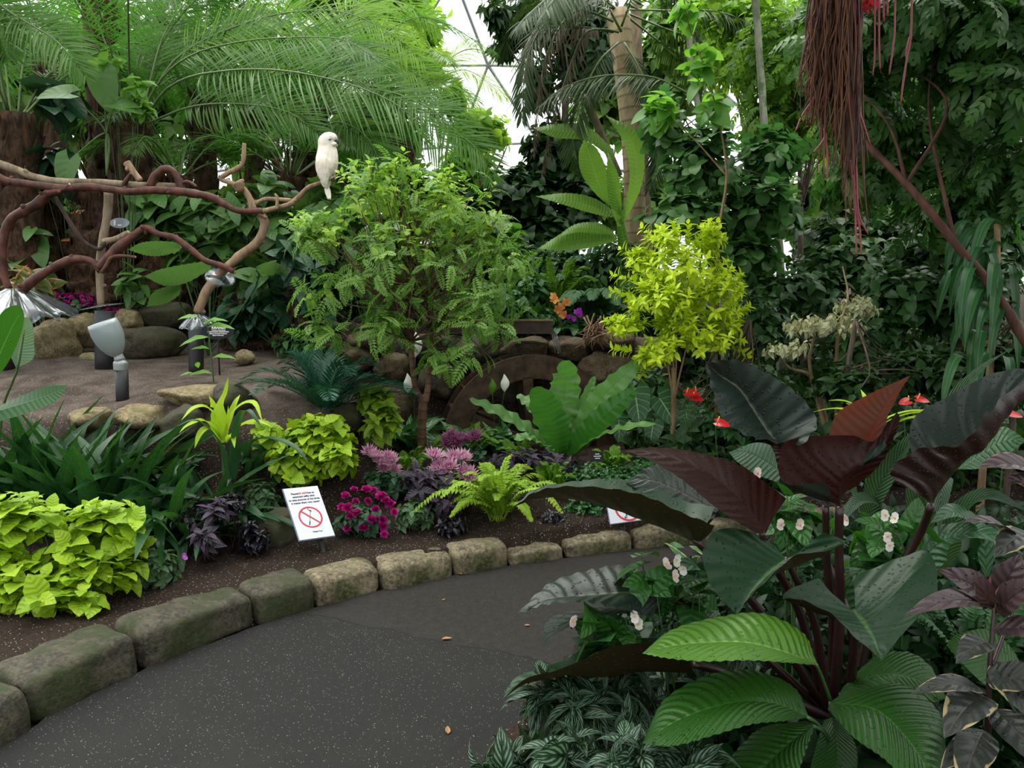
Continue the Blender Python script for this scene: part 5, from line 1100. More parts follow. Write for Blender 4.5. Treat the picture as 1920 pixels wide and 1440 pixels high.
br([(336, 344), (352, 341), (366, 348)], 3.4, M_MANZ, .06)
br([(482, 398), (500, 408)], 4, M_TANB, -.05)
# posts: black pipes
M_PIPE = plain('black_pipe', (.008, .008, .010), .45, vary=.3, scale=8)
for px0, px1, pt, pb_ in ((179, 212, 583, 703), (354, 381, 612, 708), (-22, 24, 592, 712)):
    c = (px0 + px1) / 2; r = (px1 - px0) / 2 / FPX * YP; b = at(c, pb_, YP); b[2] = min(b[2], gz(b[0], b[1])) - .05
    mb = MB(); tube(mb, [b, at(c, pt, YP)], r, 20, n=4); tag_ = mb.build('post', M_PIPE, tp)
# clear plastic squirrel-guard discs and cones
mpl = NT('clear_plastic'); _t = mpl.n('ShaderNodeBsdfTransparent'); _t.inputs[0].default_value = (.86, .9, .93, 1); _g = mpl.n('ShaderNodeBsdfGlossy'); _g.inputs[0].default_value = (.6, .62, .66, 1); _g.inputs['Roughness'].default_value = .12
_d = mpl.n('ShaderNodeBsdfDiffuse'); _d.inputs[0].default_value = (.30, .33, .36, 1)
_fr = mpl.n('ShaderNodeFresnel'); _fr.inputs[0].default_value = 1.5; _m1 = mpl.n('ShaderNodeMixShader'); mpl.put(_m1.inputs[0], mpl.math('ADD', mpl.math('MULTIPLY', _fr.outputs[0], .35), .03, clamp=True)); mpl.t.links.new(_t.outputs[0], _m1.inputs[1])
_m2 = mpl.n('ShaderNodeMixShader'); _m2.inputs[0].default_value = .3; mpl.t.links.new(_g.outputs[0], _m2.inputs[1]); mpl.t.links.new(_d.outputs[0], _m2.inputs[2]); mpl.t.links.new(_m2.outputs[0], _m1.inputs[2])
M_PLAS = mpl.out(_m1.outputs[0])
def cone(px, py, R, drop, tilt=(0, 0), folds=0, inner=.12, thick=.004, name='plastic_guard'):
    c = at(px, py, YP - .02); n1 = nrm(np.array([tilt[0], tilt[1], 1.0])); ex = nrm(np.cross([0, 1, 0], n1)); ey = np.cross(n1, ex)
    nu = 72; a = np.linspace(0, 2 * PI, nu, endpoint=False); rows = []
    prof_ = [(inner, 0), (.35, .18), (.6, .45), (.85, .78), (1, 1), (1.0, 1.03), (.85, .81), (.6, .48), (.35, .21), (inner, .03)]
    for rr, dz in prof_:
        w = 1 + folds * np.sin(a * 9 + np.sin(a * 3) * 1.5) * rr * .06; zz = drop * dz + folds * np.sin(a * 11 + np.sin(a * 2) * 2) * R * .05 * rr
        rows.append(c + (np.cos(a) * R * rr * w)[:, None] * ex + (np.sin(a) * R * rr * w)[:, None] * ey - zz[:, None] * n1)
    mb = MB(); G = np.array(rows); grid(mb, np.concatenate([G, G[:1]]), close_u=True); return mb.build(name, M_PLAS, tp)
s_ = YP / FPX
cone(190, 571, 41 * s_, .02, (-.16, -.05)); cone(369, 588, 33 * s_, 22 * s_, (0, -.2), 1); cone(26, 540, 92 * s_, 56 * s_, (-.05, -.1), 1.2); cone(414, 515, 27 * s_, .03, (.5, -.7))
M_OVAL = plain('oval_plate', (.20, .23, .26), .35, coat=.3)
t = thing('name_plate', 'pale oval plate fixed behind the upright grey branch', 'sign', at(222, 418, YP + .2)); c = at(224, 418, YP + .2)
def oval(mb, c, ex, ey, rx, ry, th, ez):
    a = np.linspace(0, 2 * PI, 48, endpoint=False); d = (np.cos(a) * rx)[:, None] * ex + (np.sin(a) * ry)[:, None] * ey
    G = np.stack([np.tile(c - ez * th, (48, 1)), c + d - ez * th, c + d, np.tile(c, (48, 1))]); grid(mb, G, close_u=True)
ex, ey, ez = np.array([1, 0, 0.]), nrm(np.array([0, .2, 1.])), nrm(np.array([0, -1, .2]))
mb = MB(); oval(mb, c, ex, ey, 18.5 * s_, 10 * s_, .01, ez); mb.build('plate', M_OVAL, t, smooth=False)
mb = MB(); boxm(mb, c + ez * .001 - ex * 10.5 * s_ - ey * 5 * s_, ex * 3 * s_, ey * 10 * s_, ez * .0006); boxm(mb, c + ez * .001 - ex * 3 * s_ - ey * 5.5 * s_, ex * 7 * s_, ey * 2.4 * s_, ez * .0006); mb.build('white_mark', M_WHITE, t, smooth=False)
mb = MB(); tube(mb, [c - ez * .01, c - ez * .16 - ex * .1], .008, 6, n=3); mb.build('bracket', M_PIPE, t)
# name sign with the cockatoo's name
c = at(408, 621, 6.1); kb = at(413, 722, 6.05); kb[2] = gz(kb[0], kb[1]); t = thing('bird_name_sign', 'black oval sign with white lettering on a thin stake beside the right post', 'sign', kb); s6 = 6.1 / FPX
ey, ez = nrm(np.array([0, .25, 1.])), nrm(np.array([0, -1, .25])); mb = MB(); oval(mb, c, ex, ey, 31 * s6, 15.5 * s6, .005, ez); pl_ = mb.build('plate', M_LBL, t, smooth=False)
R3 = np.stack([ex, ey, ez])
for ln, sz, dy, bo in (('KRAMER', 8.2, 4.6, .0008), ('Cacatua moluccensis', 3.6, 1.2, .0003), ('MOLUCCAN COCKATOO', 4.0, -2.3, .0004), ('Salmon-Crested Cockatoo', 3.6, -5.6, .0003), ('Eastern Indonesia', 3.5, -8.8, .0003)):
    textmesh('lettering', ln, sz * s6 * .84, (R3, c + ex * 1.5 * s6 + ey * dy * s6 + ez * .001), M_WHITE, pl_, bold=bo)
mb = MB(); tube(mb, [kb - [0, 0, .05], c - ey * 13 * s6 - ez * .008], .006, 6, n=3); mb.build('stake', M_LBL, t)

# ------------------------------------------------------------------ the cockatoo
m = NT('white_feathers'); pz = m.pos(); mpx = m.n('ShaderNodeMapping'); mpx.inputs['Scale'].default_value = (1, 1, .45); m.t.links.new(pz, mpx.inputs[0])
n1 = m.noise(26, 4, .6, mpx.outputs[0]); vo = m.n('ShaderNodeTexVoronoi'); vo.inputs['Scale'].default_value = 48; m.t.links.new(mpx.outputs[0], vo.inputs['Vector'])
colr = m.mix(m.ramp(n1, .42, .75), (.84, .77, .69), (.66, .54, .46)); M_FEA = m.out(m.bsdf(colr, .85, .15, normal=m.bump(m.math('ADD', vo.outputs['Distance'], n1), .5, .008)))
YB = YP - .06; sB = YB / FPX
def bp(px, py, dy=0.): return at(px, py, YB + dy)
bird = thing('cockatoo', 'white cockatoo perched upright at the tip of the thin tan branch', 'bird', bp(616, 338))
rings = [(618, 248.6, 4, 4), (617, 250.5, 9, 9), (615.5, 254, 12.5, 12.5), (615, 259, 15, 14), (614, 265, 16, 14.5), (613.5, 270, 16, 14.5), (613.5, 275, 16, 14), (614, 281, 17, 15), (614, 290, 18.5, 17), (613.5, 300, 19.5, 18.5),
         (613.3, 310, 19, 19), (612.5, 320, 16.5, 17.5), (611.5, 329, 13.5, 14.5), (611, 338, 10.5, 11), (611.5, 346, 8, 8), (612.5, 352, 5, 5)]
nu = 32; a = np.linspace(0, 2 * PI, nu, endpoint=False); rr = crom_u(np.array(rings, float), 60); G = []
for cx_, cy_, rx, ry in rr: G.append(bp(cx_, cy_) + (np.cos(a) * rx * sB)[:, None] * np.array([1, 0, 0]) + (np.sin(a) * ry * sB)[:, None] * np.array([0, 1., 0]))
G = np.array(G); G = G + nrm(G - G.mean(1, keepdims=True)) * (noise3(G * 1.0, 16, 3) * .0035)[..., None]
mb = MB(); grid(mb, G[::-1], close_u=True)
# cheek and brow fullness, beak side
body = mb.build('body', M_FEA, bird)
mb = MB(); rock_mesh(mb, bp(624, 258, -.01), [8 * sB, 11 * sB, 8 * sB], 2, planes=1, rough=.05); mb.build('brow', M_FEA, bird)
mb = MB(); rock_mesh(mb, bp(624, 271, -.01), [8.5 * sB, 10 * sB, 5.5 * sB], 4, planes=1, rough=.1); mb.build('cheek', M_FEA, bird)
M_BEAK = plain('grey_beak', (.05, .055, .065), .4); M_EYE = plain('black_eye', (.004, .004, .004), .1); M_EYER = plain('eye_ring', (.30, .42, .48), .6)
mb = MB(); tube(mb, [bp(627, 262.5, -.015), bp(632, 263.5, -.02), bp(632.5, 267.5, -.02), bp(630, 270.5, -.018)], np.array([4, 3.2, 2.2, .6]) * sB, 10, n=14); mb.build('beak', M_BEAK, bird)
mb = MB(); rock_mesh(mb, bp(618.5, 261, -.066), [3.0 * sB, .006, 2.2 * sB], 1, planes=1, rough=.02); er = mb.build('eye_ring', M_EYER, bird)
mb = MB(); rock_mesh(mb, bp(618.5, 261, -.072), [1.3 * sB, .004, 1.2 * sB], 1, planes=1, rough=.0); mb.build('eye', M_EYE, er)
def feather_lobe(name, C, w, mat=M_FEA, up=(0, -1, 0), fold=-.25, R=.5, **kw):
    mb = MB(); strap(mb, C, w, up=up, fold=fold, nu=6, n=24, prof='lance', R=R, **kw); o = mb.build(name, mat, bird); so = o.modifiers.new('thick', 'SOLIDIFY'); so.thickness = .008; return o
feather_lobe('wing', [bp(602, 283, -.07), bp(603, 300, -.095), bp(605, 320, -.085), bp(609, 340, -.055), bp(613, 353, -.02)], 13 * sB)
feather_lobe('wing', [bp(625, 287, -.04), bp(629, 305, -.03), bp(626, 325, -.01), bp(622, 336, 0)], 8 * sB, up=(.8, -.6, 0))
for dx in (-2.5, 0, 2.8):
    feather_lobe('tail_feather', [bp(611 + dx * .4, 345, -.01), bp(614 + dx * .7, 358, -.01), bp(617.5 + dx, 374, -.015)], 3.6 * sB)
M_FOOT = plain('foot', (.16, .10, .08), .7, vary=.3)
for fx in (621, 627):
    mb = MB(); tube(mb, [bp(fx - 2, 326, -.01), bp(fx, 331, -.02)], .012, 8, n=4)
    for tx in (-4, 0, 4): tube(mb, [bp(fx, 330.5, -.025), bp(fx + tx * .5, 332, -.055), bp(fx + tx * .8, 336.5, -.045), bp(fx + tx * .8, 339, -.02)], [.007, .007, .006, .003], 6, n=9)
    mb.build('foot', M_FOOT, bird)

# ------------------------------------------------------------------ spotlight
M_LAMP = plain('grey_lamp_housing', (.24, .285, .30), .35, .0, coat=.5); M_ALU = plain('cast_aluminium', (.28, .30, .31), .45, .4, vary=.2); M_BOX = plain('black_junction_box', (.010, .011, .014), .5)
YL = 5.25; sL = YL / FPX; lb_ = at(229, 745, YL)
t = thing('spotlight', 'grey bell-shaped garden spotlight on a black box, tilted up to the left', 'spotlight', lb_)
axis = nrm(at(193, 604, YL - .04) - at(220, 662, YL)); P0 = at(221, 668, YL); ln_ = 72 * sL
prof_ = [(0, 6), (.05, 11), (.14, 16.5), (.3, 22.5), (.48, 26), (.66, 27.5), (.84, 27), (.95, 25.5), (.95, 23), (.6, 20), (.4, 12), (.4, .5)]
e1 = nrm(np.cross(axis, [0, 1, 0])); e2 = np.cross(axis, e1); a = np.linspace(0, 2 * PI, 40, endpoint=False)
G = np.array([P0 + axis * ln_ * z_ + (np.cos(a) * r_ * sL)[:, None] * e1 + (np.sin(a) * r_ * sL)[:, None] * e2 for z_, r_ in prof_]); G = np.vstack([np.tile(P0, (1, 40, 1)), G])
mb = MB(); grid(mb, G, close_u=True); mb.build('housing', M_LAMP, t)
mb = MB(); tube(mb, [at(225, 676, YL), at(221, 664, YL)], [10 * sL, 8 * sL], 14, n=4); mb.build('swivel', M_ALU, t)
mb = MB(); tube(mb, [at(226, 694, YL), at(226, 680, YL), at(226, 676, YL), at(226, 670, YL)], np.array([12, 12.5, 9, 5]) * sL, 24, n=14); mb.build('cap', M_ALU, t)
mb = MB(); tube(mb, [lb_ - [0, 0, .1], at(228, 694, YL)], 11.5 * sL, 24, n=3); mb.build('box', M_BOX, t)

# ------------------------------------------------------------------ rocks of the terrace and water feature
TR = 'boulders at the back of the terrace'
def rk(lb, px, py, Y, rx, ry, ryd, seed, mat=None, group=None, **kw):
    s = Y / FPX; c = at(px, py, Y); rock(lb, c, [rx * s, ryd, ry * s], seed, mat, group, **kw)
rk('large tan angular boulder between the left post and the middle post', 102, 645, 7.0, 52, 52, .28, 1, group=TR)
rk('mossy tan boulder right beside the middle black post', 158, 622, 7.2, 35, 38, .22, 2, group=TR)
rk('mossy tan boulder behind the spotlight', 238, 605, 7.4, 32, 26, .2, 3, group=TR)
rk('small brown rock at the foot of the middle post', 168, 674, 6.9, 20, 14, .1, 4, group=TR)
rk('wide smooth dark boulder between the two black posts', 275, 640, 7.1, 66, 38, .3, 5, M_ROCKD, TR, planes=5, sharp=3)
rk('round pale stone on the terrace soil right of the name sign', 459, 671, 6.7, 20, 15, .09, 6, planes=6, sharp=3)
rk('dark boulder behind the right black post', 310, 590, 7.6, 60, 26, .2, 7, M_ROCKD, TR)
TF = 'edging stones at the front of the terrace'
rk('flat layered tan stone on the terrace edge left of the name sign stake', 362, 742, 5.15, 64, 30, .24, 11, group=TF, flat=True)
rk('flat tan stone on the terrace edge in front of the spotlight', 262, 778, 5.0, 56, 32, .24, 12, group=TF, flat=True)
rk('dark boulder on the terrace edge below the name sign', 440, 745, 5.15, 40, 40, .2, 13, M_ROCKD, TF, planes=6)
rk('dark boulder low on the terrace edge behind the lime dracaena', 345, 790, 4.95, 50, 36, .18, 14, M_ROCKD, TF)
rk('tan stone at the terrace edge among the strap leaves', 170, 785, 5.0, 50, 30, .22, 15, group=TF, flat=True)
rk('dark boulder at the terrace edge right of the cycad trunk', 640, 790, 5.3, 50, 50, .2, 16, M_ROCKD, TF)
rk('large dark slab-like rock behind the selfie-stick sign', 515, 992, 4.32, 56, 46, .16, 21, M_ROCKD, planes=6, sharp=4)
# ------------------------------------------------------------------ stone wall of the water feature
rngw = np.random.RandomState(12); WR = 'rocks of the wall behind the water wheel'
wl = [('brown rock low in the wall left of the small tree trunk', 665, 668, 45, 30), ('round brown wall rock behind the tree trunk fork', 735, 690, 42, 36), ('brown wall rock directly under the left end of the flume', 700, 640, 44, 26), ('dark wall rock between the tree forks', 800, 650, 48, 36),
      ('dark wall rock low right of the tree fork', 830, 715, 50, 40), ('dark wall rock above the left rim of the wheel', 890, 655, 46, 32), ('dark rough wall rock seen between the wheel spokes', 960, 720, 60, 50), ('dark wall rock under the flume above the wheel', 985, 652, 50, 26),
      ('brown wall rock beside the falling water', 1068, 655, 48, 30), ('largest brown wall rock right of the wheel', 1140, 690, 66, 44), ('brown wall rock at the right end by the lime standard', 1215, 670, 50, 48), ('dark low wall rock at the right of the wheel', 1110, 765, 60, 46),
      ('dark low wall rock seen through the middle of the wheel', 1020, 790, 60, 46), ('dark low wall rock left of the wheel hub', 900, 790, 60, 46), ('brown wall rock topmost right under the hanging roots', 1150, 642, 50, 22), ('dark wall rock behind the lime standard trunk', 1250, 740, 50, 40), ('low dark wall rock behind the left peace lily', 740, 765, 56, 44),
      ('small brown rock at the left end of the wall', 615, 690, 36, 34)]
for i, (lb, px, py, rx, ry) in enumerate(wl):
    rk(lb, px, py, 7.25 + rngw.uniform(-.05, .12), rx, ry, .26, 30 + i, M_LAVA if i not in (3, 4, 5, 6, 11, 12, 13) else M_ROCKD, WR, planes=14, sharp=9, rough=.13)

# ------------------------------------------------------------------ wooden flume, falling water, water wheel
M_WOOD = bark_mat('wet_dark_wood', (.016, .009, .006), (.055, .030, .018), scale=10, stretch=1, bump=.4, rough=.45)
M_WOODL = bark_mat('weathered_wood', (.025, .015, .009), (.085, .050, .030), scale=10, stretch=1, bump=.4, rough=.55)
M_WOODE = bark_mat('worn_wood_edge', (.10, .065, .03), (.22, .15, .07), scale=12, stretch=1, bump=.3)
YW = 6.75
fb = at(900, 625, YW + .2); t = thing('flume', 'dark wooden water trough ending above the water wheel', 'trough', fb)
zt, zb = at(1000, 602, YW)[2], at(1000, 626, YW)[2]; xa, xb = at(770, 620, YW)[0], at(1037, 620, YW)[0]; h_ = zt - zb
mb = MB(); boxm(mb, [xa, YW, zb], [xb - xa, 0, 0], [0, .03, 0], [0, 0, h_]); mb.build('front_board', M_WOOD, t, smooth=False)
mb = MB(); boxm(mb, [xa, YW + .30, zb], [xb - xa, 0, 0], [0, .03, 0], [0, 0, h_]); mb.build('rear_board', M_WOOD, t, smooth=False)
mb = MB(); boxm(mb, [xa, YW + .03, zb], [xb - xa, 0, 0], [0, .27, 0], [0, 0, .03]); mb.build('bottom_board', M_WOOD, t, smooth=False)
mb = MB(); boxm(mb, [xa, YW - .012, zt], [xb - xa, 0, 0], [0, .05, 0], [0, 0, .014]); mb.build('top_strip', M_WOODE, t, smooth=False)
mw = NT('falling_water'); _g = mw.n('ShaderNodeBsdfGlass'); _g.inputs[0].default_value = (.93, .97, 1, 1); _g.inputs['IOR'].default_value = 1.33; _g.inputs['Roughness'].default_value = .15
_d = mw.n('ShaderNodeBsdfDiffuse'); _d.inputs[0].default_value = (.6, .65, .7, 1); _mm = mw.n('ShaderNodeMixShader'); _mm.inputs[0].default_value = .12
mw.t.links.new(_g.outputs[0], _mm.inputs[1]); mw.t.links.new(_d.outputs[0], _mm.inputs[2]); M_WAT = mw.out(_mm.outputs[0])
mb = MB(); rng = np.random.RandomState(3)
for k in range(5):
    o = rng.normal(0, .012, 3) * [1, 1, 0]; tube(mb, [np.array([xb - .02, YW + .15, zb + .035]) + o, np.array([xb + .02, YW + .15, zb - .02]) + o, at(1041 + k, 640, YW + .12) + o, at(1045 + k, 662, YW + .12) + o], [.006, .006, .005, .004], 7, n=26, wob=.5, seed=k)
tag(mb.build('water_stream', M_WAT), 'thin stream of water falling from the trough on to the wheel', 'water', kind='thing')
wc = at(992, 828, YW); RW = 168 * YW / FPX; t = thing('waterwheel', 'old dark wooden water wheel half hidden behind the bird-nest fern', 'water wheel', wc)
tilt = nrm(np.array([.18, -1.0, 0.0])); wx = nrm(np.cross([0, 0, 1.0], tilt)); wz = np.array([0, 0, 1.0])
def rim(off, r0, r1, th, nm, mat):
    a = np.linspace(0, 2 * PI, 72, endpoint=False); d = np.cos(a)[:, None] * wx + np.sin(a)[:, None] * wz; c = wc + tilt * off
    G = np.stack([c + d * r0, c + d * r1, c + d * r1 + tilt * th, c + d * r0 + tilt * th, c + d * r0]); mb = MB(); grid(mb, G, close_u=True); return mb.build(nm, mat, t, smooth=False)
rim(.14, RW * .74, RW, .03, 'rim', M_WOODL); rim(-.17, RW * .74, RW, .03, 'rim', M_WOOD); rim(-.15, RW * .74, RW * .76, .3, 'drum', M_WOOD)
for k in range(24):
    a = 2 * PI * k / 24; d = math.cos(a) * wx + math.sin(a) * wz; tn = -math.sin(a) * wx + math.cos(a) * wz
    mb = MB(); boxm(mb, wc + d * RW * .76 - tilt * .15, d * RW * .23 + tn * .05, tn * .015, tilt * .29); mb.build('paddle', M_WOOD, t, smooth=False)
for off in (.14, -.17):
    for k in range(6):
        a = 2 * PI * k / 6 + PI / 2 + .08; d = math.cos(a) * wx + math.sin(a) * wz; tn = -math.sin(a) * wx + math.cos(a) * wz
        mb = MB(); boxm(mb, wc - tn * .045 + tilt * off, d * RW * .76, tn * .09, tilt * .03); mb.build('spoke', M_WOODL if off > 0 else M_WOOD, t, smooth=False)
mb = MB(); tube(mb, [wc - tilt * .3, wc + tilt * .26], .07, 16, n=3); mb.build('hub', M_WOOD, t)
# roots hanging over the wall
M_ROOT = bark_mat('pale_root', (.10, .055, .03), (.26, .16, .10), scale=20, bump=.4)
mb = MB(); rng = np.random.RandomState(9); b0 = at(1118, 612, 7.0)
for k in range(34):
    e = at(1118 + rng.normal(0, 22), 650 + rng.uniform(-28, 10), 6.98 - rng.uniform(0, .1)); m_ = (b0 + e) / 2 + rng.normal(0, .04, 3); tube(mb, [b0 + rng.normal(0, .05, 3), m_, e], [.009, .006, .003], 5, n=12, wob=.2)
tag(mb.build('root_clump', M_ROOT, loc=b0), 'tangled pale roots hanging over the wall right of the trough', 'roots')
# orchids on the planted ledge
M_OR1 = petal_mat('orange_petal', (.62, .10, .04), (.80, .45, .12)); M_OR2 = petal_mat('purple_petal', (.35, .02, .42), (.5, .06, .6))
for lb, fl, m_, ss, px, py in (('orange and yellow orchid on the ledge above the trough', [(1038, 556), (1052, 575), (1062, 566), (1046, 580), (1056, 590), (1040, 562)], M_OR1, .05, 1050, 612), ('small purple orchid right of the orange one', [(1080, 585), (1088, 590), (1066, 594), (1076, 598), (1086, 582)], M_OR2, .032, 1082, 614)):
    b = at(px, py, 7.5); b[2] = gz(b[0], b[1]); t = thing('orchid', lb, 'orchid', b)
    for j, (fx, fy) in enumerate(fl):
        p = at(fx, fy, 7.35); rng = np.random.RandomState(j); A = nrm(toC(p) + rng.normal(0, .3, 3)); ax = nrm(np.cross(A, [0, 0, 1.])); ay = np.cross(A, ax); mb = MB()
        for q in range(5):
            a_ = PI / 2 + q * 2 * PI / 5; scatter(mb, T_RND, [p], [ax * math.cos(a_) + ay * math.sin(a_)], [A], ss, ss * .38, [rng.uniform()])
        mb.build('flower', m_, t)
    mb = MB(); tube(mb, [b, b + [0, -.05, .15], at(fl[0][0], fl[0][1], 7.4)], .005, 5, n=12); mb.build('stem', M_GSTEM, t)
    mb = MB()
    for q in range(7):
        a_ = q * .9; strap(mb, [b, b + [math.cos(a_) * .12, math.sin(a_) * .12, .1], b + [math.cos(a_) * .26, math.sin(a_) * .26, .04]], .035, fold=.2)
    mb.build('foliage', M_PL, t)
# magenta kalanchoe behind the terrace
M_KAL = petal_mat('kalanchoe_magenta', (.20, .004, .10), (.36, .01, .18))
for lb, bl, n in (('magenta flowering plant between the left cone guard and the middle post', [blob(115, 572, 7.6, 34, 22, .15), blob(150, 568, 7.6, 30, 16, .15)], 170), ('low magenta flowering plant behind the spotlight', [blob(215, 592, 7.7, 28, 12, .1)], 60)):
    c = bl[0][0]; t, P, A = plant('kalanchoe', lb, 'flowering plant', gx(c[0], c[1]), bl, 30, 6, .08, .03, T_OV, M_DGL, M_GSTEM, 14, seed=55, r0=.003, el=(50, 95))
    rng = np.random.RandomState(5); P, A = tips_in(bl, n, rng, .85); mb = MB(); whorls(mb, P + [0, 0, .02], A, 6, .026, .012, T_RND, rng, el=(60, 90), spacing=.001); mb.build('blossom', M_KAL, t)
# thin sapling in front of the right post
mb_t = B(400, 760, 5.6); t = thing('sapling', 'thin upright green sapling with few long leaves in front of the name sign', 'sapling', at(402, 725, 5.7)); St = [(402, 728), (398, 690), (394, 650), (391, 620), (384, 606), (370, 593)]
mb = MB(); tube(mb, pts(St, 5.7), [.006, .006, .005, .004, .004, .003], 6, n=30); mb.build('stem', M_LIME if False else M_GSTEM, t)
M_SAP = leaf_mat('sapling_leaf', (.10, .26, .04), (.16, .36, .06), trans=.35, rough=.35, mid=(.3, .45, .12), midw=.05); mb = MB()
for b, e, w in [((391, 632), (338, 645), .035), ((394, 655), (362, 652), .028), ((396, 672), (434, 668), .03), ((386, 608), (400, 600), .035), ((388, 614), (432, 612), .035), ((372, 595), (336, 596), .03), ((384, 604), (420, 598), .025), ((398, 700), (358, 700), .03), ((372, 690), (368, 676), .02), ((365, 700), (340, 702), .018)]:
    B0, E0 = at(b[0], b[1], 5.7), at(e[0], e[1], 5.6); D = E0 - B0; L = np.linalg.norm(D); scatter(mb, T_OV4, [B0], [D / L + [0, 0, .15]], [[0, -.5, 1]], L * 1.05, w, [.6], bend=.25)
mb.build('foliage', M_SAP, t)
# fallen leaves on the path
M_DRY = plain('dry_leaf', (.28, .13, .05), .7, vary=.4)
for i, (lb, px, py, l) in enumerate([('small dry orange leaf on the path just below the asphalt seam', 828, 1198, .05), ('curled dry leaf on the lower path', 840, 1376, .045), ('dry orange leaf on the path left of the lower ribbed dark leaf', 994, 1172, .03), ('dry leaf tucked against the kerb joint', 860, 1073, .05), ('tiny dry leaf in the middle of the upper path', 829, 1125, .02)]):
    p = gpt(px, py, .004); mb = MB(); scatter(mb, T_OV4, [p], [[math.cos(i * 1.7), math.sin(i * 1.7), .05]], [[.2, 0, 1]], l, l * .22, [.5], bend=-.3); o = mb.build('fallen_leaf', M_DRY, loc=p); so = o.modifiers.new('t', 'SOLIDIFY'); so.thickness = .0008; tag(o, lb, 'leaf', 'dry leaves fallen on the path')

M_PINK = leaf_mat('pink_edged_leaf', (.10, .16, .06), (.15, .22, .09), trans=.25, rough=.4, edge=(.55, .25, .22), edge_t=.75, edge_scale=12)
t, P, A = plant('rubber_plant', 'small plant with cream and pink edged leaves behind the left cone guard', 'plant', B(85, 600, 7.0), [blob(60, 530, 7.0, 42, 26, .15)], 7, 5, .22, .06, T_OV4, M_PINK, M_GSTEM, 6, seed=210, r0=.006, el=(50, 95), bend=.2, sag=.1, upn=1.0, spacing=.03)
# ------------------------------------------------------------------ small feathery tree in the middle
T_B = leaf_tpl('ovate', 3, 2, .2, .15); T_BL0 = leaf_tpl('ovate', 4, 2, .2, .15)
_m = MB(); _r = np.random.RandomState(4)
pinnate(_m, [np.array([0, 0, 0.]), np.array([0, .35, .03]), np.array([0, .7, .0]), np.array([0, 1, -.1])], .24, .046, 10, T_TINY, ang=75, droop=.05, vee=.05, start=.1, rng=_r, rach=.008, bend=.1)
T_CMP = mb_tpl(_m)
_m = MB(); pinnate(_m, [np.array([0, 0, 0.]), np.array([0, .35, .05]), np.array([0, .7, .0]), np.array([0, 1, -.15])], .36, .075, 6, T_BL0, ang=62, droop=.05, vee=.1, start=.15, rng=_r, rach=.01, bend=.3)
T_CMPO = mb_tpl(_m)
M_FEAT = leaf_mat('feathery_leaf', (.09, .20, .03), (.18, .33, .055), trans=.32, rough=.5, tcol=(.2, .5, .06)); M_FEATB = leaf_mat('fresh_feathery_leaf', (.20, .35, .035), (.32, .48, .05), trans=.4, rough=.45, tcol=(.4, .7, .08))
M_REDB = bark_mat('smooth_red_brown_bark', (.075, .038, .022), (.16, .09, .055), scale=10, bump=.35, rings=14)
tr0 = gx(*at(791, 850, 5.65)[:2]); t = thing('small_tree', 'small fork-trunked tree with airy feathery foliage in the middle of the bed', 'tree', tr0)
mb = MB(); tube(mb, [tr0 - [0, 0, .1], at(791, 800, 5.65), at(793, 760, 5.65), at(797, 742, 5.65)], np.array([9, 8, 8, 8]) * 5.65 / FPX, 12, n=24, wob=.06)
tube(mb, [at(795, 755, 5.65), at(782, 735, 5.62), at(775, 700, 5.6), at(770, 640, 5.6), at(768, 580, 5.6)], np.array([7, 6, 5.5, 5, 4.5]) * 5.6 / FPX, 10, n=30, wob=.06)
tube(mb, [at(796, 755, 5.65), at(802, 730, 5.68), at(806, 690, 5.7), at(810, 620, 5.7), at(806, 560, 5.7)], np.array([7, 6, 5.5, 5, 4.5]) * 5.7 / FPX, 10, n=30, wob=.06); mb.build('trunk', M_REDB, t)
cr = [blob(690, 362, 5.6, 85, 66, .45), blob(840, 390, 5.7, 110, 70, .5), blob(605, 440, 5.5, 82, 50, .4), blob(750, 490, 5.5, 140, 80, .5), blob(910, 500, 5.7, 92, 75, .4), blob(630, 550, 5.5, 72, 55, .3), blob(610, 625, 5.5, 55, 50, .25), blob(885, 590, 5.6, 100, 65, .4), blob(855, 665, 5.55, 75, 40, .3), blob(745, 315, 5.7, 60, 32, .2), blob(905, 430, 5.7, 55, 45, .2), blob(725, 610, 5.45, 55, 60, .25), blob(760, 560, 5.5, 70, 50, .3)]
rng = np.random.RandomState(77); P, A = tips_in(cr, 320, rng, .3, .25); up_ = P[:, 2] > at(0, 440, 5.6)[2]
mb = MB(); whorls(mb, P[~up_], A[~up_], 3, .20, .20, T_CMP, rng, el=(45, 95), spacing=.03, bend=.35, sag=.3, upn=1.2); whorls(mb, P[up_][::2], A[up_][::2], 3, .19, .19, T_CMP, rng, el=(45, 95), spacing=.03, bend=.35, sag=.2, upn=1.2); mb.build('foliage', M_FEAT, t)
mb = MB(); whorls(mb, P[up_], A[up_] + [0, 0, .3], 7, .075, .024, T_OV, rng, el=(40, 90), spacing=.02, bend=.3, sag=.1, upn=1.0); whorls(mb, P[::7], A[::7], 4, .07, .022, T_OV, rng, el=(40, 90), spacing=.02, bend=.3, sag=.1, upn=1.0); mb.build('young_foliage', M_FEATB, t, label='fresh brighter yellow-green leaflets at the top')
mb = MB()
for q in P[rng.permutation(len(P))[:110]]:
    s0 = [at(768, 580, 5.6), at(806, 560, 5.7), at(770, 640, 5.6), at(810, 620, 5.7)][rng.randint(4)]; m_ = s0 * .5 + q * .5 + rng.normal(0, .05, 3) - [0, 0, .03]; tube(mb, [s0, m_, q], [.009, .005, .0022], 5, n=10, wob=.15)
mb.build('branch', M_REDB, t)

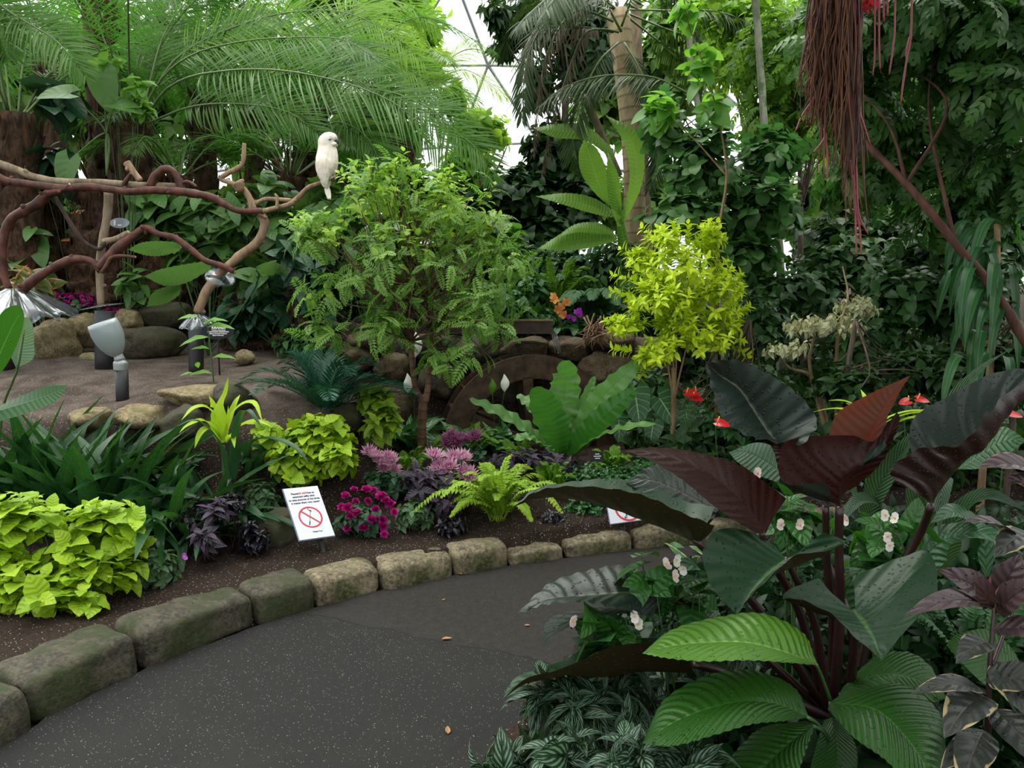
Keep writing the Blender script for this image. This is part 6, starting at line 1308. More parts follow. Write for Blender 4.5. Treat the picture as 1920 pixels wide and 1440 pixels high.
# ------------------------------------------------------------------ lime standard tree
M_DUR = leaf_mat('lime_shrub_leaf', (.42, .58, .015), (.66, .80, .04), trans=.38, rough=.42, tcol=(.55, .72, .04)); M_TANT = bark_mat('tan_thin_bark', (.12, .08, .04), (.30, .21, .11), scale=12, bump=.3)
b0 = gx(*at(1262, 850, 5.6)[:2]); t = thing('duranta', 'lime-yellow standard shrub on a slim tan trunk right of the water wheel', 'shrub', b0)
mb = MB(); tube(mb, [b0 - [0, 0, .1], at(1262, 800, 5.6), at(1263, 740, 5.6), at(1262, 690, 5.6)], np.array([5.5, 5, 4.5, 4]) * 5.6 / FPX, 10, n=24, wob=.08)
for e in ((1244, 640), (1272, 600), (1290, 640), (1262, 560)): tube(mb, [at(1263, 755, 5.6), at(1263 + (e[0] - 1263) * .35, 710, 5.6), at(e[0], e[1], 5.6)], [.009, .008, .005], 7, n=14, wob=.1)
mb.build('trunk', M_TANT, t)
cr = [blob(1280, 505, 5.6, 88, 52, .38), blob(1235, 560, 5.5, 70, 52, .33), blob(1335, 560, 5.6, 62, 62, .3), blob(1290, 630, 5.55, 98, 52, .35), blob(1180, 612, 5.5, 42, 22, .18), blob(1250, 455, 5.6, 42, 32, .2), blob(1330, 455, 5.7, 30, 40, .12), blob(1200, 490, 5.6, 30, 26, .12), blob(1225, 670, 5.5, 50, 22, .2), blob(1365, 620, 5.6, 35, 40, .15)]
rng = np.random.RandomState(78); P, A = tips_in(cr, 430, rng, .35, .6)
mb = MB(); whorls(mb, P, A, 9, .075, .017, T_OV, rng, el=(30, 95), spacing=.013, bend=.25, sag=.05, upn=.8, pair=True)
for s in [(1240, 470, 1205, 428), (1290, 470, 1290, 420), (1320, 480, 1345, 418), (1300, 470, 1320, 430), (1225, 500, 1165, 468), (1200, 530, 1150, 515), (1190, 560, 1148, 545), (1370, 540, 1388, 516), (1380, 600, 1405, 575), (1180, 610, 1135, 602), (1270, 460, 1262, 415), (1340, 620, 1400, 668), (1190, 660, 1150, 655), (1210, 680, 1200, 705)]:
    p0, p1 = at(s[0], s[1], 5.6), at(s[2], s[3], 5.6); tt = np.linspace(.2, 1, 6)[:, None]; Q = p0 * (1 - tt) + p1 * tt; d = nrm(p1 - p0); whorls(mb, Q, np.tile(d, (6, 1)), 4, .075, .017, T_OV, rng, el=(35, 75), spacing=.012, bend=.2, sag=.0, upn=.5, pair=True)
mb.build('foliage', M_DUR, t)

# ------------------------------------------------------------------ palms
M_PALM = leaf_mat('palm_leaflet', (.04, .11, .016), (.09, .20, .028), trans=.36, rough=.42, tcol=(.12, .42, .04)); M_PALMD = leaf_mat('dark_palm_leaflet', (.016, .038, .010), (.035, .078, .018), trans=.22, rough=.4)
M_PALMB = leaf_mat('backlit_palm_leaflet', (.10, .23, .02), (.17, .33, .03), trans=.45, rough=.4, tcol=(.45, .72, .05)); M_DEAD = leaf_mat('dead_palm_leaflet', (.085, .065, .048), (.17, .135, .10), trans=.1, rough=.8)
M_FIB = bark_mat('fibrous_palm_trunk', (.012, .007, .004), (.085, .045, .024), scale=22, stretch=.35, bump=1.0, rough=.95); M_PET = plain('palm_petiole', (.085, .14, .04), .45, vary=.4, scale=12)
M_RING = bark_mat('ringed_tan_trunk', (.19, .14, .075), (.40, .32, .19), scale=7, bump=.25, rings=7)
def frond(parent, C, leaflet, n, mat, wid=.0085, droop=.12, vee=.1, rng=None, R=.5, rach=.014, plumose=.12, start=.14, up=(0, 0, 1), ang=62, label=None):
    mb = MB(); mr = MB(); pinnate(mb, C, leaflet, wid, n, T_NEED, up=up, ang=ang, droop=droop, vee=vee, rng=rng, R=R, rach=rach, rmb=mr, plumose=plumose, start=start, bend=.12)
    o = mb.build('frond', mat, parent, label=label); mr.build('midrib', M_PET, o); return o
def palm(label, base, top, rtrunk, nf, L, leaflet, seed, mat=M_PALM, group='palms behind the perch', explicit=(), wid=.0085, nl=62, bark=None, el=(-.1, 1.3), az=(0, 2 * PI), droop=.14, cat='palm', skirt=True, upk=1.0):
    rng = np.random.RandomState(seed); base, top = np.array(base, float), np.array(top, float); t = thing('palm', label, cat, base, group)
    mb = MB(); mid_ = (base + top) / 2 + [rng.normal(0, .05), 0, 0]; tube(mb, [base - [0, 0, .2], mid_, top], [rtrunk * 1.1, rtrunk, rtrunk * 1.05], 18, n=30, wob=.18 if bark is None else .02)
    if bark is None and skirt:   # old leaf bases
        for k in range(70):
            s = rng.uniform(.05, 1); a = rng.uniform(0, 2 * PI); c = base * (1 - s) + top * s; d = np.array([math.cos(a), math.sin(a), 0])
            tube(mb, [c + d * rtrunk * .85, c + d * rtrunk * 1.25 + [0, 0, .10], c + d * rtrunk * rng.uniform(1.3, 1.7) + [0, 0, .2 + rng.uniform(0, .12)]], [.035, .022, .008], 5, n=6)
    mb.build('trunk', bark or M_FIB, t)
    for C, lf, m_, dr in explicit: frond(t, pts(C), lf, int(nl * 1.2), m_ or mat, wid, dr * .35 if bark is None else dr, vee=.12, rng=rng, R=rng.uniform(.3, .7), ang=64, start=.24 if bark is None else .1, up=(0, -1, .55) if bark is None else (0, -.4, 1))
    for i in range(nf):
        a = rng.uniform(*az); e = rng.uniform(*el); l = L * rng.uniform(.75, 1.1); d = np.array([math.cos(a), math.sin(a), 0]); s0 = top + d * rtrunk * .5
        C = [s0, s0 + d * l * .3 * math.cos(e) + [0, 0, l * .3 * math.sin(e) + .08 * l * upk], s0 + d * l * .65 * math.cos(e * .8) + [0, 0, l * .52 * math.sin(e) + .10 * l * upk], s0 + d * l * (.72 + .25 * math.cos(e)) + [0, 0, l * (.58 * math.sin(e) - .12)]]
        frond(t, C, leaflet, nl, mat, wid, droop, rng=rng, R=rng.uniform(.1, .9), start=.26)
    return t
def gp(px, Y): x = (px - 960) / FPX * Y; return gx(x, Y)
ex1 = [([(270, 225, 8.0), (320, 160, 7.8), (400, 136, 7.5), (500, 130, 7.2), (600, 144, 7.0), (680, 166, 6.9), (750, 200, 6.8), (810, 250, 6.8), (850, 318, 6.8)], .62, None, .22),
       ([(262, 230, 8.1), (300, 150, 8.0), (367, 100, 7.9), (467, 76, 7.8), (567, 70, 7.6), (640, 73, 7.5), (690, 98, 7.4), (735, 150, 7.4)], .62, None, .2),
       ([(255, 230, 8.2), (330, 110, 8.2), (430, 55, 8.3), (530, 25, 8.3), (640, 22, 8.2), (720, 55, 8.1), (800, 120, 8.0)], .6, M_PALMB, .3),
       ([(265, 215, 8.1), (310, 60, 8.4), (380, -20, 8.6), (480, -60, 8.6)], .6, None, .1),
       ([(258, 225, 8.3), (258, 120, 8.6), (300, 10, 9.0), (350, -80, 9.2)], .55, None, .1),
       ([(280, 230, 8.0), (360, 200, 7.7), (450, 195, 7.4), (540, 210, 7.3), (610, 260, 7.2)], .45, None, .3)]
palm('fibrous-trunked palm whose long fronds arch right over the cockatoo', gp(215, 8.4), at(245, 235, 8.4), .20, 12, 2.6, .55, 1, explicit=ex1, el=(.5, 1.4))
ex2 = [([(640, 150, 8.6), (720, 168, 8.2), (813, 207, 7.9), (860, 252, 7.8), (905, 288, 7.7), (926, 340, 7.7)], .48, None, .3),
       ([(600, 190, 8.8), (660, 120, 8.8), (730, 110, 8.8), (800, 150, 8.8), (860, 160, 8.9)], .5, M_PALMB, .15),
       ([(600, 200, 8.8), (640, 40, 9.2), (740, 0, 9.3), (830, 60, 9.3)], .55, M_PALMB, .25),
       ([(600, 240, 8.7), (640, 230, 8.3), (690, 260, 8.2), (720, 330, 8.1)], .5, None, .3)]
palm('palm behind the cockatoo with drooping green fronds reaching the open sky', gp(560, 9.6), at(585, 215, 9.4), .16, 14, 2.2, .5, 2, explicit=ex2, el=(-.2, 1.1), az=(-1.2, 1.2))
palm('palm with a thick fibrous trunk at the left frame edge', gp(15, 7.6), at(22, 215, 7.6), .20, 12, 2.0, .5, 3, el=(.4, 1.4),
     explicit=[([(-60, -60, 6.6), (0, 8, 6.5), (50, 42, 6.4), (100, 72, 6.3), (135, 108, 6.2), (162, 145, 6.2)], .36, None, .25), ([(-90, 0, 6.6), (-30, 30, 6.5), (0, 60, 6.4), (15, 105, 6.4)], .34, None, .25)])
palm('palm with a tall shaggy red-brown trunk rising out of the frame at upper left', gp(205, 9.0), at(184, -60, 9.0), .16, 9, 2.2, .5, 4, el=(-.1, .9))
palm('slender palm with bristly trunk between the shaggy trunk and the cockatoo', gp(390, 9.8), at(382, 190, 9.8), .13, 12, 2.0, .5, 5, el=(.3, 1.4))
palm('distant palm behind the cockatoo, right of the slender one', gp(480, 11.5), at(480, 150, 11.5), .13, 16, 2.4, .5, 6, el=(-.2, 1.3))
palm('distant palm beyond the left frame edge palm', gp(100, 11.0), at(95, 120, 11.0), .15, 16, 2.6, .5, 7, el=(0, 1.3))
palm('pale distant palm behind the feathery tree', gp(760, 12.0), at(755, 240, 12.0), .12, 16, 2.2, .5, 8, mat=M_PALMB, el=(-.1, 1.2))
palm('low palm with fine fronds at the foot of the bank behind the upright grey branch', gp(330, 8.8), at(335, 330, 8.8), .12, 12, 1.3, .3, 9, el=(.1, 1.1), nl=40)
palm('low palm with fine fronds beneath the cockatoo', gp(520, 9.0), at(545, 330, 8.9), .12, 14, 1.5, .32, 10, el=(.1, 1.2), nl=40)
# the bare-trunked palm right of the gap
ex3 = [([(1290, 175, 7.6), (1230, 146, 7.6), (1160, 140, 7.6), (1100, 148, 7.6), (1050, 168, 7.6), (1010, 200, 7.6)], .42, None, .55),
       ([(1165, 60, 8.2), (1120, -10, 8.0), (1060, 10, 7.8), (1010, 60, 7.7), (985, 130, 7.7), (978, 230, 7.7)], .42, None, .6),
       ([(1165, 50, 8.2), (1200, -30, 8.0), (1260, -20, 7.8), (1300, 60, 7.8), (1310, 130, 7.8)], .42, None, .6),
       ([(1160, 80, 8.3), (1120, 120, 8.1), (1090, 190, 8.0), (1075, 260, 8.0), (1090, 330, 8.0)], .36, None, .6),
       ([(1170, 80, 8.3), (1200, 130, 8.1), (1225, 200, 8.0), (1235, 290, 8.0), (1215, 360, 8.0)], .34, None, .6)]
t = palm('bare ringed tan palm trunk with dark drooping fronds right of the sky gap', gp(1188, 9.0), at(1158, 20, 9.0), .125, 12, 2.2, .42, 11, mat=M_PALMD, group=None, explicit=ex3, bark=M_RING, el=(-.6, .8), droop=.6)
mb = MB(); tube(mb, [gp(1215, 9.6), at(1205, 300, 9.6), at(1195, 130, 9.7), at(1190, -80, 9.8)], [.08, .075, .07, .065], 12, n=30); mb.build('trunk', M_GREYB, t)
mb = MB(); tube(mb, [at(1160, 330, 8.9), at(1135, 270, 8.8), at(1110, 210, 8.7), at(1095, 180, 8.6)], [.05, .045, .04, .035], 10, n=16); mb.build('flower_stalk', M_GREYB, t)
for C in [[(1150, 40, 8.4), (1080, 20, 8.2), (1030, 90, 8.1), (1010, 180, 8.1), (1000, 290, 8.1)], [(1160, 60, 8.4), (1100, 60, 8.2), (1060, 150, 8.1), (1030, 250, 8.1), (1015, 330, 8.1)], [(1150, 60, 8.5), (1080, 50, 8.3), (1000, 60, 8.2), (980, 150, 8.1)]]:
    frond(t, pts(C), .34, 48, M_DEAD, .013, .9, rng=np.random.RandomState(3), label='dead grey-brown drooping frond')

# ------------------------------------------------------------------ banana plant
M_BAN = leaf_mat('banana_leaf', (.12, .26, .03), (.18, .34, .045), trans=.5, rough=.35, mid=(.25, .38, .14), midw=.03, vein=.35, vk=26, vs_=.8, tcol=(.32, .62, .07), back=(.08, .2, .045))
t = thing('banana_plant', 'banana plant with broad bright green blades at the foot of the ringed palm trunk', 'banana plant', gp(1165, 8.3))
for Lp, Mp, Rp in [([(1165, 400), (1125, 372), (1092, 330), (1085, 290), (1095, 262)], [(1168, 410), (1135, 372), (1118, 330), (1105, 290), (1095, 262)], [(1170, 405), (1152, 370), (1140, 325), (1120, 280), (1095, 262)]),
                   ([(1158, 425), (1143, 380), (1137, 330), (1140, 285)], [(1164, 425), (1155, 380), (1148, 330), (1140, 285)], [(1166, 420), (1165, 380), (1160, 330), (1140, 285)]),
                   ([(1158, 410), (1110, 400), (1060, 385), (1005, 368)], [(1158, 404), (1110, 388), (1060, 376), (1005, 368)], [(1158, 400), (1115, 372), (1065, 362), (1005, 368)]),
                   ([(1155, 452), (1100, 466), (1050, 470), (1008, 466)], [(1156, 446), (1100, 450), (1050, 456), (1008, 466)], [(1158, 440), (1105, 430), (1055, 438), (1008, 466)]),
                   ([(1150, 440), (1120, 438), (1080, 436), (1040, 446)], [(1150, 436), (1120, 428), (1080, 428), (1040, 446)], [(1150, 432), (1122, 418), (1080, 420), (1040, 446)]),
                   ([(1150, 300), (1100, 265), (1040, 258), (1000, 240)], [(1150, 290), (1100, 252), (1045, 245), (1000, 240)], [(1150, 280), (1100, 236), (1050, 232), (1000, 240)]),
                   ([(1160, 420), (1180, 340), (1170, 270), (1135, 215)], [(1166, 420), (1192, 340), (1185, 265), (1135, 215)], [(1170, 420), (1205, 340), (1200, 255), (1135, 215)])]:
    HL(t, 'leaf', [(p[0], p[1], 8.1 - i * .12) for i, p in enumerate(Lp)], [(p[0], p[1], 8.15 - i * .12) for i, p in enumerate(Mp)], [(p[0], p[1], 8.25 - i * .12) for i, p in enumerate(Rp)], M_BAN, nu=10, nv=40, pleat=.004, pk=16, ps=.8)
mb = MB(); tube(mb, [gp(1170, 8.3) - [0, 0, .2], at(1170, 480, 8.3), at(1163, 415, 8.2)], [.09, .07, .04], 12, n=20); mb.build('stem', M_BAN, t)

# ------------------------------------------------------------------ large-leaved climbers on the bank
M_HRT = leaf_mat('climber_heart_leaf', (.05, .125, .030), (.09, .20, .048), trans=.2, rough=.32, mid=(.08, .18, .07), midw=.03, vein=.25, vk=5, vs_=1.8)
M_HRTD = leaf_mat('dark_heart_leaf', (.016, .055, .028), (.03, .085, .04), trans=.15, rough=.32, mid=(.04, .11, .05), midw=.03, vein=.2, vk=5, vs_=1.8)
T_H2 = leaf_tpl('heart', 7, 4, .12, .18, lobe=.32)
GC = 'heart-leaved climbers on the bank'
KH = dict(el=(50, 105), bend=.35, sag=.35, upn=.9, spacing=.06)
for i, (lb, bl, n, L, m_) in enumerate([('heart-leaved climber under the hooped red branch', [blob(325, 410, 7.9, 62, 40, .25), blob(300, 380, 7.9, 50, 25, .2)], 15, .27, M_HRT),
    ('heart-leaved climber between the right post branch and the cockatoo', [blob(440, 400, 7.8, 100, 40, .3), blob(520, 430, 7.8, 60, 45, .25), blob(500, 360, 8.0, 70, 35, .2)], 30, .24, M_HRT),
    ('heart-leaved climber behind the two arched branches', [blob(380, 470, 7.8, 100, 45, .3), blob(470, 520, 7.6, 70, 50, .25)], 20, .28, M_HRT),
    ('heart-leaved climber at the left, beneath the red arch branch', [blob(60, 440, 7.6, 55, 45, .2), blob(40, 500, 7.6, 50, 30, .2)], 12, .26, M_HRT),
    ('heart-leaved climber low between the left cone guard and the middle post', [blob(245, 535, 7.5, 36, 40, .15)], 8, .20, M_HRT),
    ('climber with broad dark leaves on the shaggy trunk above the grey branch', [blob(110, 300, 7.8, 60, 35, .2), blob(120, 190, 7.9, 50, 25, .2)], 8, .34, M_HRTD),
    ('climber on the bank behind the right black post', [blob(520, 560, 7.4, 60, 50, .25), blob(450, 590, 7.4, 50, 35, .2)], 24, .22, M_HRTD),
    ('heart-leaved climber in the shade left of the small feathery tree', [blob(560, 480, 7.2, 50, 50, .25), blob(600, 540, 7.2, 40, 50, .2)], 22, .24, M_HRTD),
    ('climber with dark leaves behind the feathery tree crown', [blob(690, 450, 7.5, 90, 60, .3), blob(620, 380, 7.8, 70, 50, .25)], 36, .28, M_HRT)]):
    c = bl[0][0]; plant('climber', lb, 'climbing plant', gx(c[0], c[1] + .1), bl, n, 5, L, L * .40, T_H2, m_, M_GSTEM, n // 2, seed=140 + i, group=GC, r0=.006, **KH)
# a few single large leaves seen clearly in front of the shaggy trunk
t = thing('elephant_ear', 'large heart leaf held in front of the shaggy palm trunk at upper left', 'plant', gp(200, 7.6))
for p, d, nn, s in [((192, 140), (.15, -.1, -1), (0, -1, .2), .36), ((130, 175), (-1, -.3, .0), (.1, -.8, .8), .30), ((215, 195), (1, -.2, -.15), (0, -.7, .9), .28), ((130, 300), (-.3, -.2, -1), (0, -1, .2), .3)]:
    P0 = at(p[0], p[1], 7.4); mb = MB(); scatter(mb, T_H2, [P0], [d], [nn], s, s * .42, [.7], bend=.15); mb.build('leaf', M_HRT, t)
    mb = MB(); tube(mb, [at(200, 330, 7.6), at(200, 250, 7.6), P0], [.012, .01, .005], 6, n=12); mb.build('stem', M_PET, t)
M_LGT = leaf_mat('light_green_leaf', (.09, .24, .03), (.15, .33, .05), trans=.4, rough=.4, tcol=(.35, .65, .08))
t, P, A = plant('vine', 'light green small-leaved vine on the shaggy trunk beside the large heart leaf', 'vine', gp(240, 7.7), [blob(200, 115, 7.5, 32, 16, .1), blob(245, 165, 7.5, 40, 22, .1), blob(265, 205, 7.5, 25, 20, .1)], 16, 4, .16, .055, T_OV, M_LGT, M_GSTEM, 10, seed=150, r0=.005, el=(50, 100), bend=.3, sag=.3, upn=1.0, spacing=.03)
M_RIB = leaf_mat('ribbed_paddle_leaf', (.075, .19, .07), (.11, .25, .095), trans=.3, rough=.35, vein=.5, vk=18, vs_=1.0, mid=(.1, .2, .08), midw=.03)
t = thing('prayer_plant', 'ribbed paddle-leaved plant beside the right post under the arched branch', 'plant', gp(390, 7.2))
for Lp, Mp, Rp in [([(395, 488, 6.9), (350, 495, 6.8), (300, 505, 6.8), (270, 518, 6.8)], [(395, 500, 6.95), (350, 514, 6.9), (305, 522, 6.9), (270, 518, 6.8)], [(395, 505, 7.0), (350, 530, 7.0), (310, 536, 7.0), (270, 518, 6.8)]),
                   ([(340, 535, 6.9), (310, 538, 6.8), (285, 550, 6.8), (275, 575, 6.8)], [(340, 542, 7), (315, 550, 6.95), (295, 560, 6.9), (275, 575, 6.8)], [(340, 550, 7.1), (320, 565, 7.1), (300, 572, 7.), (275, 575, 6.8)]),
                   ([(340, 455, 7.1), (300, 452, 7.0), (265, 455, 7.0), (240, 468, 7.0)], [(340, 465, 7.1), (300, 466, 7.1), (270, 468, 7.1), (240, 468, 7.)], [(340, 470, 7.2), (300, 480, 7.2), (270, 478, 7.2), (240, 468, 7.)]),
                   ([(480, 500, 7.0), (500, 492, 6.9), (525, 495, 6.9), (542, 512, 6.9)], [(480, 506, 7.0), (500, 504, 7.0), (522, 506, 7.0), (542, 512, 6.9)], [(480, 510, 7.1), (500, 516, 7.1), (520, 516, 7.1), (542, 512, 6.9)])]:
    HL(t, 'leaf', Lp, Mp, Rp, M_RIB, nu=10, nv=36, pleat=.004, pk=12, ps=1.0, flip=True)
for q in ((395, 500), (340, 545), (340, 465), (480, 506)): mb = MB(); tube(mb, [np.array(t['_loc']), at(q[0], q[1] + 30, 7.15), at(q[0], q[1], 7.0)], .008, 6, n=10); mb.build('stem', M_GSTEM, t)

# ------------------------------------------------------------------ broadleaf trees and shrubs, each its own crown and trunk
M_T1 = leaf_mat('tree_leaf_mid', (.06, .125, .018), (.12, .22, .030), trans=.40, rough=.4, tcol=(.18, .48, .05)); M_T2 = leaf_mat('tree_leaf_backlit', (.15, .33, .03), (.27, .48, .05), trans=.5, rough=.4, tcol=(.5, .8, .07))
M_T3 = leaf_mat('tree_leaf_dark', (.010, .034, .009), (.026, .072, .017), trans=.22, rough=.42, spec=.22); M_T4 = leaf_mat('blue_green_heart_leaf', (.042, .11, .028), (.080, .185, .045), trans=.30, rough=.38, tcol=(.12, .4, .08))
M_T5 = leaf_mat('shade_leaf', (.018, .060, .015), (.038, .105, .026), trans=.22, rough=.4, spec=.22); M_BARK = bark_mat('grey_brown_bark', (.04, .03, .022), (.12, .09, .065), bump=.5); M_PALE = bark_mat('pale_lichen_bark', (.13, .14, .10), (.30, .31, .23), scale=14, bump=.3, moss=(.09, .13, .06))
T_B2 = leaf_tpl('heart', 5, 2, .15, .2, lobe=.2); T_RH = leaf_tpl('round', 6, 4, .1, .12, lobe=.15); T_BL = leaf_tpl('lance', 3, 2, .2, .2)
def tree(lb, px, Y, trunk_py, blobs, n, L, mat, seed, k=7, W=.36, tpl=None, bark=None, rt=.07, name='tree', cat='tree', group=None, nb=26, lean=0, inner=.3, **kw):
    rng = np.random.RandomState(seed + 300); base = gp(px, Y); t = thing(name, lb, cat, base, group); top = at(px + lean, trunk_py, Y)
    P, A = tips_in(blobs, n, rng, inner, .4); mb = MB(); k_ = dict(el=(40, 95), spacing=L * .22, bend=.35, sag=.25, upn=.9); k_.update(kw); whorls(mb, P, A, k, L, L * W, tpl or T_B, rng, **k_); mb.build('crown', mat, t)
    mb = MB(); tube(mb, [base - [0, 0, .2], (base + top) / 2 + np.append(rng.normal(0, .06, 2), 0), top], [rt, rt * .85, rt * .6], 10, n=20, wob=.12); mb.build('trunk', bark or M_BARK, t)
    mb = MB()
    for q in P[rng.permutation(n)[:nb]]: s0 = top * .7 + base * .3 if rng.rand() < .4 else top; tube(mb, [s0, (s0 + q) / 2 + rng.normal(0, .08, 3), q], [rt * .35, rt * .2, .006], 5, n=9)
    mb.build('branch', bark or M_BARK, t); return t
GB = 'background trees under the dome'
tree('far dense mid-green tree at the upper left behind the palms', 60, 13.5, 330, [blob(70, 190, 13.5, 190, 190, 1.2), blob(60, 420, 13.2, 160, 120, .9)], 360, .30, M_T1, 1, group=GB)
tree('far dense tree behind the shaggy palm trunk', 300, 13.6, 330, [blob(300, 180, 13.6, 170, 190, 1.2), blob(300, 400, 13.2, 160, 110, .9)], 380, .28, M_T1, 2, group=GB)
tree('far dense tree behind the cockatoo', 520, 13.8, 330, [blob(520, 190, 13.8, 150, 190, 1.2), blob(540, 400, 13.2, 150, 110, .9)], 380, .26, M_T1, 3, group=GB)
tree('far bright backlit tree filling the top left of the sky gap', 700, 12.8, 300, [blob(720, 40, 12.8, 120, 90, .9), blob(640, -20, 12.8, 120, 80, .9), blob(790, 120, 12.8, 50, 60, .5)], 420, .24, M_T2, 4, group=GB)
tree('far green tree below the arching palm fronds', 760, 13.0, 380, [blob(700, 300, 13.0, 110, 110, .9), blob(800, 400, 12.8, 110, 90, .9)], 400, .26, M_T1, 5, group=GB)
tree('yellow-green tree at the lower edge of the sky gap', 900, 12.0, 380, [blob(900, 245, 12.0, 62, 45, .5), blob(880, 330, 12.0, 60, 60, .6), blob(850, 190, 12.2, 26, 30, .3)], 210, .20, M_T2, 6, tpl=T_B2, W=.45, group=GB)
tree('dark leafy tree in the centre behind the feathery tree', 980, 10.5, 400, [blob(960, 370, 10.5, 95, 60, .7), blob(1040, 310, 10.8, 70, 80, .6), blob(1000, 440, 10.3, 100, 50, .6), blob(1090, 385, 10.4, 50, 60, .5)], 520, .19, M_T3, 7, tpl=T_B2, W=.42, group=GB)
tree('dark drooping-leaved tree hanging into the top of the sky gap', 1060, 11.0, 150, [blob(1020, 30, 11.0, 90, 70, .6), blob(945, 80, 11.0, 28, 40, .3), blob(1100, 90, 11.2, 80, 110, .7), blob(930, 20, 10.5, 35, 22, .3), blob(1010, 170, 11.0, 35, 60, .4)], 420, .20, M_T3, 8, tpl=T_BL, W=.24, sag=.7, group=GB)
tree('far tree behind the ringed palm trunk', 1230, 13.2, 300, [blob(1260, 120, 13.2, 120, 150, 1.0), blob(1150, 200, 13.5, 90, 110, .8), blob(1240, 400, 12.6, 140, 90, .9)], 520, .26, M_T1, 9, group=GB)
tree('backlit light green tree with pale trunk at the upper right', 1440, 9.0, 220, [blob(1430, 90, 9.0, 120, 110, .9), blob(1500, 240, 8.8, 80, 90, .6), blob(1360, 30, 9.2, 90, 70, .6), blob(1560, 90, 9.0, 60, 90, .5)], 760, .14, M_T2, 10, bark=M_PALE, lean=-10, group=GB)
tree('far dense tree at the right behind the hanging roots', 1600, 12.5, 300, [blob(1600, 150, 12.5, 160, 190, 1.0), blob(1580, 380, 12.2, 160, 110, .9)], 560, .26, M_T1, 11, group=GB)
tree('far dense tree at the right frame edge', 1850, 12.5, 300, [blob(1840, 120, 12.5, 150, 180, 1.0), blob(1850, 380, 12.2, 160, 110, .9)], 560, .26, M_T1, 12, group=GB)
tree('heart-leaved blue-green tree right of the ringed palm trunk', 1340, 6.9, 330, [blob(1250, 240, 6.9, 45, 65, .3), blob(1320, 310, 6.8, 75, 80, .4), blob(1420, 400, 6.8, 90, 70, .4), blob(1290, 400, 6.7, 85, 45, .35), blob(1440, 300, 7.0, 60, 60, .3), blob(1400, 480, 6.7, 70, 45, .3)], 420, .125, M_T4, 13, tpl=T_RH, W=.47, k=4, sag=.1, upn=1.3, bark=M_BARK, rt=.03, inner=.1)
M_HV = leaf_mat('bright_round_leaf', (.07, .22, .03), (.12, .30, .045), trans=.45, rough=.4, tcol=(.3, .65, .06))
t, P, A = plant('vine', 'climbing vine with large round bright leaves left of the backlit tree', 'vine', gp(1350, 5.8), [blob(1285, 40, 5.6, 28, 45, .15), blob(1315, 130, 5.6, 30, 50, .15), blob(1340, 200, 5.7, 26, 34, .15), blob(1235, 205, 5.8, 40, 30, .15)], 22, 4, .145, .065, T_B2, M_HV, M_TANT, 0, seed=151, r0=.012, el=(55, 100), bend=.2, sag=.3, upn=.9, spacing=.05)
mb = MB(); tube(mb, [gp(1350, 5.8), at(1345, 480, 5.8), at(1362, 330, 5.75), at(1345, 215, 5.7), at(1322, 130, 5.62), at(1290, 40, 5.6), at(1275, -60, 5.6)], [.012, .010, .008, .007, .006, .005, .004], 6, n=50, wob=.1); tube(mb, [at(1362, 330, 5.75), at(1300, 260, 5.8), at(1235, 205, 5.8)], [.007, .005, .004], 6, n=16); mb.build('stem', M_TANT, t)
M_BRC = leaf_mat('bright_compound_leaf', (.07, .17, .02), (.15, .30, .035), trans=.45, rough=.4, tcol=(.35, .65, .05))
tree('bright green compound-leaved tree between the pale trunk and the hanging roots', 1500, 7.9, 260, [blob(1470, 110, 7.9, 95, 90, .5), blob(1530, 230, 7.8, 60, 80, .4), blob(1440, 230, 7.9, 50, 60, .3), blob(1560, 60, 7.9, 60, 60, .3)], 210, .26, M_BRC, 61, k=3, W=1.0, tpl=T_CMPO, rt=.035, group=GB, upn=1.2)
# pale thin trunks
t = thing('slim_tree', 'slim pale lichen-covered trunk rising through the heart-leaved tree', 'tree', gp(1470, 7.4)); mb = MB(); tube(mb, [gp(1470, 7.4) - [0, 0, .2], at(1462, 480, 7.4), at(1440, 330, 7.4), at(1428, 160, 7.4), at(1412, -60, 7.4)], [.045, .04, .036, .034, .036], 12, n=40, wob=.06); mb.build('trunk', M_PALE, t)
P_, A_ = tips_in([blob(1400, -80, 7.4, 120, 60, .8)], 60, np.random.RandomState(1)); mb = MB(); whorls(mb, P_, A_, 7, .15, .05, T_B, np.random.RandomState(1)); mb.build('crown', M_T2, t)
t = thing('slim_tree', 'slim leaning grey trunk just left of the pale lichen-covered one', 'tree', gp(1362, 7.6)); mb = MB(); tube(mb, [gp(1362, 7.6) - [0, 0, .2], at(1355, 420, 7.6), at(1320, 250, 7.6), at(1296, 120, 7.6), at(1290, -60, 7.6)], [.035, .032, .03, .03, .03], 10, n=40, wob=.06); mb.build('trunk', M_PALE, t)
P_, A_ = tips_in([blob(1290, -80, 7.6, 90, 60, .8)], 50, np.random.RandomState(2)); mb = MB(); whorls(mb, P_, A_, 7, .15, .05, T_B, np.random.RandomState(2)); mb.build('crown', M_T1, t)
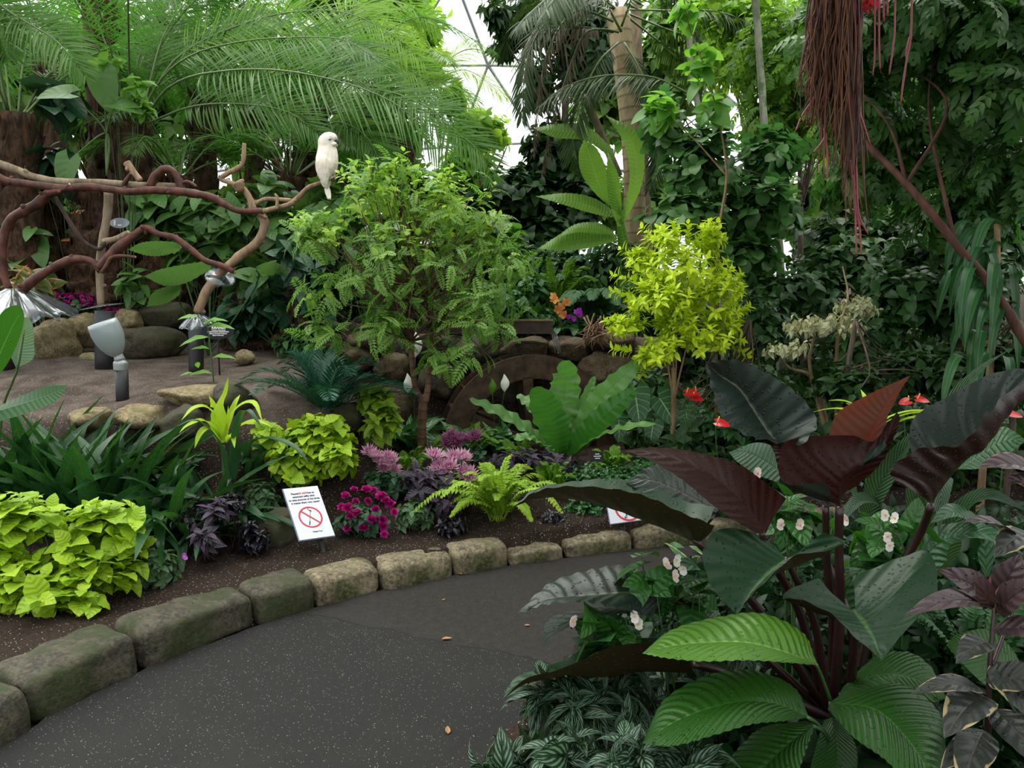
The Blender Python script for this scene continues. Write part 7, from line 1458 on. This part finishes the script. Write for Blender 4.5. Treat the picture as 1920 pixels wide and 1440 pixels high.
# dark right hand trees close by
M_REDBR = bark_mat('red_brown_branch', (.045, .020, .014), (.11, .05, .035), scale=14, bump=.4)
tb_ = gp(2050, 4.6); t = thing('tree', 'near dark compound-leaved tree with a red-brown diagonal branch at the right', 'tree', tb_); rng = np.random.RandomState(90)
cr = [blob(1700, 60, 5.2, 190, 110, .6), blob(1860, 140, 5.0, 110, 150, .5), blob(1620, 210, 5.8, 90, 90, .4), blob(1750, 260, 5.8, 110, 70, .4), blob(1890, 330, 5.2, 60, 80, .3), blob(1650, 330, 6.0, 110, 60, .4), blob(1800, 400, 5.6, 120, 60, .4), blob(1560, 60, 6.0, 70, 90, .4)]
P, A = tips_in(cr, 400, rng, .2, .2); mb = MB(); whorls(mb, P, A, 3, .30, .30, T_CMPO, rng, el=(50, 100), spacing=.05, bend=.3, sag=.35, upn=1.1); mb.build('crown', leaf_mat('compound_leaf', (.026, .082, .018), (.065, .155, .032), trans=.28, rough=.4, tcol=(.12, .4, .05)), t)
mb = MB(); tube(mb, [tb_ - [0, 0, .2], at(1990, 740, 4.6), at(1925, 645, 4.6), at(1862, 540, 4.7), at(1790, 455, 4.8), at(1700, 345, 5.0), at(1600, 240, 5.3), at(1540, 120, 5.6)], [.05, .045, .032, .028, .026, .024, .02, .012], 10, n=60, wob=.15); mb.build('trunk', M_REDBR, t)
mb = MB()
for e in ((1560, 120, 5.7), (1700, 120, 5.3), (1760, 60, 5.2)):
    s0 = [at(1700, 345, 5.0), at(1790, 455, 4.8), at(1862, 540, 4.7)][int(e[0] > 1720) + int(e[0] > 1840)]; tube(mb, [s0, (s0 + at(*e)) / 2 + rng.normal(0, .1, 3), at(*e)], [.013, .009, .005], 6, n=16, wob=.1)
mb.build('branch', M_REDBR, t)
# overhead tree carrying the hanging roots; unseen crown widened to darken the right-hand bed
ob = np.array([4.6, 3.6, 0]); ob[2] = gz(ob[0], ob[1]); t = thing('overhanging_tree', 'big tree arching over the right bed, its unseen crown widened to shade it', 'tree', ob); rng = np.random.RandomState(91)
cr = [(np.array([1.4, -.4, 4.1]), np.array([1.5, 1.1, .4])), (np.array([3.2, -.3, 4.2]), np.array([1.4, 1.3, .4])), (np.array([-.6, -1.2, 4.4]), np.array([1.3, 1.0, .4])), (np.array([2.2, 2.4, 4.4]), np.array([1.5, 1.3, .4])), (np.array([.7, 2.0, 4.6]), np.array([1.2, 1.2, .4])), (np.array([2.0, 2.6, 4.9]), np.array([1.7, 1.5, .6])), (np.array([3.0, 4.0, 5.3]), np.array([1.8, 1.5, .7])), (np.array([1.3, 3.8, 5.1]), np.array([1.2, 1.0, .5])), (np.array([3.4, 1.2, 4.8]), np.array([1.4, 1.3, .6])), (np.array([1.3, 1.2, 4.7]), np.array([1.1, 1.2, .5]))]
P, A = tips_in(cr, 1250, rng, .1, .5); mb = MB(); whorls(mb, P, A, 7, .22, .075, T_B, rng, spacing=.04); mb.build('crown', M_T3, t)
mb = MB(); tube(mb, [ob - [0, 0, .2], ob + [0, 0, 2.0], ob + [-.3, -.2, 3.6], ob + [-.8, -.3, 4.6]], [.22, .18, .15, .1], 14, n=24, wob=.1); mb.build('trunk', M_BARK, t)
mb = MB()
for q in P[rng.permutation(len(P))[:30]]: s0 = ob + [-.6, -.25, 4.2]; tube(mb, [s0, (s0 + q) / 2, q], [.05, .03, .01], 6, n=10)
tube(mb, [ob + [-.6, -.25, 4.2], [2.6, 3.7, 4.7], [1.55, 3.6, 4.55], [.9, 3.5, 4.7]], [.09, .07, .05, .03], 8, n=20); mb.build('branch', M_BARK, t)
M_AER = leaf_mat('red_aerial_root', (.022, .008, .006), (.17, .065, .026), trans=.05, rough=.5); M_AER2 = plain('pink_root', (.24, .035, .05), .45, vary=.3)
t = thing('hanging_roots', 'long curtain of red-brown aerial roots hanging from above at the upper right', 'aerial roots', at(1565, -220, 3.5), None); rng = np.random.RandomState(92); Yr = 3.5
def strands(nm, mat, n, x0, x1, ex0, ex1, ybot, r, seed, lb=None, jit=8):
    rng = np.random.RandomState(seed); mb = MB()
    for k in range(n):
        a = rng.uniform(x0, x1); f = (a - x0) / max(1, x1 - x0); e = ex0 + (ex1 - ex0) * f + rng.normal(0, jit); yb = rng.uniform(*ybot); dY = rng.uniform(-.09, .09)
        P_ = [at(a + rng.normal(0, 6), -230, Yr + dY), at(a, -60, Yr + dY)]
        for s in (.25, .5, .75, 1): P_.append(at(a + (e - a) * s + rng.normal(0, jit * .45), -20 + (yb + 20) * s, Yr + dY + rng.normal(0, .01)))
        tube(mb, P_, [r, r, r, r * .9, r * .8, r * .6], 5, n=34, R=rng.uniform(0, 1), wob=.1)
    return mb.build(nm, mat, t, label=lb)
strands('root_strand', M_AER, 210, 1522, 1600, 1512, 1552, (110, 250), .0034, 1, jit=13); strands('root_strand', M_AER, 100, 1560, 1616, 1575, 1606, (150, 330), .0032, 2, jit=11); strands('root_strand', M_AER, 26, 1580, 1612, 1590, 1612, (300, 430), .004, 3); strands('root_strand', M_AER, 16, 1535, 1575, 1538, 1554, (230, 335), .004, 4)
pk = MB()
for P_ in [[(1604, -200), (1604, 100), (1610, 200), (1620, 235), (1632, 273)], [(1600, 200), (1606, 330), (1610, 400), (1628, 440)], [(1598, 180), (1600, 300), (1604, 400), (1606, 480)], [(1596, 300), (1604, 380), (1612, 430), (1615, 478)], [(1708, -200), (1709, 40), (1700, 110), (1692, 165), (1689, 195)], [(1678, -200), (1678, 30), (1674, 90), (1667, 140)], [(1650, -200), (1648, 60), (1650, 130)], [(1640, -200), (1640, 80), (1636, 142)],
           [(1706, 70), (1700, 95), (1699, 115)], [(1662, -200), (1664, 10), (1663, 30)], [(1530, 180), (1505, 215), (1492, 245)], [(1545, 240), (1545, 260), (1526, 285)], [(1548, 250), (1552, 300), (1551, 335)], [(1655, -200), (1657, 20), (1656, 40)]]:
    tube(pk, pts([(p[0], p[1], Yr - .06) for p in P_]), [.0042] * (len(P_) - 1) + [.003], 6, n=40, wob=.08)
pk.build('pink_root_tip', M_AER2, t)
M_BRG = petal_mat('red_bloom', (.55, .02, .04), (.75, .06, .08)); mb = MB(); c = at(1633, 2, Yr); rng = np.random.RandomState(5)
P_ = c + rng.normal(0, .014, (26, 3)); whorls(mb, P_, nrm(rng.normal(0, 1, (26, 3)) - [0, 0, .3]), 3, .03, .009, T_OV, rng); mb.build('bloom', M_BRG, t)

GS = 'dark shrubs filling the shade at the right'
for i, (lb, bl, n, L, m_, tp, sag) in enumerate([
    ('dark shrub behind the cream variegated ficus', [blob(1500, 560, 7.4, 110, 80, .5), blob(1600, 500, 7.4, 90, 70, .4)], 210, .14, M_T5, T_B, .3),
    ('dark glossy-leaved shrub right of the variegated ficus', [blob(1700, 560, 6.2, 90, 80, .4), blob(1640, 640, 6.0, 70, 55, .3)], 200, .13, M_T5, T_BL, .4),
    ('dark shrub below the diagonal branch at the right', [blob(1820, 560, 6.0, 90, 110, .4), blob(1750, 480, 6.4, 90, 60, .4)], 230, .14, M_T3, T_BL, .4),
    ('low dark shrub behind the rust red leaf', [blob(1600, 720, 5.2, 80, 40, .3), blob(1700, 700, 5.4, 90, 45, .3)], 150, .11, M_T3, T_B, .2),
    ('dark shrub at the right frame edge behind the rolled leaf', [blob(1900, 700, 5.0, 90, 70, .3), blob(1800, 700, 5.2, 70, 45, .3)], 170, .13, M_T3, T_B, .3),
    ('dark shrub between the lime standard and the variegated ficus', [blob(1430, 620, 6.8, 60, 80, .4), blob(1420, 720, 6.4, 70, 50, .3)], 170, .12, M_T5, T_B, .3),
    ('low green shrub behind the upright ribbed dark leaf', [blob(1400, 790, 5.6, 90, 35, .3), blob(1290, 790, 5.8, 60, 35, .25)], 130, .09, M_DGL, T_B, .2),
    ('tall dark shrub behind the dark shrubs at the right', [blob(1650, 480, 8.2, 180, 100, .6), blob(1850, 460, 8.2, 140, 110, .6)], 420, .18, M_T3, T_B, .3)]):
    c = bl[0][0]; t = tree(lb, 960 + c[0] / c[1] * FPX, c[1], 600, bl, n, L, m_, 40 + i, tpl=tp, rt=.025, name='shrub', cat='shrub', group=GS, sag=sag, nb=14)
M_CRM = leaf_mat('cream_ficus_leaf', (.30, .33, .20), (.44, .45, .30), trans=.25, rough=.4, mid=(.12, .17, .06), midw=.12)
bv = gp(1580, 5.6); t, P, A = plant('variegated_ficus', 'cream-leaved weeping ficus branch leaning left behind the upright ribbed leaf', 'ficus', bv, [blob(1545, 608, 5.5, 82, 26, .25), blob(1475, 652, 5.3, 48, 24, .18), blob(1605, 575, 5.7, 45, 28, .2)], 105, 7, .062, .017, T_B, M_CRM, M_TANT, 0, seed=160, el=(60, 110), bend=.3, sag=.9, upn=.4, spacing=.012)
mb = MB(); tube(mb, [bv, at(1530, 720, 5.55), at(1480, 690, 5.4), at(1462, 665, 5.3)], [.018, .014, .01, .005], 8, n=20); tube(mb, [bv, at(1520, 700, 5.5), at(1525, 640, 5.5), at(1535, 610, 5.5)], [.018, .013, .01, .006], 8, n=20); tube(mb, [bv, at(1570, 640, 5.6), at(1590, 560, 5.7), at(1580, 500, 5.9)], [.015, .012, .009, .005], 8, n=20); mb.build('stem', M_TANT, t)
# hanging strap leaves at the right edge
M_HST = leaf_mat('hanging_strap_leaf', (.018, .075, .025), (.032, .11, .035), trans=.25, rough=.35, mid=(.07, .2, .06), midw=.12)
t = thing('corn_plant', 'plant with long drooping dark green leaves at the right under the diagonal branch', 'plant', gp(1860, 4.9)); rng = np.random.RandomState(93)
mb = MB(); tube(mb, [gp(1860, 4.9) - [0, 0, .1], at(1865, 560, 4.9), at(1870, 420, 4.9)], [.025, .022, .018], 8, n=16); mb.build('stem', M_TANT, t)
for k in range(46):
    y0 = rng.uniform(400, 700); x0 = 1865 + rng.normal(0, 25); dx = rng.choice([-1, -1, 1]) * rng.uniform(15, 75); l = rng.uniform(70, 130); dY = rng.uniform(-.35, .2)
    mb = MB(); strap(mb, [at(x0, y0, 4.9), at(x0 + dx * .6, y0 - 12, 4.9 + dY * .6), at(x0 + dx, y0 + l * .4, 4.9 + dY), at(x0 + dx * 1.15, y0 + l, 4.9 + dY)], .032, fold=.3, nu=4, n=14, prof='lance', up=(0, -.5, 1), R=rng.uniform(), wave=.08, wn=2); mb.build('leaf', M_HST, t)
# ------------------------------------------------------------------ planting on the ledge and understory in the middle
GU = 'leafy undergrowth plants on the ledge and bank'
for i, (lb, bl, n, L, m_, tp) in enumerate([
    ('leafy plant on the ledge above the left end of the trough', [blob(940, 560, 7.7, 60, 30, .25), blob(985, 585, 7.6, 40, 18, .2)], 60, .16, M_GRN, T_B2),
    ('leafy plant on the ledge left of the orange orchid', [blob(1000, 545, 7.9, 40, 30, .2), blob(1010, 590, 7.6, 30, 15, .15)], 40, .15, M_GRN, T_B2),
    ('dark plant behind the orchids', [blob(1080, 510, 8.6, 80, 40, .3), blob(1000, 490, 8.8, 70, 35, .3)], 110, .16, M_T5, T_BL),
    ('dark plant between the banana plant and the lime standard', [blob(1160, 500, 8.4, 50, 60, .3), blob(1190, 580, 7.8, 50, 40, .25)], 100, .15, M_T5, T_BL),
    ('dark leafy plant right of the lime standard crown', [blob(1420, 560, 7.6, 50, 60, .3), blob(1380, 460, 8.0, 60, 50, .3)], 110, .16, M_T5, T_B2),
    ('leafy plant at the foot of the wall left of the feathery tree', [blob(600, 660, 6.9, 60, 30, .25), blob(560, 640, 7.1, 50, 30, .2)], 60, .12, M_T5, T_B),
    ('broad-leaved plant behind the feathery tree at the right', [blob(900, 450, 9.2, 80, 50, .4), blob(960, 500, 8.8, 70, 40, .3), blob(815, 505, 9.0, 95, 65, .4), blob(740, 540, 8.6, 70, 50, .3)], 190, .22, M_T1, T_B2),
    ('green plant low between the waterwheel and the lime standard', [blob(1210, 720, 6.4, 50, 40, .25)], 50, .10, M_T5, T_B)]):
    c = bl[0][0]; plant('leafy_plant', lb, 'plant', gx(c[0], c[1] + .05), bl, n, 6, L, L * (.42 if tp is T_B2 else .25), tp, m_, M_GSTEM, 14, seed=170 + i, group=GU, r0=.005, el=(45, 100), bend=.35, sag=.3, upn=.9, spacing=.03)
M_GFERN = leaf_mat('grey_green_fern', (.06, .15, .06), (.10, .21, .09), trans=.35, rough=.5)
fern('soft grey-green fern on the ledge right of the orange orchid', gp(1120, 8.1), 30, .75, M_GFERN, 21, 'ferns on the ledge', lean=1.0, leaflet=.12, wid=.016, nl=34)
fern('upright green fern behind the orange orchid', gp(1045, 8.0), 12, .8, M_FERND, 22, 'ferns on the ledge', lean=.5, leaflet=.10, wid=.016, nl=34)
fern('dark fern behind the small purple orchid', gp(1090, 8.8), 20, .9, M_FERNG, 23, 'ferns on the ledge', lean=.9, leaflet=.14, wid=.018, nl=34)
fern('dark fern on the ledge right, beside the hanging pale roots', gp(1175, 7.7), 16, .5, M_FERNG, 24, 'ferns on the ledge', lean=1.0, leaflet=.10, wid=.014, nl=30)
fern('grey-green fern low at the far right among the caricature leaves', gx(*at(1840, 1200, 2.5)[:2]), 16, .6, M_FERNG, 25, None, lean=.7, leaflet=.05)
# sawn stumps on the bank
for lb, px, py, Y, rr in (('sawn orange-faced stump under the pale grey branch', 152, 401, 7.9, 17), ('smaller sawn orange stump lower on the dark bank', 124, 452, 7.9, 8)):
    e = at(px, py, Y); s = Y / FPX; b = e - [0, -.05, .5]; o = thing('stump', lb, 'stump', b); mb = MB(); tube(mb, [b, e], rr * s * 1.15, 14, n=8, wob=.15); mb.build('trunk', M_FIB, o); mb = MB(); nz = nrm(np.array([0, -.45, 1.])); tube(mb, [e - nz * .01, e + nz * .015], rr * s, 20, n=2); mb.build('cut_face', plain('orange_cut_wood', (.55, .20, .04), .7, vary=.25), o)
# shaggy fibrous bank columns (tree-fern stumps)
GF = 'fibrous brown tree-fern stumps on the bank'
for i, (lb, px, py0, py1, Y, r) in enumerate([('fibrous brown stump behind the upright grey branch', 190, 350, 600, 7.9, 52), ('fibrous brown stump left of the sawn orange face', 70, 360, 600, 7.9, 50), ('fibrous brown stump behind the right arched branch', 320, 380, 590, 8.1, 55),
        ('fibrous brown bank stump below the right climbers', 480, 500, 660, 7.8, 60), ('fibrous brown stump at the foot of the feathery tree crown', 580, 520, 690, 7.4, 50), ('fibrous brown stump between the palms at upper left', 240, 190, 400, 8.5, 34)]):
    b, e = at(px, py1, Y), at(px + 5, py0, Y + .2); s = Y / FPX; b[2] = min(b[2], gz(b[0], b[1])); o = thing('tree_fern_stump', lb, 'stump', b, GF); mb = MB(); tube(mb, [b - [0, 0, .2], (b + e) / 2, e], [r * s, r * s * .95, r * s * .7], 28, n=40, wob=.35, seed=i); rng = np.random.RandomState(i)
    for k in range(260):
        a = rng.uniform(0, 2 * PI); f = rng.uniform(0, 1); c = b * (1 - f) + e * f; d = np.array([math.cos(a), math.sin(a), 0]); p0 = c + d * r * s * .9; tube(mb, [p0, p0 + d * .05 + [rng.normal(0, .02), 0, -.06], p0 + d * .07 + [rng.normal(0, .04), 0, -.2 - rng.uniform(0, .15)]], [.006, .005, .002], 3, n=5, cap=False, R=rng.uniform())
    mb.build('trunk', M_FIB, o)

# dense low growth over the soil at the back, where nothing could be counted
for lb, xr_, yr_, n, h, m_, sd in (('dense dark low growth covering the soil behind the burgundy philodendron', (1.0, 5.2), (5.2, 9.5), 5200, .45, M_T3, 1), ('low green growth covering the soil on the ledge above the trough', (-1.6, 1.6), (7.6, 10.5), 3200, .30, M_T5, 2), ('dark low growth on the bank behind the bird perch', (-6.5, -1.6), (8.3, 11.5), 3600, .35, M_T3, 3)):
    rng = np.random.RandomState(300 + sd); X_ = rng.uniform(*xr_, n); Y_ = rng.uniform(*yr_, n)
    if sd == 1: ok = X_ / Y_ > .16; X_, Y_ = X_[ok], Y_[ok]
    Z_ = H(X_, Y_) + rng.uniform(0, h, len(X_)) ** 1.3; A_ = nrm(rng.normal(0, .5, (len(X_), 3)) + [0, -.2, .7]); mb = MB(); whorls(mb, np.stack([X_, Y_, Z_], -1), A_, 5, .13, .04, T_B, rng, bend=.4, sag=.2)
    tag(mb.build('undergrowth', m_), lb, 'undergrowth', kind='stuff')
